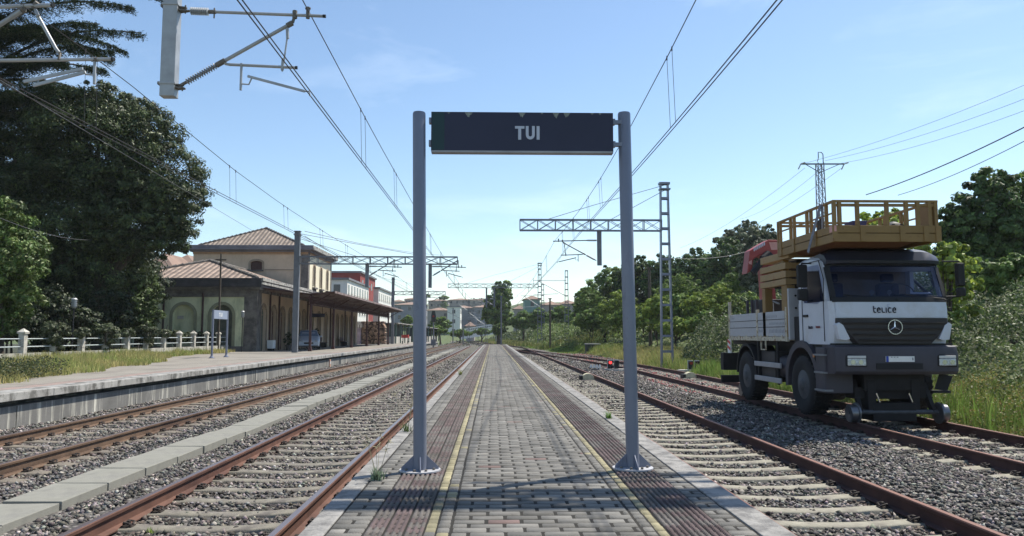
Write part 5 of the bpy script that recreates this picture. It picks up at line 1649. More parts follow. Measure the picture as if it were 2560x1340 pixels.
def crown_pts(E, n, clump=0.24, inner=0.22, up=0.25, lo=0.7):
    """E: ellipsoids (cx,cy,cz,rx,ry,rz); returns points, normals, clump brightness"""
    E = np.array(E, float); wgt = (E[:,3]*E[:,4]*E[:,5])**(2/3); wgt /= wgt.sum()
    Ps, Ns, Bs = [], [], []
    for e, w_ in zip(E, wgt):
        m = max(40, int(n*w_)); nc = max(14, int(m/110))
        d = rdir(nc); rad = rng.uniform(lo, 1.03, nc)[:,None]
        cc = e[:3]+d*rad*e[3:]
        rc = clump*min(e[3:])*rng.uniform(0.6, 1.5, nc)
        br = rng.normal(1, 0.22, nc).clip(0.5, 1.6)
        k = rng.integers(0, nc, m)
        dd = rdir(m); u = rng.random(m)**(1/2.2)
        q = dd.copy(); q[:,2] *= 0.72
        P = cc[k]+q*(rc[k]*u)[:,None]
        N = dd*0.9 + d[k]*0.5 + np.array([0,0,up]) + rdir(m)*0.7
        Ps.append(P); Ns.append(N); Bs.append(br[k])
        mi = int(m*inner)
        if mi:
            dd = rdir(mi); P = e[:3]+dd*e[3:]*(rng.uniform(0.25, 0.85, mi)[:,None]); Ps.append(P); Ns.append(rdir(mi)+np.array([0,0,.3])); Bs.append(rng.normal(0.9, .15, mi))
    return np.concatenate(Ps), np.concatenate(Ns), np.concatenate(Bs)

def leaf_cols(n, B, c, c2=None, f2=0.25, jit=0.16):
    C = np.array(c)[None]*np.ones((n,1))
    if c2 is not None:
        k = rng.random(n) < f2; C[k] = np.array(c2)
    C = C*(B*rng.normal(1, jit, n).clip(0.5, 1.6))[:,None]
    return np.repeat(C, 4, 0)

def trunk_mesh(b, base, top, r0, r1, limbs):
    base = Vector(base); top = Vector(top)
    pts = []; rr = []
    for i in range(8):
        t = i/7; p = base.lerp(top, t); p += Vector((math.sin(t*5+base.x)*0.1, math.cos(t*4)*0.1, 0)); pts.append(p); rr.append(r0*(1-t)+r1*t + (r0*0.35 if i == 0 else 0))
    b.tube(pts, rr, 9)
    for (t0, tip) in limbs:
        s = base.lerp(top, t0); tip = Vector(tip); pp = []; r_ = []
        for i in range(6):
            t = i/5; q = s.lerp(tip, t); q.z += 0.25*math.sin(t*math.pi)*(tip-s).length*0.25
            pp.append(q); r_.append(max(0.02, (r0*0.5)*(1-t)+0.02))
        b.tube(pp, r_, 6)

def tree(name, label, base, E, n, size, c, c2=None, f2=0.25, aspect=0.55, m=None, trunk_r=0.25, cat='tree', group=None, clump=0.24, inner=0.22, trunk=True, lo=0.7):
    root = thing(name, base, label, cat, group)
    P, N, B = crown_pts(E, n, clump, inner, lo=lo)
    V, Fc = leaf_arrays(P, N, size*rng.uniform(0.55, 1.35, len(P)), aspect)
    o = np_mesh('crown', V, Fc, m or mLeaf, root, leaf_cols(len(P), B, c, c2, f2))
    if trunk:
        Ea = np.array(E); cz = Ea[:,2].mean(); top = (Ea[:,0].mean(), Ea[:,1].mean(), cz+Ea[:,5].mean()*0.5)
        b = MB(); trunk_mesh(b, base, top, trunk_r, trunk_r*0.25, [(random.uniform(0.3,0.75), tuple(Ea[i,:3]+rng.normal(0,0.3,3))) for i in range(len(E))])
        b.build('trunk', mBark, root, smooth=60)
    return root
def E_(px, py, Y, rx, rz, ry=None):
    p = at(px, py, Y); return (p.x, p.y, p.z, rx*Y/1900, (ry if ry else rx*Y/1900*0.85), rz*Y/1900)

# -- big broadleaf evergreen on the left
Yb = 42.5
E = [E_(230,370,Yb,190,140), E_(250,260,Yb,120,48), E_(345,330,Yb,115,75), E_(110,330,Yb+1.5,130,95), E_(395,450,Yb,125,95), E_(440,520,Yb-0.5,85,75), E_(330,560,Yb,140,90),
     E_(170,530,Yb,190,130), E_(420,590,Yb-0.5,70,55), E_(60,480,Yb+1,120,130), E_(210,680,Yb+1,150,90), E_(70,700,Yb+1,110,100)]
gt = at(250, 880, Yb+0.5)
tree('broadleaf_tree', 'huge dark round-crowned evergreen tree behind the fence at left', (gt.x, gt.y, 0), E, 210000, 0.16, (0.042,0.062,0.024), (0.085,0.115,0.035), 0.30, m=mLeafG, trunk_r=0.42, clump=0.20, inner=0.35, aspect=0.42)
E = [E_(335,750,44,50,62), E_(372,790,43.5,36,42), E_(310,800,44,45,35), E_(385,735,44.5,28,34), E_(350,700,45,45,30)]
tree('leafy_shrub', 'tall leafy shrub hanging over the fence, left of the station end wall', (at(345,880,44).x, 44, 0), E, 17000, 0.14, (0.055,0.085,0.025), (0.10,0.14,0.04), 0.35, m=mLeafG, trunk_r=0.07, cat='shrub', aspect=0.45)
# -- nearer bright small tree at the left edge
E = [E_(0,560,30.5,70,62), E_(32,640,30.5,82,75), E_(-40,700,31,90,90), E_(45,735,31,60,60), E_(-70,600,31,90,100), E_(0,800,31,60,40)]
tree('garden_tree', 'bright green leafy tree at the left edge, in front of the dark one', (at(0,880,31).x, 31, 0), E, 36000, 0.15, (0.075,0.13,0.028), (0.15,0.19,0.06), 0.35, m=mLeafG, trunk_r=0.14, aspect=0.4)
# -- dark undergrowth behind the fence
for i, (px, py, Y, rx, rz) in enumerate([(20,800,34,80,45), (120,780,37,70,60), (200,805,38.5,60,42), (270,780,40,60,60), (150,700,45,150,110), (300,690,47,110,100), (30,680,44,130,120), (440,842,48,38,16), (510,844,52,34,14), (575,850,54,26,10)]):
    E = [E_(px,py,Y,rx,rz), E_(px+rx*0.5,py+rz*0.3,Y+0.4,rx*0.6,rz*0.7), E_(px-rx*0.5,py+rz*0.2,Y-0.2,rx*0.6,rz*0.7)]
    lab = ['low dark shrub behind the leftmost fence post', 'dark shrub behind the fence left of the lamp', 'dark shrub under the louvred lamp', 'dark shrub behind the fence below the tree trunk',
           'dense dark understory below the big tree crown', 'dark foliage right of the big trunk', 'dark foliage filling the left edge behind the bright tree', 'pale weedy bush behind the fence by the station end wall', 'weedy bush behind the fence near the small name sign', 'small bush at the fence end by the building corner'][i]
    far = i >= 7
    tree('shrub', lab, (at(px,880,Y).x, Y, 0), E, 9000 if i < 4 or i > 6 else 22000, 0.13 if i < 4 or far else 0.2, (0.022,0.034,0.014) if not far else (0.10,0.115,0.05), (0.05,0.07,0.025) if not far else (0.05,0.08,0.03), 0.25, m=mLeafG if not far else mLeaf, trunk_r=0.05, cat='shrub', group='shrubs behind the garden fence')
# -- climbers on the fence
for i, (px, Y, h) in enumerate([(142,31.6,1.6), (267,35.8,1.5), (319,37.83,1.40), (366,39.9,1.55), (411,42.0,1.42), (206,33.7,1.42)]):
    x = -17.9
    E = [(x,Y,h*0.75,0.5,0.6,h*0.3), (x,Y+0.1,h*0.4,0.28,0.3,h*0.4), (x+0.15,Y-0.3,h*0.92,0.3,0.35,0.16)] if i < 2 or i == 3 else [(x,Y,h*0.86,0.36,0.45,0.24)]
    lab = ['thick ivy mound swallowing a fence post left of the lamp', 'ivy-covered fence post right of the lamp', 'ivy tuft on the cap of a fence post', 'ivy bush leaning over the fence in the middle', 'ivy tuft on the post before the station wall', 'ivy tuft on the fence post by the lamp'][i]
    tree('ivy', lab, (x, Y, 0), E, 5200 if len(E) > 1 else 1900, 0.10, (0.06,0.08,0.035), (0.14,0.15,0.09), 0.3, m=mLeafG, trunk_r=0.03, cat='ivy', group='ivy climbing the garden fence', clump=0.35)

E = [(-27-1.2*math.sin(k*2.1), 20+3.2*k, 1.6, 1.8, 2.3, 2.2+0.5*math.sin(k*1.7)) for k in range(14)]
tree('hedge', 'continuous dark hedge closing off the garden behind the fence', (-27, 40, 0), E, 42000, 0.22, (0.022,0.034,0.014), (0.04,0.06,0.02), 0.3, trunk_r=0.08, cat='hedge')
# -- cedar at the top left
def cedar():
    tx, ty = -29.5, 43.0
    root = thing('cedar_tree', (tx, ty, 0), 'tall cedar with drooping flat branches reaching into the top left corner', 'tree')
    Ps, Ns = [], []; b = MB()
    b.tube([(tx,ty,0),(tx,ty,14),(tx,ty,27)], [0.55,0.4,0.1], 10)
    tips = [at(352,82,40), at(330,18,41), at(285,130,40), at(290,-40,41), at(262,175,41), at(200,235,42), at(250,60,39), at(160,150,39), at(140,215,38), at(90,60,38), at(60,150,38.5), at(30,240,39), at(200,-20,38), at(40,-30,38), at(310,-100,41), at(110,300,41), at(20,330,40), at(60,420,41)]
    for k in range(46):
        a = random.uniform(0, 2*math.pi); L = random.uniform(5, 9.5); z = random.uniform(8, 26); tips.append(Vector((tx+L*math.cos(a), ty+L*math.sin(a), z)))
    for tp in tips:
        s = Vector((tx, ty, tp.z + random.uniform(-1.5, 0.2))); L = (tp-s).length
        pts = []
        for i in range(9):
            t = i/8; q = s.lerp(tp, t); q.z += 0.9*math.sin(t*math.pi)*L/9; pts.append(q)
        b.tube(pts, [0.10*(1-t/9)+0.012 for t in range(9)], 5)
        arr = np.array([tuple(p) for p in pts]); d = arr[-1]-arr[0]; d[2] = 0; d /= np.linalg.norm(d); lat = np.array([-d[1], d[0], 0])
        ns = 150
        for j in range(ns):
            t = rng.uniform(0.18, 1.0); i0 = min(int(t*8), 7); p = arr[i0]+(arr[i0+1]-arr[i0])*(t*8-i0)
            wid = 1.35*(1.05-t)**0.6+0.15; sd = rng.choice([-1,1]); ln = wid*rng.uniform(0.3, 1.0)
            e = p + lat*sd*ln*0.8 + d*ln*0.55 + np.array([0,0,-0.22*ln-rng.uniform(0,0.1)])
            m_ = 30; u = rng.random(m_)[:,None]
            Q = p + (e-p)*u + rng.normal(0, 0.055, (m_,3)) - np.array([0,0,1])*(rng.random((m_,1))**2)*0.28
            Ps.append(Q); Ns.append(np.tile(np.array([[0,0,1.0]]), (m_,1))*0.8+rdir(m_)*0.6)
    P = np.concatenate(Ps); N = np.concatenate(Ns)
    k = (P[:,0] > -0.80*P[:,1]-3) | (rng.random(len(P)) < 0.25)
    P, N = P[k], N[k]
    V, Fc = leaf_arrays(P, N, 0.16, 0.24)
    np_mesh('crown', V, Fc, mNeedle, root, leaf_cols(len(P), np.ones(len(P)), (0.032,0.055,0.026), (0.065,0.085,0.035), 0.3))
    b.build('trunk', mBark, root, smooth=60)
cedar()

# -- right-hand trees
def rt(label, px, py, Y, w_, h, n, size, c, c2, f2=0.3, extra=(), name='broadleaf_tree', m=None, cat='tree', clump=0.24, tr=0.2, group='trees on the right-hand bank', inner=0.22, lo=0.7, skirt=True):
    """px,py centre of the crown; w_,h half sizes in photo pixels"""
    E = [E_(px,py,Y,w_*0.72,h*0.72), E_(px-w_*0.45,py+h*0.2,Y+0.3,w_*0.5,h*0.5), E_(px+w_*0.48,py+h*0.12,Y-0.3,w_*0.5,h*0.55), E_(px+w_*0.1,py-h*0.5,Y,w_*0.45,h*0.42), E_(px-w_*0.15,py+h*0.55,Y,w_*0.6,h*0.4)]
    for (a, b_, c_, d_) in extra: E.append(E_(a, b_, Y, c_, d_))
    if skirt and py+h < 815:
        ym = (py+h*0.6+825)/2; E.append(E_(px, ym, Y, w_*0.8, (825-py-h*0.4)/2))
    x = at(px, 838, Y).x; z0 = float(terr(x, Y))
    if 45 < Y < 135: n = int(n*1.7); size *= 0.74; clump *= 0.78
    return tree(name, label, (x, Y, z0), E, n, size, c, c2, f2, m=m or mLeaf, trunk_r=tr, cat=cat, group=group, clump=clump, inner=inner, lo=lo)
DK = (0.075,0.125,0.042); MD = (0.14,0.22,0.058); LT = (0.20,0.28,0.065); YL = (0.31,0.38,0.065); GY = (0.19,0.21,0.14)
rt('large dark tree at the right edge rising behind the truck mirror', 2470, 560, 34, 125, 165, 52000, 0.20, DK, MD, extra=((2560,620,100,130),(2400,600,60,110),(2580,470,60,60)), clump=0.2, tr=0.3)
rt('dark rounded tree just above the right end of the truck basket', 2385, 640, 40, 70, 90, 14000, 0.22, DK, MD)
rt('mid green bush filling the lower right edge above the brambles', 2530, 690, 28, 85, 62, 16000, 0.16, MD, LT, name='shrub', cat='shrub')
rt('dark leafy mass between the truck mirror and the right-edge bush', 2450, 700, 32, 75, 70, 14000, 0.18, DK, MD, 0.3, name='shrub', cat='shrub')
rt('young light green tree right behind the truck cab', 2380, 655, 22.5, 70, 60, 5200, 0.17, YL, LT, 0.5, name='young_tree', clump=0.3, tr=0.06, inner=0.1, extra=((2300,610,60,35),(2420,700,35,40),(2200,560,80,36)))
rt('light green tree seen through the basket railings', 2200, 560, 30, 70, 34, 5000, 0.19, YL, MD, 0.4, name='young_tree', tr=0.06, inner=0.1)
rt('grey-green tree with pale leaf undersides behind the red crane', 1905, 640, 62, 75, 85, 20000, 0.30, (0.085,0.11,0.06), GY, 0.45)
rt('pale silvery tree between the two crane-side trees', 1865, 595, 82, 90, 48, 17000, 0.36, (0.10,0.13,0.075), GY, 0.5)
rt('dark tree right of the lattice mast', 1740, 680, 84, 85, 65, 18000, 0.36, DK, MD)
rt('dark green tree left of the silvery one', 1815, 670, 76, 85, 85, 20000, 0.34, DK, MD)
rt('mid green tree behind the lattice mast', 1660, 695, 86, 72, 68, 16000, 0.36, DK, MD)
rt('green bush mass between the lattice mast and the wooden pole', 1690, 770, 64, 75, 42, 13000, 0.25, MD, LT, 0.4, name='shrub', cat='shrub', tr=0.05)
rt('leafy bush behind the drop side of the truck', 1860, 765, 56, 60, 42, 10000, 0.22, MD, YL, 0.3, name='shrub', cat='shrub', tr=0.05)
rt('bush mass on the bank left of the right sign post', 1480, 795, 84, 60, 30, 9000, 0.3, MD, LT, 0.4, name='shrub', cat='shrub', tr=0.05)
rt('bushy green tree just left of the right sign post', 1510, 735, 92, 78, 75, 20000, 0.38, MD, LT, 0.35, extra=((1560,700,45,40),(1465,760,35,45)))
rt('dark tree behind the right sign post', 1590, 715, 88, 75, 85, 18000, 0.38, (0.06,0.095,0.032), LT, 0.25)
rt('yellow-green shrub below the trees, right of the lattice mast', 1745, 760, 58, 55, 36, 9000, 0.22, YL, LT, 0.5, name='shrub', cat='shrub', tr=0.05)
for (px, py, Y, w_, h, c, c2, lab) in [
    (1475, 760, 88, 55, 45, MD, LT, 'bright green bush at the left end of the right-hand bank'),
    (1545, 765, 80, 60, 45, LT, YL, 'bright bush left of the right sign post, above the brambles'),
    (1610, 790, 72, 55, 35, MD, YL, 'low bright bush right of the right sign post'),
    (1700, 720, 74, 75, 45, MD, LT, 'leafy mass just right of the lattice mast'),
    (1790, 745, 66, 70, 42, LT, YL, 'sunlit bush halfway between lattice mast and truck'),
    (1850, 710, 68, 70, 55, MD, LT, 'green mass left of the red crane'),
    (1770, 800, 52, 65, 30, MD, LT, 'low green bush on the bank left of the truck bed'),
    (1690, 815, 56, 60, 24, LT, YL, 'low sunlit bush at the foot of the bank by the lattice mast')]:
    rt(lab, px, py, Y, w_, h, 8500, 0.26, c, c2, 0.4, name='shrub', cat='shrub', tr=0.05)
rt('yellow-green shrub left of the lattice mast', 1640, 765, 60, 45, 36, 7000, 0.22, YL, LT, 0.5, name='shrub', cat='shrub', tr=0.05)
rt('small yellow shrub behind the truck bed', 1830, 770, 50, 50, 28, 6000, 0.2, (0.12,0.15,0.04), LT, 0.5, name='shrub', cat='shrub', tr=0.05)
rt('mid green bush behind the culvert bank', 1560, 790, 66, 50, 30, 7000, 0.25, LT, MD, 0.5, name='shrub', cat='shrub', tr=0.05)
rt('tall narrow tree standing alone left of centre on the skyline', 1243, 755, 150, 36, 58, 22000, 0.45, (0.10,0.165,0.05), (0.22,0.30,0.07), 0.45, skirt=False, extra=((1243,790,34,26),(1262,730,22,32),(1222,780,20,30),(1258,800,24,25)), group='far trees beyond the platform')
rt('dark trees right of the tall narrow tree', 1308, 800, 145, 42, 26, 9000, 0.45, MD, LT, group='far trees beyond the platform')
rt('round bush at the foot of the tall narrow tree', 1248, 822, 130, 22, 18, 3500, 0.4, DK, LT, name='shrub', cat='shrub', group='far trees beyond the platform')
rt('low dark tree in front of the sea-green building', 1345, 790, 135, 32, 22, 7000, 0.45, MD, LT, group='far trees beyond the platform')
rt('green tree between the far masts', 1400, 790, 128, 42, 30, 8000, 0.45, MD, LT, group='far trees beyond the platform')
rt('bushy tree left of the tall wooden pole group', 1440, 800, 118, 34, 26, 6000, 0.42, MD, LT, group='far trees beyond the platform')
for i, (px, py, Y, w_, h, lab) in enumerate([(1018,800,150,16,12,'small green tree beside the canopy tip, in front of the grey row'), (1100,808,160,30,18,'green trees left of the white balcony tower'), (1090,825,145,28,12,'low bushes behind the colour light signal'), (1150,832,175,35,9,'low bushes in front of the town'), (1205,828,190,28,8,'grassy bushes below the pale railing'), (1060,740,420,20,6,'trees on the skyline of the town'), (1110,744,430,14,5,'small skyline trees by the gantry beam')]):
    rt(lab, px, py, Y, w_, h, 3500, 0.5 if Y < 300 else 1.0, MD, LT, 0.3, group='far trees beyond the platform')

# -- bramble banks (nobody could count them)
def bank(name, label, n, xr, yr, size_k, H, c, c2, f2, hn=1.6, mask=None, m=None, asp=0.6):
    x = rng.uniform(*xr, n*2); y = rng.uniform(*yr, n*2)
    ok = (x < 0.74*y+1.0)
    if mask is not None: ok &= mask(x, y)
    x, y = x[ok][:n], y[ok][:n]
    base = terr(x, y); h = H(x, y)*(0.55+0.9*vnoise(x, y, hn, 8))*(0.8+0.4*vnoise(x, y, 0.5, 9))
    z = base + h*(1-0.5*rng.random(len(x))**2.2)
    P = np.stack([x, y, z], -1)
    N = np.array([0,-0.25,0.75])+rdir(len(x))*0.9
    sz = size_k*(1+y/60)
    V, Fc = leaf_arrays(P, N, sz, asp)
    B = 0.45+0.85*vnoise(x, y, 0.8, 4)
    o = np_mesh(name, V, Fc, m or mLeaf, None, leaf_cols(len(P), B, c, c2, f2))
    tag(o, label, 'brambles', kind='stuff')
bank('brambles', 'tangled grey-green bramble bank right of the truck', 90000, (11.0, 26), (12, 46), 0.075, lambda x, y: 2.1*smst((x-10.4)/2.4), (0.10,0.145,0.05), (0.22,0.235,0.14), 0.25)
def xedge(y): return 10.6 - 7.0*smst((y-55)/60.0) - 8*smst((y-120)/140.0)
bank('bramble_bank', 'long bramble bank below the right-hand trees', 110000, (4, 55), (36, 135), 0.085, lambda x, y: 2.5*smst((x-xedge(y)-1.4)/3.2), (0.14,0.21,0.055), (0.24,0.29,0.11), 0.35, hn=2.2)
bank('undergrowth', 'green undergrowth covering the slope beyond', 45000, (-10, 110), (110, 240), 0.14, lambda x, y: 1.3*smst((x-xedge(y)-1.0)/4.0), (0.06,0.09,0.03), (0.11,0.14,0.04), 0.3, hn=5.0)

# -- grass
def grass(name, label, x, y, zf, h, wd, c_fn, lean=0.35):
    n = len(x); z = zf(x, y)
    th = rng.uniform(0, 2*np.pi, n); ln = rng.normal(0, lean, n)*h
    dx, dy = np.cos(th), np.sin(th)
    ph = rng.uniform(0, 2*np.pi, n)
    w_ = wd*rng.uniform(0.6, 1.3, n)
    b0 = np.stack([x-dx*w_/2, y-dy*w_/2, z], -1); b1 = np.stack([x+dx*w_/2, y+dy*w_/2, z], -1)
    mx_ = x+np.cos(ph)*ln*0.35; my_ = y+np.sin(ph)*ln*0.35
    m0 = np.stack([mx_-dx*w_*0.35, my_-dy*w_*0.35, z+h*0.55], -1); m1 = np.stack([mx_+dx*w_*0.35, my_+dy*w_*0.35, z+h*0.55], -1)
    tp = np.stack([x+np.cos(ph)*ln, y+np.sin(ph)*ln, z+h], -1)
    V = np.stack([b0, b1, m1, m0, tp], 1).reshape(-1,3)
    i = np.arange(n)*5
    F3 = np.concatenate([np.stack([i, i+1, i+2], -1), np.stack([i, i+2, i+3], -1), np.stack([i+3, i+2, i+4], -1)])
    C = c_fn(x, y, n); C = np.repeat(C, 5, 0)
    o = np_mesh(name, V, F3, mGrass, None, C, k=3)
    tag(o, label, 'grass', kind='stuff')
def gcol(mixf, dry=(0.46,0.39,0.17), green=(0.18,0.28,0.06)):
    def f(x, y, n):
        t = (mixf(x, y) + rng.normal(0, 0.25, n)).clip(0, 1)[:,None]
        return (np.array(dry)*t + np.array(green)*(1-t))*rng.uniform(0.7, 1.3, (n,1))
    return f
# left platform grass
n = 60000
x = rng.uniform(-17.8, -10.6, n); y = rng.uniform(14, 51, n)
edge = np.interp(y, [14, 17, 22, 30, 36, 40, 51], [-10.6, -10.9, -11.9, -13.3, -15.0, -16.4, -17.0])
edge = edge + 0.8*(vnoise(x, y, 1.0, 6)-0.5)
k = x < edge; x, y = x[k], y[k]
hgt = (0.16+0.35*vnoise(x, y, 1.2, 7)*np.clip((edge[k]-x)/1.5, 0.1, 1))*rng.uniform(0.5, 1.3, len(x))*1.05
grass('side_grass', 'dry yellow-green grass growing over the side platform by the fence', x, y, lambda a, b: np.full(len(a), -0.01), hgt, 0.016*(1+y/40), gcol(lambda a, b: 0.25+0.75*vnoise(a, b, 2.0, 3)))
n = 9000; x = rng.uniform(-13.4, -10.9, n); y = rng.uniform(15.5, 22.0, n); e2 = np.interp(y, [15, 17, 22], [-10.8, -10.95, -11.9]); k = x < e2; x, y = x[k], y[k]
P = np.stack([x, y, rng.uniform(0.02, 0.42, len(x))*(0.5+vnoise(x, y, 0.6, 3))], -1)
V, Fc = leaf_arrays(P, np.array([0,0,.8])+rdir(len(x)), 0.06, 0.6)
tag(np_mesh('ground_cover', V, Fc, mLeaf, None, leaf_cols(len(P), np.ones(len(P)), (0.045,0.065,0.025), (0.10,0.10,0.04), 0.35)), 'dark green creeping ground cover at the left edge of the side platform', 'ground cover', kind='stuff')
# right-hand verge
n = 130000
y = 12 + 110*rng.random(n)**1.25; x = xedge(y) - 1.55 + 5.2*rng.random(n)**1.1
x = np.where(y > 50, x+0.4, x)
k = x > np.array([max(9.35 if yy < 34 else 0, siding_x(min(yy, 94))+1.65) for yy in y]); k &= x < 0.74*y+0.8; k &= (y > 24) | (rng.random(n) < 0.22)
x, y = x[k], y[k]
dry = lambda a, b: np.clip(0.0+0.75*np.exp(-((b-56)/17)**2)+0.55*(vnoise(a, b, 2.2, 3)-0.5), 0, 1)
hgt = (0.30+0.45*vnoise(x, y, 1.5, 5))*rng.uniform(0.5, 1.4, len(x))*(1+0.25*(y < 36))*np.clip((x-9.2)/0.8+0.35*(y>40)+0.2, 0.3, 1)
grass('verge_grass', 'long straw and green grass along the right-hand siding', x, y, lambda a, b: terr(a, b)-0.03, hgt, 0.018*(1+y/26), gcol(dry))
n = 50000; y = rng.uniform(92, 230, n); x = xedge(y)+rng.uniform(-6, 16, n); k = x > np.array([near_x(yy)+2.2 for yy in y]); x, y = x[k], y[k]
grass('meadow_grass', 'green grass on the slope beyond the island platform', x, y, lambda a, b: terr(a, b)-0.03, rng.uniform(0.25, 0.8, len(x)), 0.11*np.ones(len(x)), gcol(lambda a, b: 0.1+0.5*vnoise(a, b, 9, 3), green=(0.085,0.14,0.03)))
# leafy weeds beside the siding, right of the truck
n = 52000; y = rng.uniform(11, 26, n); x = rng.uniform(9.45, 12.4, n)
P = np.stack([x, y, terr(x, y)+rng.random(n)**0.8*(0.25+0.75*vnoise(x, y, 0.6, 3))*np.clip((x-9.3)/0.9, 0.25, 1.3)], -1)
V, Fc = leaf_arrays(P, np.array([0,0,.8])+rdir(n), 0.055, 0.5)
tag(np_mesh('verge_weeds', V, Fc, mLeaf, None, leaf_cols(n, 0.7+0.6*vnoise(x, y, 0.7, 2), (0.15,0.18,0.045), (0.24,0.19,0.07), 0.3)), 'yellow-green weeds beside the siding rail right of the truck', 'weeds', kind='stuff')

# -- single weeds growing from the paving
def weed(px, py, Y, z, n, h, c, label, fl=False):
    p = at(px, py, Y); x0 = p.x
    root = thing('weed', (x0, Y, z), label, 'weed', 'weeds in the platform edges')
    b = MB(); 
    V = []; Fc = []; C = []
    for i in range(n):
        a = random.uniform(0, 2*math.pi); L = h*random.uniform(0.5, 1.1); r_ = L*random.uniform(0.15, 0.75)
        s = Vector((x0+random.gauss(0,.02), Y+random.gauss(0,.02), z)); pts = []
        for k in range(5):
            t = k/4; pts.append(s+Vector((math.cos(a)*r_*t**1.3, math.sin(a)*r_*t**1.3, L*(t-0.25*t*t))))
        pr = Vector((-math.sin(a), math.cos(a), 0))*0.006
        for k in range(4):
            w0 = 1-k/4.3; w1 = 1-(k+1)/4.3; q = len(V)
            V += [pts[k]-pr*w0, pts[k]+pr*w0, pts[k+1]+pr*w1, pts[k+1]-pr*w1]; Fc.append((q,q+1,q+2,q+3))
            kk = random.uniform(0.7,1.3); C += [tuple(v*kk for v in c)]*4
    np_mesh('leaves', np.array([tuple(v) for v in V]), np.array(Fc), mGrass, root, np.array(C))
    if fl:
        b = MB()
        for i in range(6):
            a = random.uniform(0, 6.28); L = h*random.uniform(1.6, 2.7); e = (x0+math.cos(a)*L*0.3, Y+math.sin(a)*L*0.3, z+L)
            b.tube([(x0, Y, z), e], 0.0016, 4)
            for j in range(9): b.tube([e, (e[0]+random.gauss(0,.022), e[1]+random.gauss(0,.022), e[2]+random.uniform(-.03,.03))], 0.0022, 3)
        b.build('flower_stalks', mat('m_straw', (0.33,0.29,0.18), 0.9), root)
weed(944, 1190, 5.95, 0.0, 70, 0.13, (0.17,0.23,0.15), 'grey-green tufted weed with dry flower stalks beside the left sign post foot', True)
weed(1522, 1040, 10.2, 0.0, 60, 0.13, (0.13,0.24,0.05), 'small bright green weed by the right platform kerb', False)
weed(1018, 1075, 8.9, -0.05, 45, 0.20, (0.08,0.12,0.04), 'thin weed growing between rail and platform left of the left post', True)
weed(1151, 932, 21.5, 0.0, 40, 0.22, (0.22,0.24,0.07), 'yellow-green weed on the left platform edge farther along', False)
weed(380, 1272, 7.3, -0.72, 14, 0.07, (0.22,0.30,0.06), 'tiny green weed by the inner track rail', False)
weed(620, 1150, 8.2, -0.72, 10, 0.05, (0.15,0.16,0.08), 'tiny dull weed between the sleepers of the inner track', False)
# pots
for (x, y, h, lab) in ((-15.2, 57.2, 1.1, 'dark plant in a pot against the shaded station wall, left of the car'), (-15.3, 66.5, 1.7, 'tall plant in a pot behind the car, under the canopy')):
    r_ = potted(x, y, h, lab)
    P, N, B = crown_pts([(x, y, 0.35+h*0.45, 0.35, 0.35, h*0.5)], 900)
    V, Fc = leaf_arrays(P, N, 0.1, 0.5); np_mesh('foliage', V, Fc, mLeaf, r_, leaf_cols(len(P), B, (0.04,0.06,0.02)))

# -- air between here and the town
def haze():
    b = MB(); b.box(-610, 610, -32, 725, -2.2, 34)
    m = bpy.data.materials.new('m_haze'); m.use_nodes = True
    n = m.node_tree.nodes; n.remove(n["Principled BSDF"])
    v = n.new("ShaderNodeVolumePrincipled"); v.inputs["Color"].default_value = (0.86, 0.92, 1.0, 1); v.inputs["Density"].default_value = 0.00018; v.inputs["Anisotropy"].default_value = 0.2
    m.node_tree.links.new(v.outputs[0], n["Material Output"].inputs["Volume"])
    o = b.build('haze', m); tag(o, 'thin bluish haze over the distance', 'haze', kind='stuff')
haze()
# ================================================================== ROAD-RAIL TRUCK
mTW = mat('m_truck_white', (0.56, 0.585, 0.65), 0.35, var=0.05, scale=2, c2=(0.45,0.44,0.43), c2lo=0.55, c2hi=0.8, c2scale=1.5, spec=0.5)
mTG = mat('m_truck_grey', (0.056, 0.051, 0.063), 0.6, var=0.15, scale=3)
mTGr = mat('m_truck_grille', (0.035, 0.032, 0.034), 0.6, var=0.2, scale=3)
mTB = mat('m_truck_black', (0.015, 0.015, 0.017), 0.7, var=0.2)
mChas = mat('m_chassis', (0.015, 0.014, 0.015), 0.8, var=0.3, scale=4)
mTyre = mat('m_tyre', (0.022, 0.021, 0.022), 0.9, var=0.25, scale=5)
mRim = mat('m_rim', (0.075, 0.08, 0.09), 0.6, metal=0.3, var=0.25, scale=8)
mYel = mat('m_basket_yellow', (0.245, 0.15, 0.052), 0.6, var=0.14, scale=2, c2=(0.15,0.07,0.03), c2lo=0.60, c2hi=0.70, c2scale=6)
mYelB = mat('m_scissor_yellow', (0.31, 0.205, 0.09), 0.6, var=0.15, scale=3, c2=(0.25,0.12,0.05), c2lo=0.58, c2hi=0.68, c2scale=3)
mCrane = mat('m_crane_red', (0.33, 0.06, 0.05), 0.5, var=0.15, scale=3, c2=(0.25,0.04,0.04), c2lo=0.5, c2hi=0.7, c2scale=2)
mCrP = mat('m_crane_pink', (0.60, 0.30, 0.26), 0.6, var=0.1)
mBed = mat('m_bed_panel', (0.42, 0.43, 0.46), 0.5, metal=0.1, var=0.08, scale=3, c2=(0.30,0.27,0.25), c2lo=0.55, c2hi=0.7, c2scale=3)
mBedR = mat('m_bed_rusty', (0.50, 0.46, 0.36), 0.7, var=0.2, scale=6, c2=(0.22,0.12,0.07), c2lo=0.52, c2hi=0.6, c2scale=9)
mWS = bpy.data.materials.new('m_windscreen'); mWS.use_nodes = True
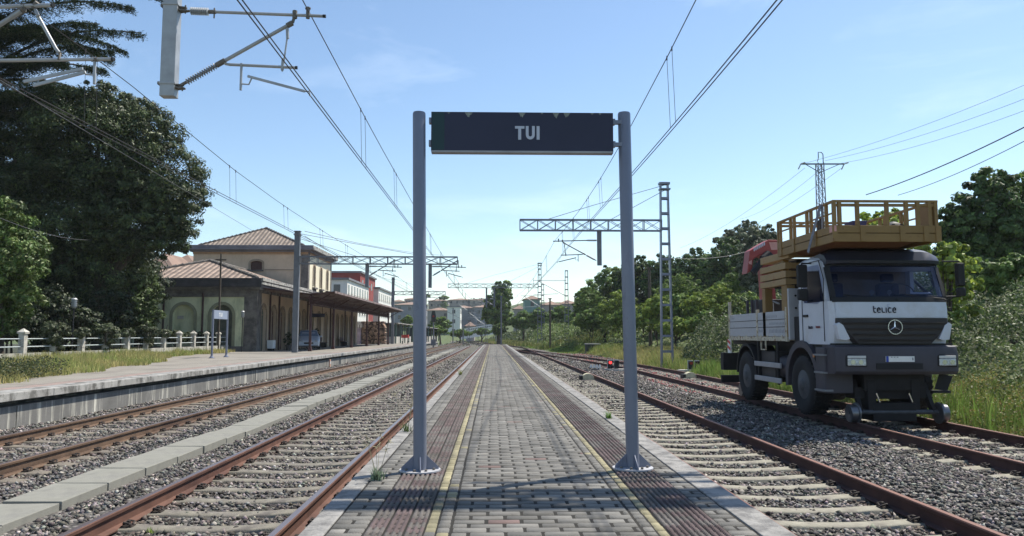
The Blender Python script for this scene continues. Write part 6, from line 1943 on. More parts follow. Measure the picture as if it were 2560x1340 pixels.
def glassify():
    n = mWS.node_tree.nodes; L = mWS.node_tree.links; p = n["Principled BSDF"]
    p.inputs["Base Color"].default_value = (0.012, 0.018, 0.05, 1); p.inputs["Roughness"].default_value = 0.05; p.inputs["Specular IOR Level"].default_value = 0.8
    t = n.new("ShaderNodeBsdfTransparent"); t.inputs[0].default_value = (0.78, 0.82, 0.92, 1)
    m_ = n.new("ShaderNodeMixShader"); m_.inputs[0].default_value = 0.20
    L.new(t.outputs[0], m_.inputs[1]); L.new(p.outputs[0], m_.inputs[2]); L.new(m_.outputs[0], n["Material Output"].inputs[0])
glassify()
mLens = mat('m_headlight', (0.60, 0.63, 0.68), 0.12, metal=0.3, var=0.5, scale=22)
mChrome = mat('m_chrome', (0.75, 0.75, 0.77), 0.2, metal=0.9, var=0.05)
mWheelR = mat('m_railwheel', (0.16, 0.165, 0.18), 0.3, metal=0.7, var=0.1)
mInk = mat('m_ink', (0.03, 0.03, 0.06), 0.6)

def rrect_loft(b, prof_fn, xs_off):
    rings = []
    for x, o in xs_off: rings.append([(x, y, z) for (y, z) in prof_fn(o)])
    b.loft(rings)

def truck():
    XL_, XR_ = 6.45, 8.87; XC = (XL_+XR_)/2; YF = 14.4
    root = thing('road_rail_truck', (XC, 16.5, -0.55), 'white and grey road-rail truck with yellow lift basket and red crane on the siding', 'truck')
    # ---------------- cab shell
    def prof(o):
        return [(YF+0.10+o, 0.92), (YF+0.02+o, 1.2), (YF+0.0+o, 1.50), (YF+0.04+o, 1.76), (YF+1.56, 1.76), (YF+1.56, 0.92)]
    def rprof(o):
        return [(YF+0.33+o*0.8, 2.47-o*0.3), (YF+0.40+o*0.6, 2.58-o*0.4), (YF+0.66, 2.72-o*0.7), (YF+1.0, 2.76-o*0.7), (YF+1.52, 2.72-o*0.7), (YF+1.56, 2.5), (YF+1.5, 2.44)]
    b = MB()
    rrect_loft(b, prof, [(XL_+0.03, 0.30), (XL_+0.05, 0.17), (XL_+0.12, 0.08), (XL_+0.3, 0.03), (XC, 0.0), (XR_-0.3, 0.03), (XR_-0.12, 0.08), (XR_-0.05, 0.17), (XR_-0.03, 0.30)])
    cab = b.build('cab', mTW, root, smooth=28)
    b = MB()
    rrect_loft(b, rprof, [(XL_+0.03, 0.30), (XL_+0.05, 0.17), (XL_+0.12, 0.08), (XL_+0.3, 0.03), (XC, 0.0), (XR_-0.3, 0.03), (XR_-0.12, 0.08), (XR_-0.05, 0.17), (XR_-0.03, 0.30)])
    b.build('cab_roof', mTW, cab, smooth=28)
    for s, xx in ((-1, XL_+0.075), (1, XR_-0.075)):
        b = MB(); b.bar((xx, YF+0.27, 1.74), (xx, YF+0.52, 2.52), 0.07, 0.10, up=(0,1,0)); b.build('windscreen_pillar', mTW, cab)
        b = MB(); b.box(xx-0.04, xx+0.04, YF+1.31, YF+1.55, 1.75, 2.52); b.build('door_pillar', mTW, cab)
        b = MB(); b.box(xx-0.035, xx+0.035, YF+0.5, YF+1.32, 2.46, 2.55); b.build('roof_rail', mTW, cab)
    b = MB(); b.box(XL_+0.12, XR_-0.12, YF+1.48, YF+1.545, 1.76, 2.55); b.build('cab_rear_wall', mat('m_cab_inside', (0.30,0.24,0.17), 0.8, var=0.2, scale=2), cab)
    b = MB(); b.box(XL_+0.14, XR_-0.14, YF+0.22, YF+0.50, 1.765, 1.87); b.box(XC+0.15, XR_-0.4, YF+0.20, YF+0.45, 1.871, 1.90); dsh = b.build('dashboard', mTB, cab, bevel=0.02)
    for x in (XL_+0.62, XR_-0.62):
        b = MB(); b.box(x-0.22, x+0.22, YF+1.2, YF+1.38, 1.70, 2.18); b.box(x-0.13, x+0.13, YF+1.22, YF+1.34, 2.20, 2.38); b.each('seat', mat('m_seat', (0.05,0.05,0.07), 0.9), cab, bevel=0.04)
    b = MB(); N = 24
    b.loft([[(XR_-0.62+(0.22+dr*math.cos(t))*math.cos(a), YF+0.68+0.10*math.sin(a)+dr*math.sin(t)*0.5, 1.98+(0.22+dr*math.cos(t))*math.sin(a)*0.7) for dr, t in ((0.018,0),(0.018,2.1),(0.018,4.2))] for a in [2*math.pi*i/N for i in range(N+1)]], cap=False)
    b.build('steering_wheel', mTB, cab)
    b = MB(); b.add([(XR_-0.62,YF+0.30,1.905),(XR_-0.25,YF+0.28,1.905),(XR_-0.22,YF+0.42,1.95),(XR_-0.6,YF+0.45,1.95)], [(0,1,2,3)]); b.build('paper', mWhite, dsh)
    for x in (XL_+1.0, XL_+1.35):
        b = MB(); b.tube([(x, YF+0.33, 1.93), (x, YF+0.36, 1.95)], 0.045, 14); b.tube([(x, YF+0.36, 1.87), (x, YF+0.36, 1.93)], 0.012, 6); b.each('dash_lamp', mGalv, dsh, smooth=40)
    def slab(x0, x1, pts, m, name, par, proud=0.012, off=0.0, nx=7, thick=0.03):
        """panel hugging the bowed front: pts [(z, yoff)]"""
        b = MB(); rings = []
        for i in range(nx+1):
            x = x0+(x1-x0)*i/nx; t = abs(x-XC)/1.16
            bow = 0.03*max(0, (t-0.75)/0.11) if t < 0.86 else 0.03+0.05*(t-0.86)/0.08
            bow = min(bow, 0.10)
            rings.append([(x, YF+y+bow-proud+off, z) for z, y in pts]+[(x, YF+y+bow-proud+off+thick, z) for z, y in reversed(pts)])
        b.loft(rings); return b.build(name, m, par, smooth=30)
    # windscreen with black surround, visor above
    slab(XL_+0.10, XR_-0.08, [(1.74,0.04),(1.79,0.056),(1.85,0.08)], mTB, 'windscreen_lower_frame', cab, 0.03)
    slab(XL_+0.10, XR_-0.08, [(2.44,0.31),(2.50,0.33)], mTB, 'windscreen_upper_frame', cab, 0.03)
    for xa, xb in ((XL_+0.08, XL_+0.17), (XR_-0.15, XR_-0.06)): slab(xa, xb, [(1.85,0.08),(2.0,0.13),(2.25,0.235),(2.44,0.31)], mTB, 'windscreen_side_frame', cab, 0.03, nx=2)
    slab(XL_+0.17, XR_-0.14, [(1.83,0.075),(2.1,0.172),(2.30,0.25),(2.46,0.315)], mWS, 'windscreen', cab, 0.036, thick=0.006)
    b = MB()
    rings = []
    for i in range(13):
        x = XL_+0.10+(XR_-0.16-XL_)*i/12; t = abs(x-XC)/1.16; o = 0.12*max(0, t-0.78)/0.2; 
        rings.append([(x, YF+0.22+o, 2.50), (x, YF+0.20+o, 2.56), (x, YF+0.30+o, 2.74-o*0.6), (x, YF+0.50+o, 2.81-o*0.8), (x, YF+0.9, 2.80-o), (x, YF+0.9, 2.5), (x, YF+0.45, 2.48)])
    b.loft(rings); b.build('sun_visor', mat('m_visor', (0.022,0.026,0.045), 0.4, var=0.1), cab, smooth=35)
    # things seen through / on the glass: wipers, dashboard objects
    for (xa, xb) in ((6.75, 7.75), (7.95, 8.7)):
        b = MB(); b.tube([(xa, YF+0.055, 1.88), (xb, YF+0.06, 1.80)], 0.012, 6); b.tube([(xb, YF+0.06, 1.80), (xb+0.02, YF+0.0, 1.77)], 0.015, 6); b.build('wiper', mTB, cab)
    # white band, seam and lettering
    slab(XL_+0.14, XR_-0.10, [(1.435,0.0),(1.6,0.005),(1.735,0.025)], mTW, 'front_flap', cab, 0.018)
    b = MB(); glyph_word(b, 'telice', (7.275, YF-0.021, 1.535), (1,0,0), (0,0,1), 0.092, 0.020, (0,-1,0), gap=0.34, wd=0.80)
    b.build('lettering', mInk, cab)
    b = MB(); n = 14
    for i in range(n):
        a0 = 2*math.pi*i/n*0.72+0.6; a1 = 2*math.pi*(i+1)/n*0.72+0.6
        b.bar((7.585+0.030*math.cos(a0), YF-0.021, 1.668+0.030*math.sin(a0)), (7.585+0.030*math.cos(a1), YF-0.021, 1.668+0.030*math.sin(a1)), 0.006, 0.005)
    b.build('swirl_mark', mat('m_swirl', (0.30,0.40,0.60), 0.6), cab)
    # grille: dark trapezoid
    b = MB()
    z0, z1 = 0.94, 1.425
    def gx(z): t = (z-z0)/(z1-z0); return 0.74+0.34*min(1, t*1.35)
    rings = []
    for k in range(9):
        z = z0+(z1-z0)*k/8; hw = gx(z)
        rings.append([(XC-hw, YF+0.02, z), (XC-hw+0.05, YF-0.035, z), (XC, YF-0.05, z), (XC+hw-0.05, YF-0.035, z), (XC+hw, YF+0.02, z), (XC+hw, YF+0.12, z), (XC-hw, YF+0.12, z)])
    b.loft(rings); gr = b.build('grille', mTGr, root, smooth=30)
    b = MB()
    for z in (1.33, 1.22, 1.11, 1.01):
        hw = gx(z)-0.1
        b.loft([[(x, YF-0.04-(0.012 if abs(x-XC) < 0.6 else 0), z-0.03), (x, YF-0.065-(0.012 if abs(x-XC) < 0.6 else 0), z+0.012), (x, YF-0.04, z+0.02)] for x in (XC-hw, XC-hw*0.5, XC, XC+hw*0.5, XC+hw)])
    b.build('grille_slats', mTGr, gr)
    # round emblem with three-pointed star
    ex, ez, ey, er = XC-0.005, 1.255, YF-0.085, 0.135
    b = MB(); N = 40; rings = []
    for i in range(N+1):
        a = 2*math.pi*i/N; rings.append([(ex+(er+dr)*math.cos(a), ey+dy, ez+(er+dr)*math.sin(a)) for dr, dy in ((-0.008,-0.006),(0.008,-0.006),(0.008,0.008),(-0.008,0.008))])
    b.loft(rings, cap=False)
    for k in range(3):
        a = math.pi/2+k*2*math.pi/3; c, s = math.cos(a), math.sin(a); p, q = -s, c
        b.add([(ex+c*er, ey, ez+s*er), (ex+p*0.020, ey+0.006, ez+q*0.020), (ex-p*0.020, ey+0.006, ez-q*0.020), (ex, ey-0.014, ez)], [(0,1,3),(0,3,2),(1,0,2),(1,2,3)])
    b.build('round_emblem', mChrome, gr)
    # white corner lamps blanking panels
    for s in (-1, 1):
        xo = XC+s*1.12; xi = XC+s*0.83
        b = MB(); pts = [(xo, 1.30), (XC+s*1.06, 1.345), (XC+s*0.98, 1.29), (XC+s*0.86, 1.03), (XC+s*0.93, 1.0), (XC+s*1.06, 1.015)]
        b.add([(x, YF-0.045, z) for x, z in pts]+[(x, YF+0.06+(0.04 if abs(x-XC) > 1.05 else 0), z) for x, z in pts], [tuple(range(6)), tuple(reversed(range(6,12)))]+[(i,(i+1)%6,6+(i+1)%6,6+i) for i in range(6)])
        b.build('corner_panel', mTW, cab, bevel=0.01)
    # lower dark band between cab and bumper
    b = MB(); b.box(XL_+0.08, XR_-0.06, YF+0.03, YF+1.0, 0.80, 0.945); b.build('lower_valance', mTB, root)
    # ---------------- bumper
    def bprof(o): return [(YF-0.10+o, 0.36), (YF-0.16+o, 0.42), (YF-0.17+o, 0.74), (YF-0.13+o, 0.88), (YF-0.02+o, 0.91), (YF+0.4, 0.91), (YF+0.4, 0.36)]
    b = MB(); rrect_loft(b, bprof, [(XL_-0.0, 0.22), (XL_+0.04, 0.1), (XL_+0.16, 0.03), (XC-0.5, 0.0), (XC+0.5, 0.0), (XR_-0.14, 0.03), (XR_-0.02, 0.1), (XR_+0.02, 0.22)])
    bp = b.build('bumper', mTG, root, smooth=30)
    for s, x0, x1 in ((-1, XL_+0.20, XL_+0.60), (1, XR_-0.47, XR_-0.10)):
        b = MB()
        b.add([(x0, YF-0.165, 0.52), (x1, YF-0.165, 0.50), (x1, YF-0.165, 0.71), (x0+0.05, YF-0.165, 0.745), (x0, YF-0.165, 0.72)]+[(x0, YF-0.05, 0.52), (x1, YF-0.05, 0.50), (x1, YF-0.05, 0.71), (x0+0.05, YF-0.05, 0.745), (x0, YF-0.05, 0.72)], [(0,1,2,3,4),(9,8,7,6,5)]+[(i,(i+1)%5,5+(i+1)%5,5+i) for i in range(5)])
        fr = b.build('headlight', mTB, bp, bevel=0.012)
        b = MB(); b.box(x0+0.025, x1-0.025, YF-0.178, YF-0.15, 0.53, 0.66); b.build('lens', mLens, fr, bevel=0.01)
        b = MB(); b.box(x0+0.025, x1-0.025, YF-0.180, YF-0.15, 0.668, 0.715); b.build('indicator', mat('m_ind', (0.62,0.62,0.60), 0.25), fr, bevel=0.008)
        b = MB()
        for k in range(2): 
            xc = x0+0.12+k*0.15; b.tube([(xc, YF-0.184, 0.595), (xc, YF-0.178, 0.595)], 0.045, 14)
        b.each('reflector', mChrome, fr, smooth=40)
    b = MB(); b.box(XC-0.44, XC+0.44, YF-0.185, YF-0.1, 0.46, 0.575); b.build('air_intake', mTB, bp)
    b = MB(); b.box(XC-0.26+0.0, XC+0.28, YF-0.19, YF-0.165, 0.60, 0.705); pl = b.build('number_plate', mWhite, bp)
    b = MB(); b.box(XC-0.26, XC-0.215, YF-0.193, YF-0.190, 0.60, 0.705); b.build('plate_strip', mat('m_platebl', (0.02,0.06,0.35), 0.5), pl)
    b = MB()
    for k in range(3): b.box(XC-0.17+k*0.055, XC-0.14+k*0.055, YF-0.193, YF-0.190, 0.683, 0.693)
    b.box(XC+0.24, XC+0.255, YF-0.193, YF-0.190, 0.63, 0.68)
    b.build('plate_marks', mInk, pl)
    # ---------------- left cab side (towards the camera)
    xs = XL_+0.022
    b = MB(); pts = [(YF+0.42, 1.78), (YF+0.62, 1.72), (YF+1.22, 1.76), (YF+1.30, 1.84), (YF+1.30, 2.42), (YF+1.22, 2.50), (YF+0.55, 2.50), (YF+0.36, 2.2)]
    b.prism(pts, 0, xs-0.008, xs+0.04); sw = b.build('side_window', mWS, cab, bevel=0.006)
    b = MB()
    for (p, q) in (((YF+1.37, 0.98), (YF+1.37, 2.58)), ((YF+0.34, 0.98), (YF+0.34, 1.75)), ((YF+0.34, 2.58), (YF+1.37, 2.58)), ((YF+0.34,1.75),(YF+0.30,2.2)), ((YF+0.30,2.2),(YF+0.5,2.58))): b.bar((xs+0.003, p[0], p[1]), (xs+0.003, q[0], q[1]), 0.012, 0.012)
    b.build('door_seam', mTB, cab)
    b = MB(); b.box(xs-0.03, xs+0.02, YF+1.08, YF+1.28, 1.47, 1.52); b.build('door_handle', mTB, cab, bevel=0.01)
    b = MB(); glyph_word(b, 'telice', (xs-0.008, YF+1.06, 1.235), (0,-1,0), (0,0,1), 0.042, 0.013, (-1,0,0), gap=0.34, wd=0.8)
    b.build('door_lettering', mInk, cab)
    b = MB(); glyph_word(b, 'telecom', (xs-0.008, YF+0.70, 1.245), (0,-1,0), (0,0,1), 0.034, 0.010, (-1,0,0), gap=0.3, wd=0.7)
    b.build('door_lettering', mat('m_redink', (0.35,0.08,0.07), 0.6), cab)
    # right side window
    b = MB(); b.prism(pts, 0, XR_-0.04, XR_-0.015); b.build('side_window', mWS, cab)
    # mirrors
    def mirror(s, x, y, z0, z1, w_, split):
        r = MB(); r.box(x-w_/2, x+w_/2, y-0.06, y+0.06, z0+split, z1); m_ = r.build('mirror', mTB, root, bevel=0.03)
        r = MB(); r.box(x-w_/2, x+w_/2, y-0.07, y+0.05, z0, z0+split-0.03); r.build('wide_angle_mirror', mTB, m_, bevel=0.03)
        r = MB(); r.tube([(x, y, z1), (x, y, z1+0.03), (x-s*0.28, y+0.12, z1+0.04)], 0.016, 6); r.tube([(x, y, z0), (x-s*0.25, y+0.12, z0+0.0)], 0.016, 6); r.each('mirror_arm', mTB, m_)
        return m_
    mirror(-1, 6.25, YF+0.78, 1.80, 2.52, 0.20, 0.26)
    mirror(1, 9.07, YF+0.1, 1.85, 2.50, 0.15, 0.2)
    b = MB(); b.box(XL_+0.2, XL_+0.55, YF-0.02, YF+0.2, 2.40, 2.52); 
    # ---------------- fender and steps
    def arch(yc, zc, r0, r1, a0, a1, x0, x1, m, name, par):
        b = MB(); n = 14; rings = []
        for i in range(n+1):
            a = R(a0+(a1-a0)*i/n); c, s = math.cos(a), math.sin(a)
            rings.append([(x0, yc+r0*c, zc+r0*s), (x0, yc+r1*c, zc+r1*s), (x1, yc+r1*c, zc+r1*s), (x1, yc+r0*c, zc+r0*s)])
        b.loft(rings); return b.build(name, m, par, smooth=35)
    FWY, RWY, WZ, WR = 15.82, 19.35, 0.08, 0.60
    arch(FWY, WZ+0.05, 0.72, 0.86, -8, 188, XL_-0.02, XL_+0.5, mTG, 'front_fender', root)
    arch(RWY, WZ+0.05, 0.70, 0.76, 0, 180, XL_+0.0, XL_+0.6, mTB, 'rear_fender', root)
    b = MB(); b.box(XL_-0.04, XL_+0.5, YF+0.22, YF+0.64, -0.02, 0.86); st = b.build('step_box', mTG, root, bevel=0.02)
    for z in (0.02, 0.36, 0.70):
        b = MB(); b.box(XL_-0.09, XL_+0.1, YF+0.2, YF+0.62, z, z+0.035); b.build('step', mat('m_step', (0.22,0.23,0.25), 0.5, metal=0.3), st)
    b = MB(); b.box(XL_-0.035, XL_-0.02, YF+0.72, YF+0.78, 0.66, 0.72); b.build('side_marker', mat('m_amber', (0.6,0.22,0.05), 0.4), root)
    # ---------------- wheels
    def wheel(x, y, s):
        b = MB(); N = 40
        prof = [(0.30, 0.0), (0.36, -0.02), (0.46, -0.035), (0.54, -0.03), (0.585, 0.0), (0.60, 0.04), (0.60, 0.30), (0.585, 0.34), (0.40, 0.36), (0.30, 0.34)]
        rings = []
        for i in range(N+1):
            a = 2*math.pi*i/N; rings.append([(x+s*d, y+r_*math.cos(a), WZ+r_*math.sin(a)) for r_, d in prof])
        b.loft(rings, cap=False)
        ty = b.build('wheel', mTyre, root, smooth=35)
        b = MB()
        for i in range(34):
            a = 2*math.pi*i/34; c, sn = math.cos(a), math.sin(a); 
            for (d0, d1, tw) in ((0.0, 0.14, 0.03), (0.20, 0.34, -0.03)):
                p = Vector((x+s*d0, y+0.605*math.cos(a+tw), WZ+0.605*math.sin(a+tw))); q = Vector((x+s*d1, y+0.605*c, WZ+0.605*sn)); b.bar(p, q, 0.055, 0.03, up=(0, c, sn))
        b.build('tread', mTyre, ty)
        b = MB(); rings = []
        for i in range(N+1):
            a = 2*math.pi*i/N; rings.append([(x+s*d, y+r_*math.cos(a), WZ+r_*math.sin(a)) for r_, d in ((0.30, 0.0), (0.285, 0.07), (0.20, 0.09), (0.15, 0.05), (0.13, -0.04), (0.09, -0.06), (0.001, -0.06))])
        b.loft(rings, cap=False)
        rim = b.build('rim', mRim, ty, smooth=35)
        b = MB()
        for i in range(10):
            a = 2*math.pi*i/10; b.tube([(x+s*0.08, y+0.20*math.cos(a), WZ+0.20*math.sin(a)), (x+s*0.03, y+0.20*math.cos(a), WZ+0.20*math.sin(a))], 0.018, 6)
        b.each('wheel_nut', mGalvD, rim)
        b = MB()
        for i in range(8):
            a = 2*math.pi*(i+0.5)/8; b.tube([(x+s*0.055, y+0.245*math.cos(a), WZ+0.245*math.sin(a)), (x+s*0.085, y+0.245*math.cos(a), WZ+0.245*math.sin(a))], 0.030, 10)
        b.each('rim_hole', mTB, rim)
    for y in (FWY, RWY):
        wheel(XL_+0.02, y, 1); wheel(XR_-0.02, y, -1)
    b = MB(); b.tube([(XL_+0.3, FWY, WZ), (XR_-0.3, FWY, WZ)], 0.1, 10); b.tube([(XL_+0.3, RWY, WZ), (XR_-0.3, RWY, WZ)], 0.12, 10)
    b.box(XC-0.42, XC-0.32, YF+0.1, 21.2, 0.35, 0.62); b.box(XC+0.32, XC+0.42, YF+0.1, 21.2, 0.35, 0.62)
    b.box(XC-0.5, XC+0.5, YF+0.3, YF+1.6, 0.0, 0.8)
    b.box(XC-0.55, XC+0.6, YF+0.1, YF+0.2, 0.05, 0.40); b.box(XC-0.8, XC+0.8, 16.6, 18.4, 0.2, 0.9)
    b.box(XL_+0.15, XR_-0.15, 16.5, 20.8, 0.86, 0.98)
    b.box(XC-0.12, XC+0.12, RWY-0.2, RWY+0.2, -0.1, 0.3)
    b.build('chassis', mChas, root)
    # tank and boxes on the left flank
    b = MB(); b.tube([(XL_+0.32, 16.85, 0.38), (XL_+0.32, 17.45, 0.38)], 0.26, 16); b.build('fuel_tank', mTG, root, smooth=40)
    b = MB(); b.box(XL_+0.08, XL_+0.6, 17.55, 18.45, 0.02, 0.72); b.build('side_locker', mTGr, root, bevel=0.02)
    for z in (0.36, 0.02):
        b = MB(); b.box(XL_-0.03, XL_+0.01, 16.95, 18.65, z, z+0.115); b.build('side_guard', mat('m_guard', (0.34,0.34,0.36), 0.5, metal=0.2, var=0.1), root, bevel=0.01)
    for y in (17.2, 18.45):
        b = MB(); b.box(XL_+0.012, XL_+0.06, y, y+0.06, -0.02, 0.95); b.build('guard_bracket', mTB, root)
    b = MB(); b.bar((XL_+0.02, 18.25, 0.98), (XL_+0.02, 18.25, 0.75), 0.03, 0.03); b.bar((XL_+0.02, 17.95, 0.98), (XL_+0.02, 17.95, 0.75), 0.03, 0.03); b.bar((XL_+0.02, 18.25, 0.76), (XL_+0.02, 17.95, 0.76), 0.03, 0.03); b.build('hook_loop', mBedR, root)
    # mud flap & stripe plate at the rear corner
    b = MB(); b.box(XL_-0.01, XL_+0.02, 20.55, 20.80, 0.62, 0.99)
    sp = b.build('stripe_plate', mWhite, root)
    b = MB()
    for k in range(2): b.add([(XL_-0.014, 20.55, 0.68+k*0.16), (XL_-0.014, 20.80, 0.76+k*0.16), (XL_-0.014, 20.80, 0.84+k*0.16), (XL_-0.014, 20.55, 0.76+k*0.16)], [(0,1,2,3)])
    b.build('red_stripes', mat('m_redst', (0.5,0.04,0.04), 0.6), sp)
    b = MB(); b.box(XL_-0.12, XL_+0.3, 20.85, 21.1, 0.15, 0.62); b.box(XL_-0.1, XR_, 21.12, 21.2, -0.2, 0.0); b.each('rear_underrun', mTB, root)
    # mud flap right front
    b = MB(); b.add([(8.72, YF+0.35, 0.37), (8.98, YF+0.35, 0.30), (8.86, YF+0.35, 0.02), (8.60, YF+0.35, 0.05)], [(0,1,2,3)]); b.box(8.55, 8.90, YF+0.3, YF+0.42, -0.02, 0.03); b.build('mud_flap', mTB, root)
    # ---------------- rail guide wheels and axle
    ry = YF+0.10
    for s in (-1, 1):
        xw = XC+s*0.80 if s < 0 else XC+0.93
        xw = 7.72 + s*0.87 + (-0.28 if s < 0 else 0.05)*0
        b = MB(); N = 32; rings = []
        for i in range(N+1):
            a = 2*math.pi*i/N
            rings.append([(xw+s*d, ry+r_*math.cos(a), ZR+0.17+r_*math.sin(a)) for r_, d in ((0.02,-0.09),(0.20,-0.09),(0.205,-0.06),(0.175,-0.05),(0.168,0.06),(0.15,0.07),(0.02,0.05))])
        b.loft(rings, cap=False); rw = b.build('rail_wheel', mWheelR, root, smooth=35)
        b = MB(); b.bar((xw-s*0.16, ry, ZR+0.17), (xw-s*0.2, ry+0.3, 0.2), 0.08, 0.1); b.build('swing_arm', mChas, root)
    b = MB(); b.tube([(6.9, ry, ZR+0.19), (8.5, ry, ZR+0.19)], 0.045, 12); b.build('rail_axle', mRim, root, smooth=40)
    b = MB(); b.box(XC-0.42, XC+0.42, ry-0.03, ry+0.5, ZR+0.02, ZR+0.36); b.box(XC-0.5, XC-0.34, ry-0.02, ry+0.4, -0.35, 0.25); b.box(XC+0.34, XC+0.5, ry-0.02, ry+0.4, -0.35, 0.25); b.box(XC-0.7, XC+0.7, ry+0.1, ry+0.5, -0.12, 0.1); b.build('rail_gear_frame', mChas, root, bevel=0.01)
    for x in (XC-0.33, XC+0.30):
        b = MB(); b.tube([(x-0.03, ry-0.05, 0.0), (x+0.04, ry-0.04, -0.17)], 0.016, 8); b.build('piston_rod', mChrome, root)
    for x in (XL_+0.45, XR_-0.45):
        b = MB(); b.tube([(x-0.1, 20.9, ZR+0.17), (x+0.1, 20.9, ZR+0.17)], 0.18, 20); b.build('rail_wheel', mWheelR, root, smooth=40)
    # ---------------- load bed
    b = MB(); b.box(XL_+0.04, XR_-0.04, 16.52, 20.65, 0.985, 1.06); bed = b.build('bed_floor', mBedR, root)
    for i, (y0, y1) in enumerate(((16.66, 18.40), (18.50, 20.60))):
        b = MB(); b.box(XL_+0.0, XL_+0.035, y0, y1, 1.07, 1.64)
        pnl = b.build('drop_side', mBed, root, bevel=0.008)
        b = MB()
        for z in (1.28, 1.45): b.box(XL_-0.008, XL_+0.002, y0+0.02, y1-0.02, z, z+0.014)
        b.build('side_rib', mTGr, pnl)
        b = MB(); b.box(XR_-0.035, XR_, y0, y1, 1.07, 1.64); b.build('drop_side', mBed, root)
        b = MB()
        for k in range(4):
            y = y0+0.2+k*(y1-y0-0.4)/3; b.box(XL_-0.01, XL_+0.0, y-0.04, y+0.04, 1.0, 1.10)
        b.box(XL_-0.005, XL_+0.03, y0, y1, 0.97, 1.065)
        b.build('hinge_strip', mBedR, pnl)
    # faded illegible marks on the drop side
    b = MB(); 
    for (y0, n_, z, h_) in ((17.85, 9, 1.50, 0.07), (17.62, 11, 1.34, 0.06), (17.62, 12, 1.15, 0.10), (18.3, 4, 1.17, 0.07), (18.3, 4, 1.35, 0.05), (20.4, 3, 1.52, 0.05)):
        for k in range(n_):
            y = y0-k*0.085
            if y < 16.75: continue
            b.box(XL_-0.004, XL_+0.002, y-0.028, y, z, z+h_*random.uniform(0.75,1.0))
    b.build('faded_marks', mat('m_faded', (0.27,0.28,0.31), 0.6), root)
    for y in (16.60, 18.45, 20.62):
        b = MB(); b.box(XL_-0.012, XL_+0.05, y-0.045, y+0.045, 0.96, 1.72 if y != 20.62 else 2.0); b.build('bed_post', mBedR, root, bevel=0.006)
        b = MB(); b.box(XR_-0.05, XR_+0.012, y-0.045, y+0.045, 0.96, 1.72); b.build('bed_post', mBedR, root)
    b = MB(); b.box(XL_+0.0, XR_-0.0, 16.42, 16.50, 1.0, 2.12); hb = b.build('headboard', mBed, root, bevel=0.01)
    b = MB()
    for k in range(4): b.tube([(XL_+0.15, 16.415, 1.15+k*0.27), (XL_+0.15, 16.40, 1.15+k*0.27)], 0.025, 8)
    b.each('bolt', mTB, hb)
    # cab rear: exhaust / air filter stack
    b = MB(); b.tube([(XL_+0.42, 16.18, 1.6), (XL_+0.42, 16.18, 2.55)], 0.13, 14)
    for k in range(10): b.tube([(XL_+0.42, 16.18, 1.95+k*0.055), (XL_+0.42, 16.18, 1.975+k*0.055)], 0.15, 14)
    b.build('air_filter_stack', mTB, root, smooth=40)
    b = MB(); b.box(XL_+0.1, XR_-0.1, YF+1.57, 16.40, 0.9, 1.5); b.build('rear_engine_cover', mTB, root)
    # clutter on the bed
    b = MB(); b.box(XL_+0.3, XR_-0.3, 18.9, 19.75, 1.06, 2.0); b.build('bed_crate', mTGr, root, bevel=0.02)
    b = MB(); b.tube([(XL_+0.25, 18.35, 1.06), (XL_+0.25, 18.35, 1.88)], 0.13, 16); b.build('bed_canister', mGalvD, root, smooth=40)
    for k in range(3):
        b = MB(); b.bar((XL_+0.2, 19.0+k*0.35, 1.06), (XL_+0.2, 19.0+k*0.35, 2.0), 0.06, 0.06); b.build('bed_upright', mTG, root)
    b = MB(); b.tube([(XL_+0.2, 17.5, 1.83), (XL_+0.25, 18.7, 2.02)], 0.02, 6); b.tube([(XL_+0.4, 17.0, 1.6), (XL_+0.2, 17.15, 1.95), (XL_+0.15, 17.3, 2.05)], 0.014, 6); b.build('loose_rod', mGalv, root)
    # ---------------- scissor lift pack
    sl = MB(); sl.box(XL_+0.10, XL_+0.22, 16.62, 18.1, 2.78, 2.95)
    slx0, slx1 = XL_-0.02, XL_+1.9
    lift = None
    for i, (z0, z1, y0, y1) in enumerate(((2.78, 2.94, 16.3, 18.05), (2.56, 2.70, 16.5, 18.1), (2.37, 2.52, 16.5, 18.1), (2.21, 2.345, 16.5, 18.1))):
        b = MB(); b.box(slx0, slx0+0.14, y0, y1, z0, z1); b.box(slx1-0.14, slx1, y0, y1, z0, z1)
        b.box(slx0+0.14, slx1-0.14, y0, y0+0.1, z0+0.01, z1-0.01); b.box(slx0+0.14, slx1-0.14, y1-0.1, y1, z0+0.01, z1-0.01)
        b.build('scissor_beam', mYelB, root, bevel=0.008)
    for y in (16.6, 17.95):
        b = MB(); b.box(slx0+0.02, slx0+0.20, y-0.10, y+0.10, 1.06, 2.2); b.build('lift_leg', mYel, root, bevel=0.01)
        b = MB(); b.box(slx1-0.20, slx1-0.02, y-0.10, y+0.10, 1.06, 2.2); b.build('lift_leg', mYel, root)
    b = MB(); b.box(slx0+0.05, slx0+0.18, 16.75, 16.9, 1.06, 2.78); b.build('lift_leg', mYel, root)
    b = MB(); b.box(XC-0.7, XC+0.3, 16.7, 17.9, 1.06, 2.1); b.box(slx0+0.3, slx1-0.3, 16.6, 18, 2.2, 2.78); b.each('lift_core', mChas, root, bevel=0.02)
    # ---------------- work basket
    bx0, bx1, by0, by1 = 6.36, 8.36, 13.92, 16.75
    zf0, zf1, zt = 2.84, 3.15, 3.62
    ch = 0.0
    outline = [(bx0, by0), (bx1, by0), (bx1, by1), (bx0, by1)]
    b = MB(); b.box(bx0+0.06, bx1-0.06, by0+0.06, by1-0.06, zf0+0.16, zf1-0.03); bk = b.build('basket_floor', mYel, root)
    b = MB()
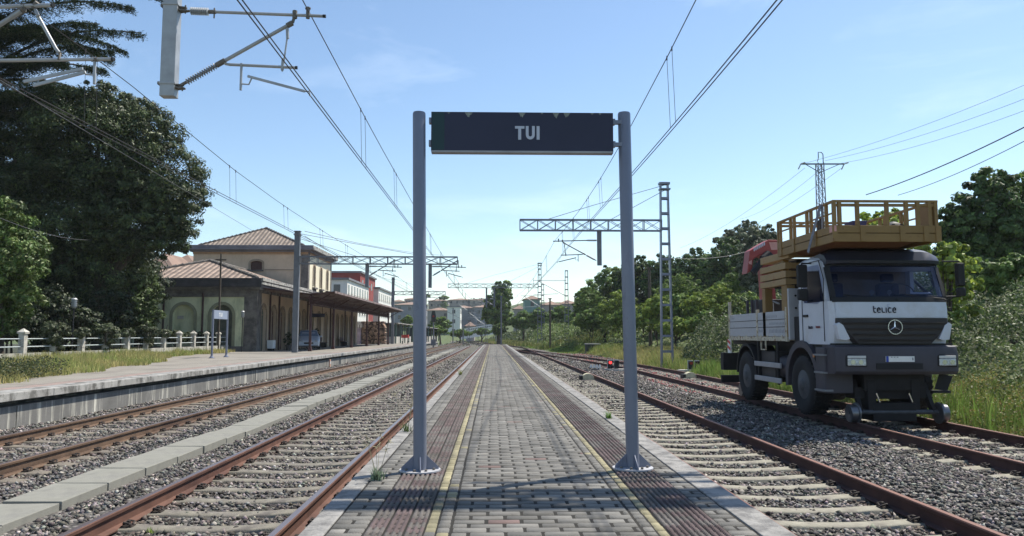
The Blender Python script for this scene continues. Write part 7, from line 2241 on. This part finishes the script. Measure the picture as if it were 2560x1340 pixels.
    # tapered keel below the deck
    b.add([(bx0+0.05,by0+0.05,zf0+0.15),(bx1-0.05,by0+0.05,zf0+0.15),(bx1-0.05,by1-0.05,zf0+0.15),(bx0+0.05,by1-0.05,zf0+0.15),(bx0+0.35,by0+0.75,zf0-0.02),(bx1-0.35,by0+0.75,zf0-0.02),(bx1-0.35,by1-0.2,zf0-0.02),(bx0+0.35,by1-0.2,zf0-0.02)], [(3,2,1,0),(4,5,6,7),(0,1,5,4),(1,2,6,5),(2,3,7,6),(3,0,4,7)])
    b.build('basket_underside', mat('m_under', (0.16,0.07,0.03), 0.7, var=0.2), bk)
    b = MB()
    for (z0, z1) in ((zf0+0.0, zf0+0.155), (zf0+0.168, zf1)):
        b.box(bx0, bx1, by0, by0+0.05, z0, z1); b.box(bx0, bx1, by1-0.05, by1, z0, z1)
        b.box(bx0, bx0+0.05, by0+0.05, by1-0.05, z0, z1); b.box(bx1-0.05, bx1, by0+0.05, by1-0.05, z0, z1)
    b.build('edge_beam', mYel, bk, bevel=0.005)
    b = MB()
    for x in (bx0+0.02, bx0+0.55, XC+0.0, XC+0.45, bx1-0.02): b.box(x-0.05, x+0.05, by0-0.018, by0-0.002, zf0+0.01, zf1-0.01)
    for y in (by0+0.8, by0+1.9, by0+2.6): b.box(bx0-0.018, bx0-0.002, y-0.05, y+0.05, zf0+0.01, zf1-0.01)
    b.each('stiffener', mYel, bk)
    for x in (bx0+0.03, bx0+0.13, bx0+0.47, bx0+1.03, bx0+1.40, bx0+1.62, bx1-0.16, bx1-0.04):
        b = MB(); b.box(x-0.032, x+0.032, by0, by0+0.06, zf1+0.001, zt-0.03); b.build('basket_post', mYel, bk)
    for y in (by0+0.35, by0+1.05, by0+1.25, by0+1.9, by0+2.1, by1-0.15, by1-0.03):
        for x in (bx0+0.001, bx1-0.055):
            b = MB(); b.box(x, x+0.054, y-0.03, y+0.03, zf1+0.001, zt-0.03); b.build('basket_post', mYel, bk)
    for (p, q) in (((bx0, by0+0.03), (bx1, by0+0.03)), ((bx0+0.03, by0+0.06), (bx0+0.03, by1-0.06)), ((bx1-0.03, by0+0.06), (bx1-0.03, by1-0.06)), ((bx0, by1-0.03), (bx1, by1-0.03))):
        b = MB(); b.bar((p[0], p[1], zt-0.012), (q[0], q[1], zt-0.012), 0.06, 0.045); 
        if p[1] == q[1]: b.bar((p[0], p[1]+0.005, zt-0.085), (q[0], q[1]+0.005, zt-0.085), 0.045, 0.055)
        else: b.bar((p[0], p[1], zf1+0.24), (q[0], q[1], zf1+0.24), 0.03, 0.03)
        b.build('top_rail', mYel, bk, bevel=0.006)
    b = MB(); b.box(bx1-0.10, bx1+0.001, by0+0.062, by0+0.5, zf1+0.001, zt-0.05); b.build('end_plate', mYel, bk)
    b = MB(); b.bar((bx0-0.03, by0+0.45, zt), (bx0-0.10, by0+0.95, 2.74), 0.09, 0.012, up=(1,0,0)); b.bar((bx0-0.03, by0+0.40, zt), (bx0+0.06, by0+0.62, zf1), 0.07, 0.012, up=(1,0,0)); b.build('strap', mat('m_strap', (0.20,0.21,0.25), 0.8, var=0.3, scale=10), bk)
    b = MB(); b.box(bx0+0.0, bx0+0.045, by0-0.022, by0-0.019, zf1-0.12, zf1-0.01) ; b.box(bx0-0.02, bx0-0.018, by0+0.02, by0+0.14, zf1-0.13, zf1-0.01); b.build('notice_sticker', mCrP, bk)
    for k in range(4):
        b = MB(); y0 = 16.44; x0 = XL_+0.35+k*0.09
        b.tube([(x0, YF+1.58, 1.62-k*0.03), (x0+0.03, YF+1.75, 1.45), (x0+0.02, y0, 1.5+0.04*k)], 0.014, 6); b.build('air_hose', mTB, root)
    for (x, y, h) in ((bx0+0.35, by0+1.3, 0.34), (bx0+0.7, by0+2.2, 0.42), (bx0+1.5, by0+1.6, 0.22)):
        b = MB(); b.tube([(x, y, zf1-0.02), (x, y, zf1+h)], 0.05, 8); b.build('control_post', mTGr, bk)
    # ---------------- red crane
    cx, cy = 7.38, 20.2
    b = MB(); rings = []
    for (z, hw, hd, dx) in ((1.06,0.20,0.2,0.02),(1.9,0.17,0.18,0.0),(2.6,0.15,0.18,-0.04),(3.1,0.17,0.2,-0.05)):
        rings.append([(cx+dx-hw,cy-hd,z),(cx+dx+hw,cy-hd,z),(cx+dx+hw,cy+hd,z),(cx+dx-hw,cy+hd,z)])
    b.loft(rings); cr_ = b.build('crane_column', mCrane, root, bevel=0.02)
    def xz(px, py):
        p = at(px, py, 19.9); return (p.x, p.z)
    b = MB(); b.prism([xz(*q) for q in ((1868,684),(1873,642),(1875,626),(1905,608),(1922,599),(1946,600),(1951,612),(1956,636),(1940,650),(1926,648),(1900,637),(1884,648),(1880,676))], 1, 19.9, 20.35)
    b.build('crane_head', mCrane, root, bevel=0.02)
    b = MB(); b.add([(q[0], 19.89, q[1]) for q in (xz(1922,606), xz(1945,605), xz(1949,624), xz(1928,625))], [(0,1,2,3)]); b.add([(q[0], 19.89, q[1]) for q in (xz(1871,655), xz(1879,650), xz(1880,662), xz(1873,660))], [(0,1,2,3)]); b.each('crane_face', mCrP, cr_)
    b = MB()
    for k in range(7):
        a = xz(1884+k*4.2, 628-k*2.4); c = xz(1886.6+k*4.2, 619-k*2.4); b.box(a[0], c[0], 19.885, 19.895, a[1], c[1])
    b.build('crane_marks', mLet, cr_)
    b = MB(); b.tube([at(1882,682,19.75), at(1912,645,19.75)], 0.085, 12); b.tube([at(1908,650,19.8), at(1924,636,19.85)], 0.13, 12); b.build('crane_cylinder', mTB, cr_, smooth=40)
    b = MB(); b.box(at(1922,700,20.0).x, at(1932,700,20.0).x, 19.9, 20.1, 1.06, 2.95); b.build('crane_boom', mCrane, root, bevel=0.01)
    return root
truck()
# loose things lying in the basket
def loose():
    b = MB(); b.loft([[(x0,y0,z),(x1,y0,z),(x1,y1,z),(x0,y1,z)] for (x0,x1,y0,y1,z) in ((6.92,7.15,14.3,14.6,3.13),(6.89,7.18,14.27,14.63,3.29))])
    o = b.build('blue_crate', mat('m_bluecrate', (0.03,0.04,0.16), 0.5), None, bevel=0.01); tag(o, 'small dark blue crate on the floor of the yellow basket', 'crate')
    P = MB(); n = 10; rings = []
    for i in range(n+1):
        t = i/n; x = 7.55+0.42*t; h = 0.16*math.sin(math.pi*min(1, t*1.0))**0.6+0.01; rings.append([(x, 14.25, 3.125), (x, 14.27, 3.125+h*0.7), (x, 14.4, 3.125+h), (x, 14.53, 3.125+h*0.75), (x, 14.55, 3.125)])
    P.loft(rings); o = P.build('tool_bag', mTGr, None, smooth=60); tag(o, 'dark soft tool bag on the floor of the yellow basket', 'bag')
loose()

# ================================================================== PARKED CAR
def car():
    CX, CY = -14.75, 61.5
    mBody = mat('m_car_body', (0.50, 0.56, 0.66), 0.3, var=0.04, spec=0.6)
    root = thing('parked_car', (CX, CY, 0), 'light silver-blue hatchback parked in the shade under the canopy', 'car')
    ang = R(-14)
    ca, sa = math.cos(ang), math.sin(ang)
    def T(l, w_, z): # l forward
        return (CX + l*sa*-1 + w_*ca, CY - l*ca*1 + w_*sa*-1, z)
    # length axis sections: (l, half width bottom, half width top, z bottom, z belt, z top)
    secs = [(-1.95,0.70,0.66,0.35,0.85,0.92),(-1.85,0.80,0.72,0.25,0.90,1.25),(-1.5,0.84,0.66,0.22,0.92,1.44),(-0.6,0.86,0.64,0.20,0.94,1.50),(0.2,0.86,0.64,0.20,0.94,1.46),(0.55,0.86,0.68,0.20,0.93,1.28),(1.0,0.85,0.80,0.20,0.90,0.98),(1.6,0.82,0.74,0.22,0.78,0.84),(1.92,0.72,0.60,0.30,0.60,0.64)]
    b = MB(); b.loft([[T(l,-wb,zb), T(l,-wb-0.02,(zb+zm)/2), T(l,-wb,zm), T(l,-wt,zt), T(l,-wt*0.7,zt+0.03), T(l,wt*0.7,zt+0.03), T(l,wt,zt), T(l,wb,zm), T(l,wb+0.02,(zb+zm)/2), T(l,wb,zb)] for (l,wb,wt,zb,zm,zt) in secs])
    body = b.build('body', mBody, root, smooth=40)
    for s in (-1, 1):
        for (l0, l1) in ((-1.35, -0.45), (-0.38, 0.52)):
            b = MB(); t1 = 1.40
            b.add([T(l0,s*0.845,0.97), T(l1,s*0.845,0.97), T(l1-0.12,s*0.69,t1-0.05), T(l0+0.08,s*0.69,t1)]+[T(l0,s*0.80,0.97), T(l1,s*0.80,0.97), T(l1-0.12,s*0.62,t1-0.05), T(l0+0.08,s*0.62,t1)], [(0,1,2,3),(7,6,5,4),(0,4,5,1),(1,5,6,2),(2,6,7,3),(3,7,4,0)])
            b.build('side_window', mGlass, body)
        b = MB(); b.box(-0.1,0.1,-0.1,0.1,-0.1,0.1) if False else None
        p = T(0.45, s*0.95, 1.0); b.box(p[0]-0.09,p[0]+0.09,p[1]-0.09,p[1]+0.09,0.95,1.07); b.build('wing_mirror', mBody, body, bevel=0.02)
    b = MB(); b.add([T(0.30,-0.60,1.44), T(0.30,0.60,1.44), T(0.98,0.74,1.01), T(0.98,-0.74,1.01)], [(0,1,2,3)])
    for v in range(len(b.v)): b.v[v] = (b.v[v][0], b.v[v][1], b.v[v][2]+0.025)
    b.build('windscreen', mat('m_car_glass', (0.20,0.27,0.40), 0.1, spec=0.8), body)
    for s in (-1, 1):
        b = MB(); p = T(1.80, s*0.55, 0.66); b.tube([p, T(1.93, s*0.55, 0.62)], 0.11, 10); b.build('headlight', mLens, body, smooth=40)
    b = MB(); b.loft([[T(1.93,-0.35,0.42),T(1.97,-0.35,0.55)],[T(1.93,0.35,0.42),T(1.97,0.35,0.55)]], cap=False, closed=False); b.build('grille', mTB, body)
    for l in (-1.25, 1.2):
        for s in (-1, 1):
            b = MB(); b.tube([T(l, s*0.70, 0.31), T(l, s*0.875, 0.31)], 0.31, 20); wv = b.build('wheel', mTyre, root, smooth=40)
            b = MB(); b.tube([T(l, s*0.87, 0.31), T(l, s*0.89, 0.31)], 0.19, 14); b.build('rim', mGalv, wv, smooth=40)
car()
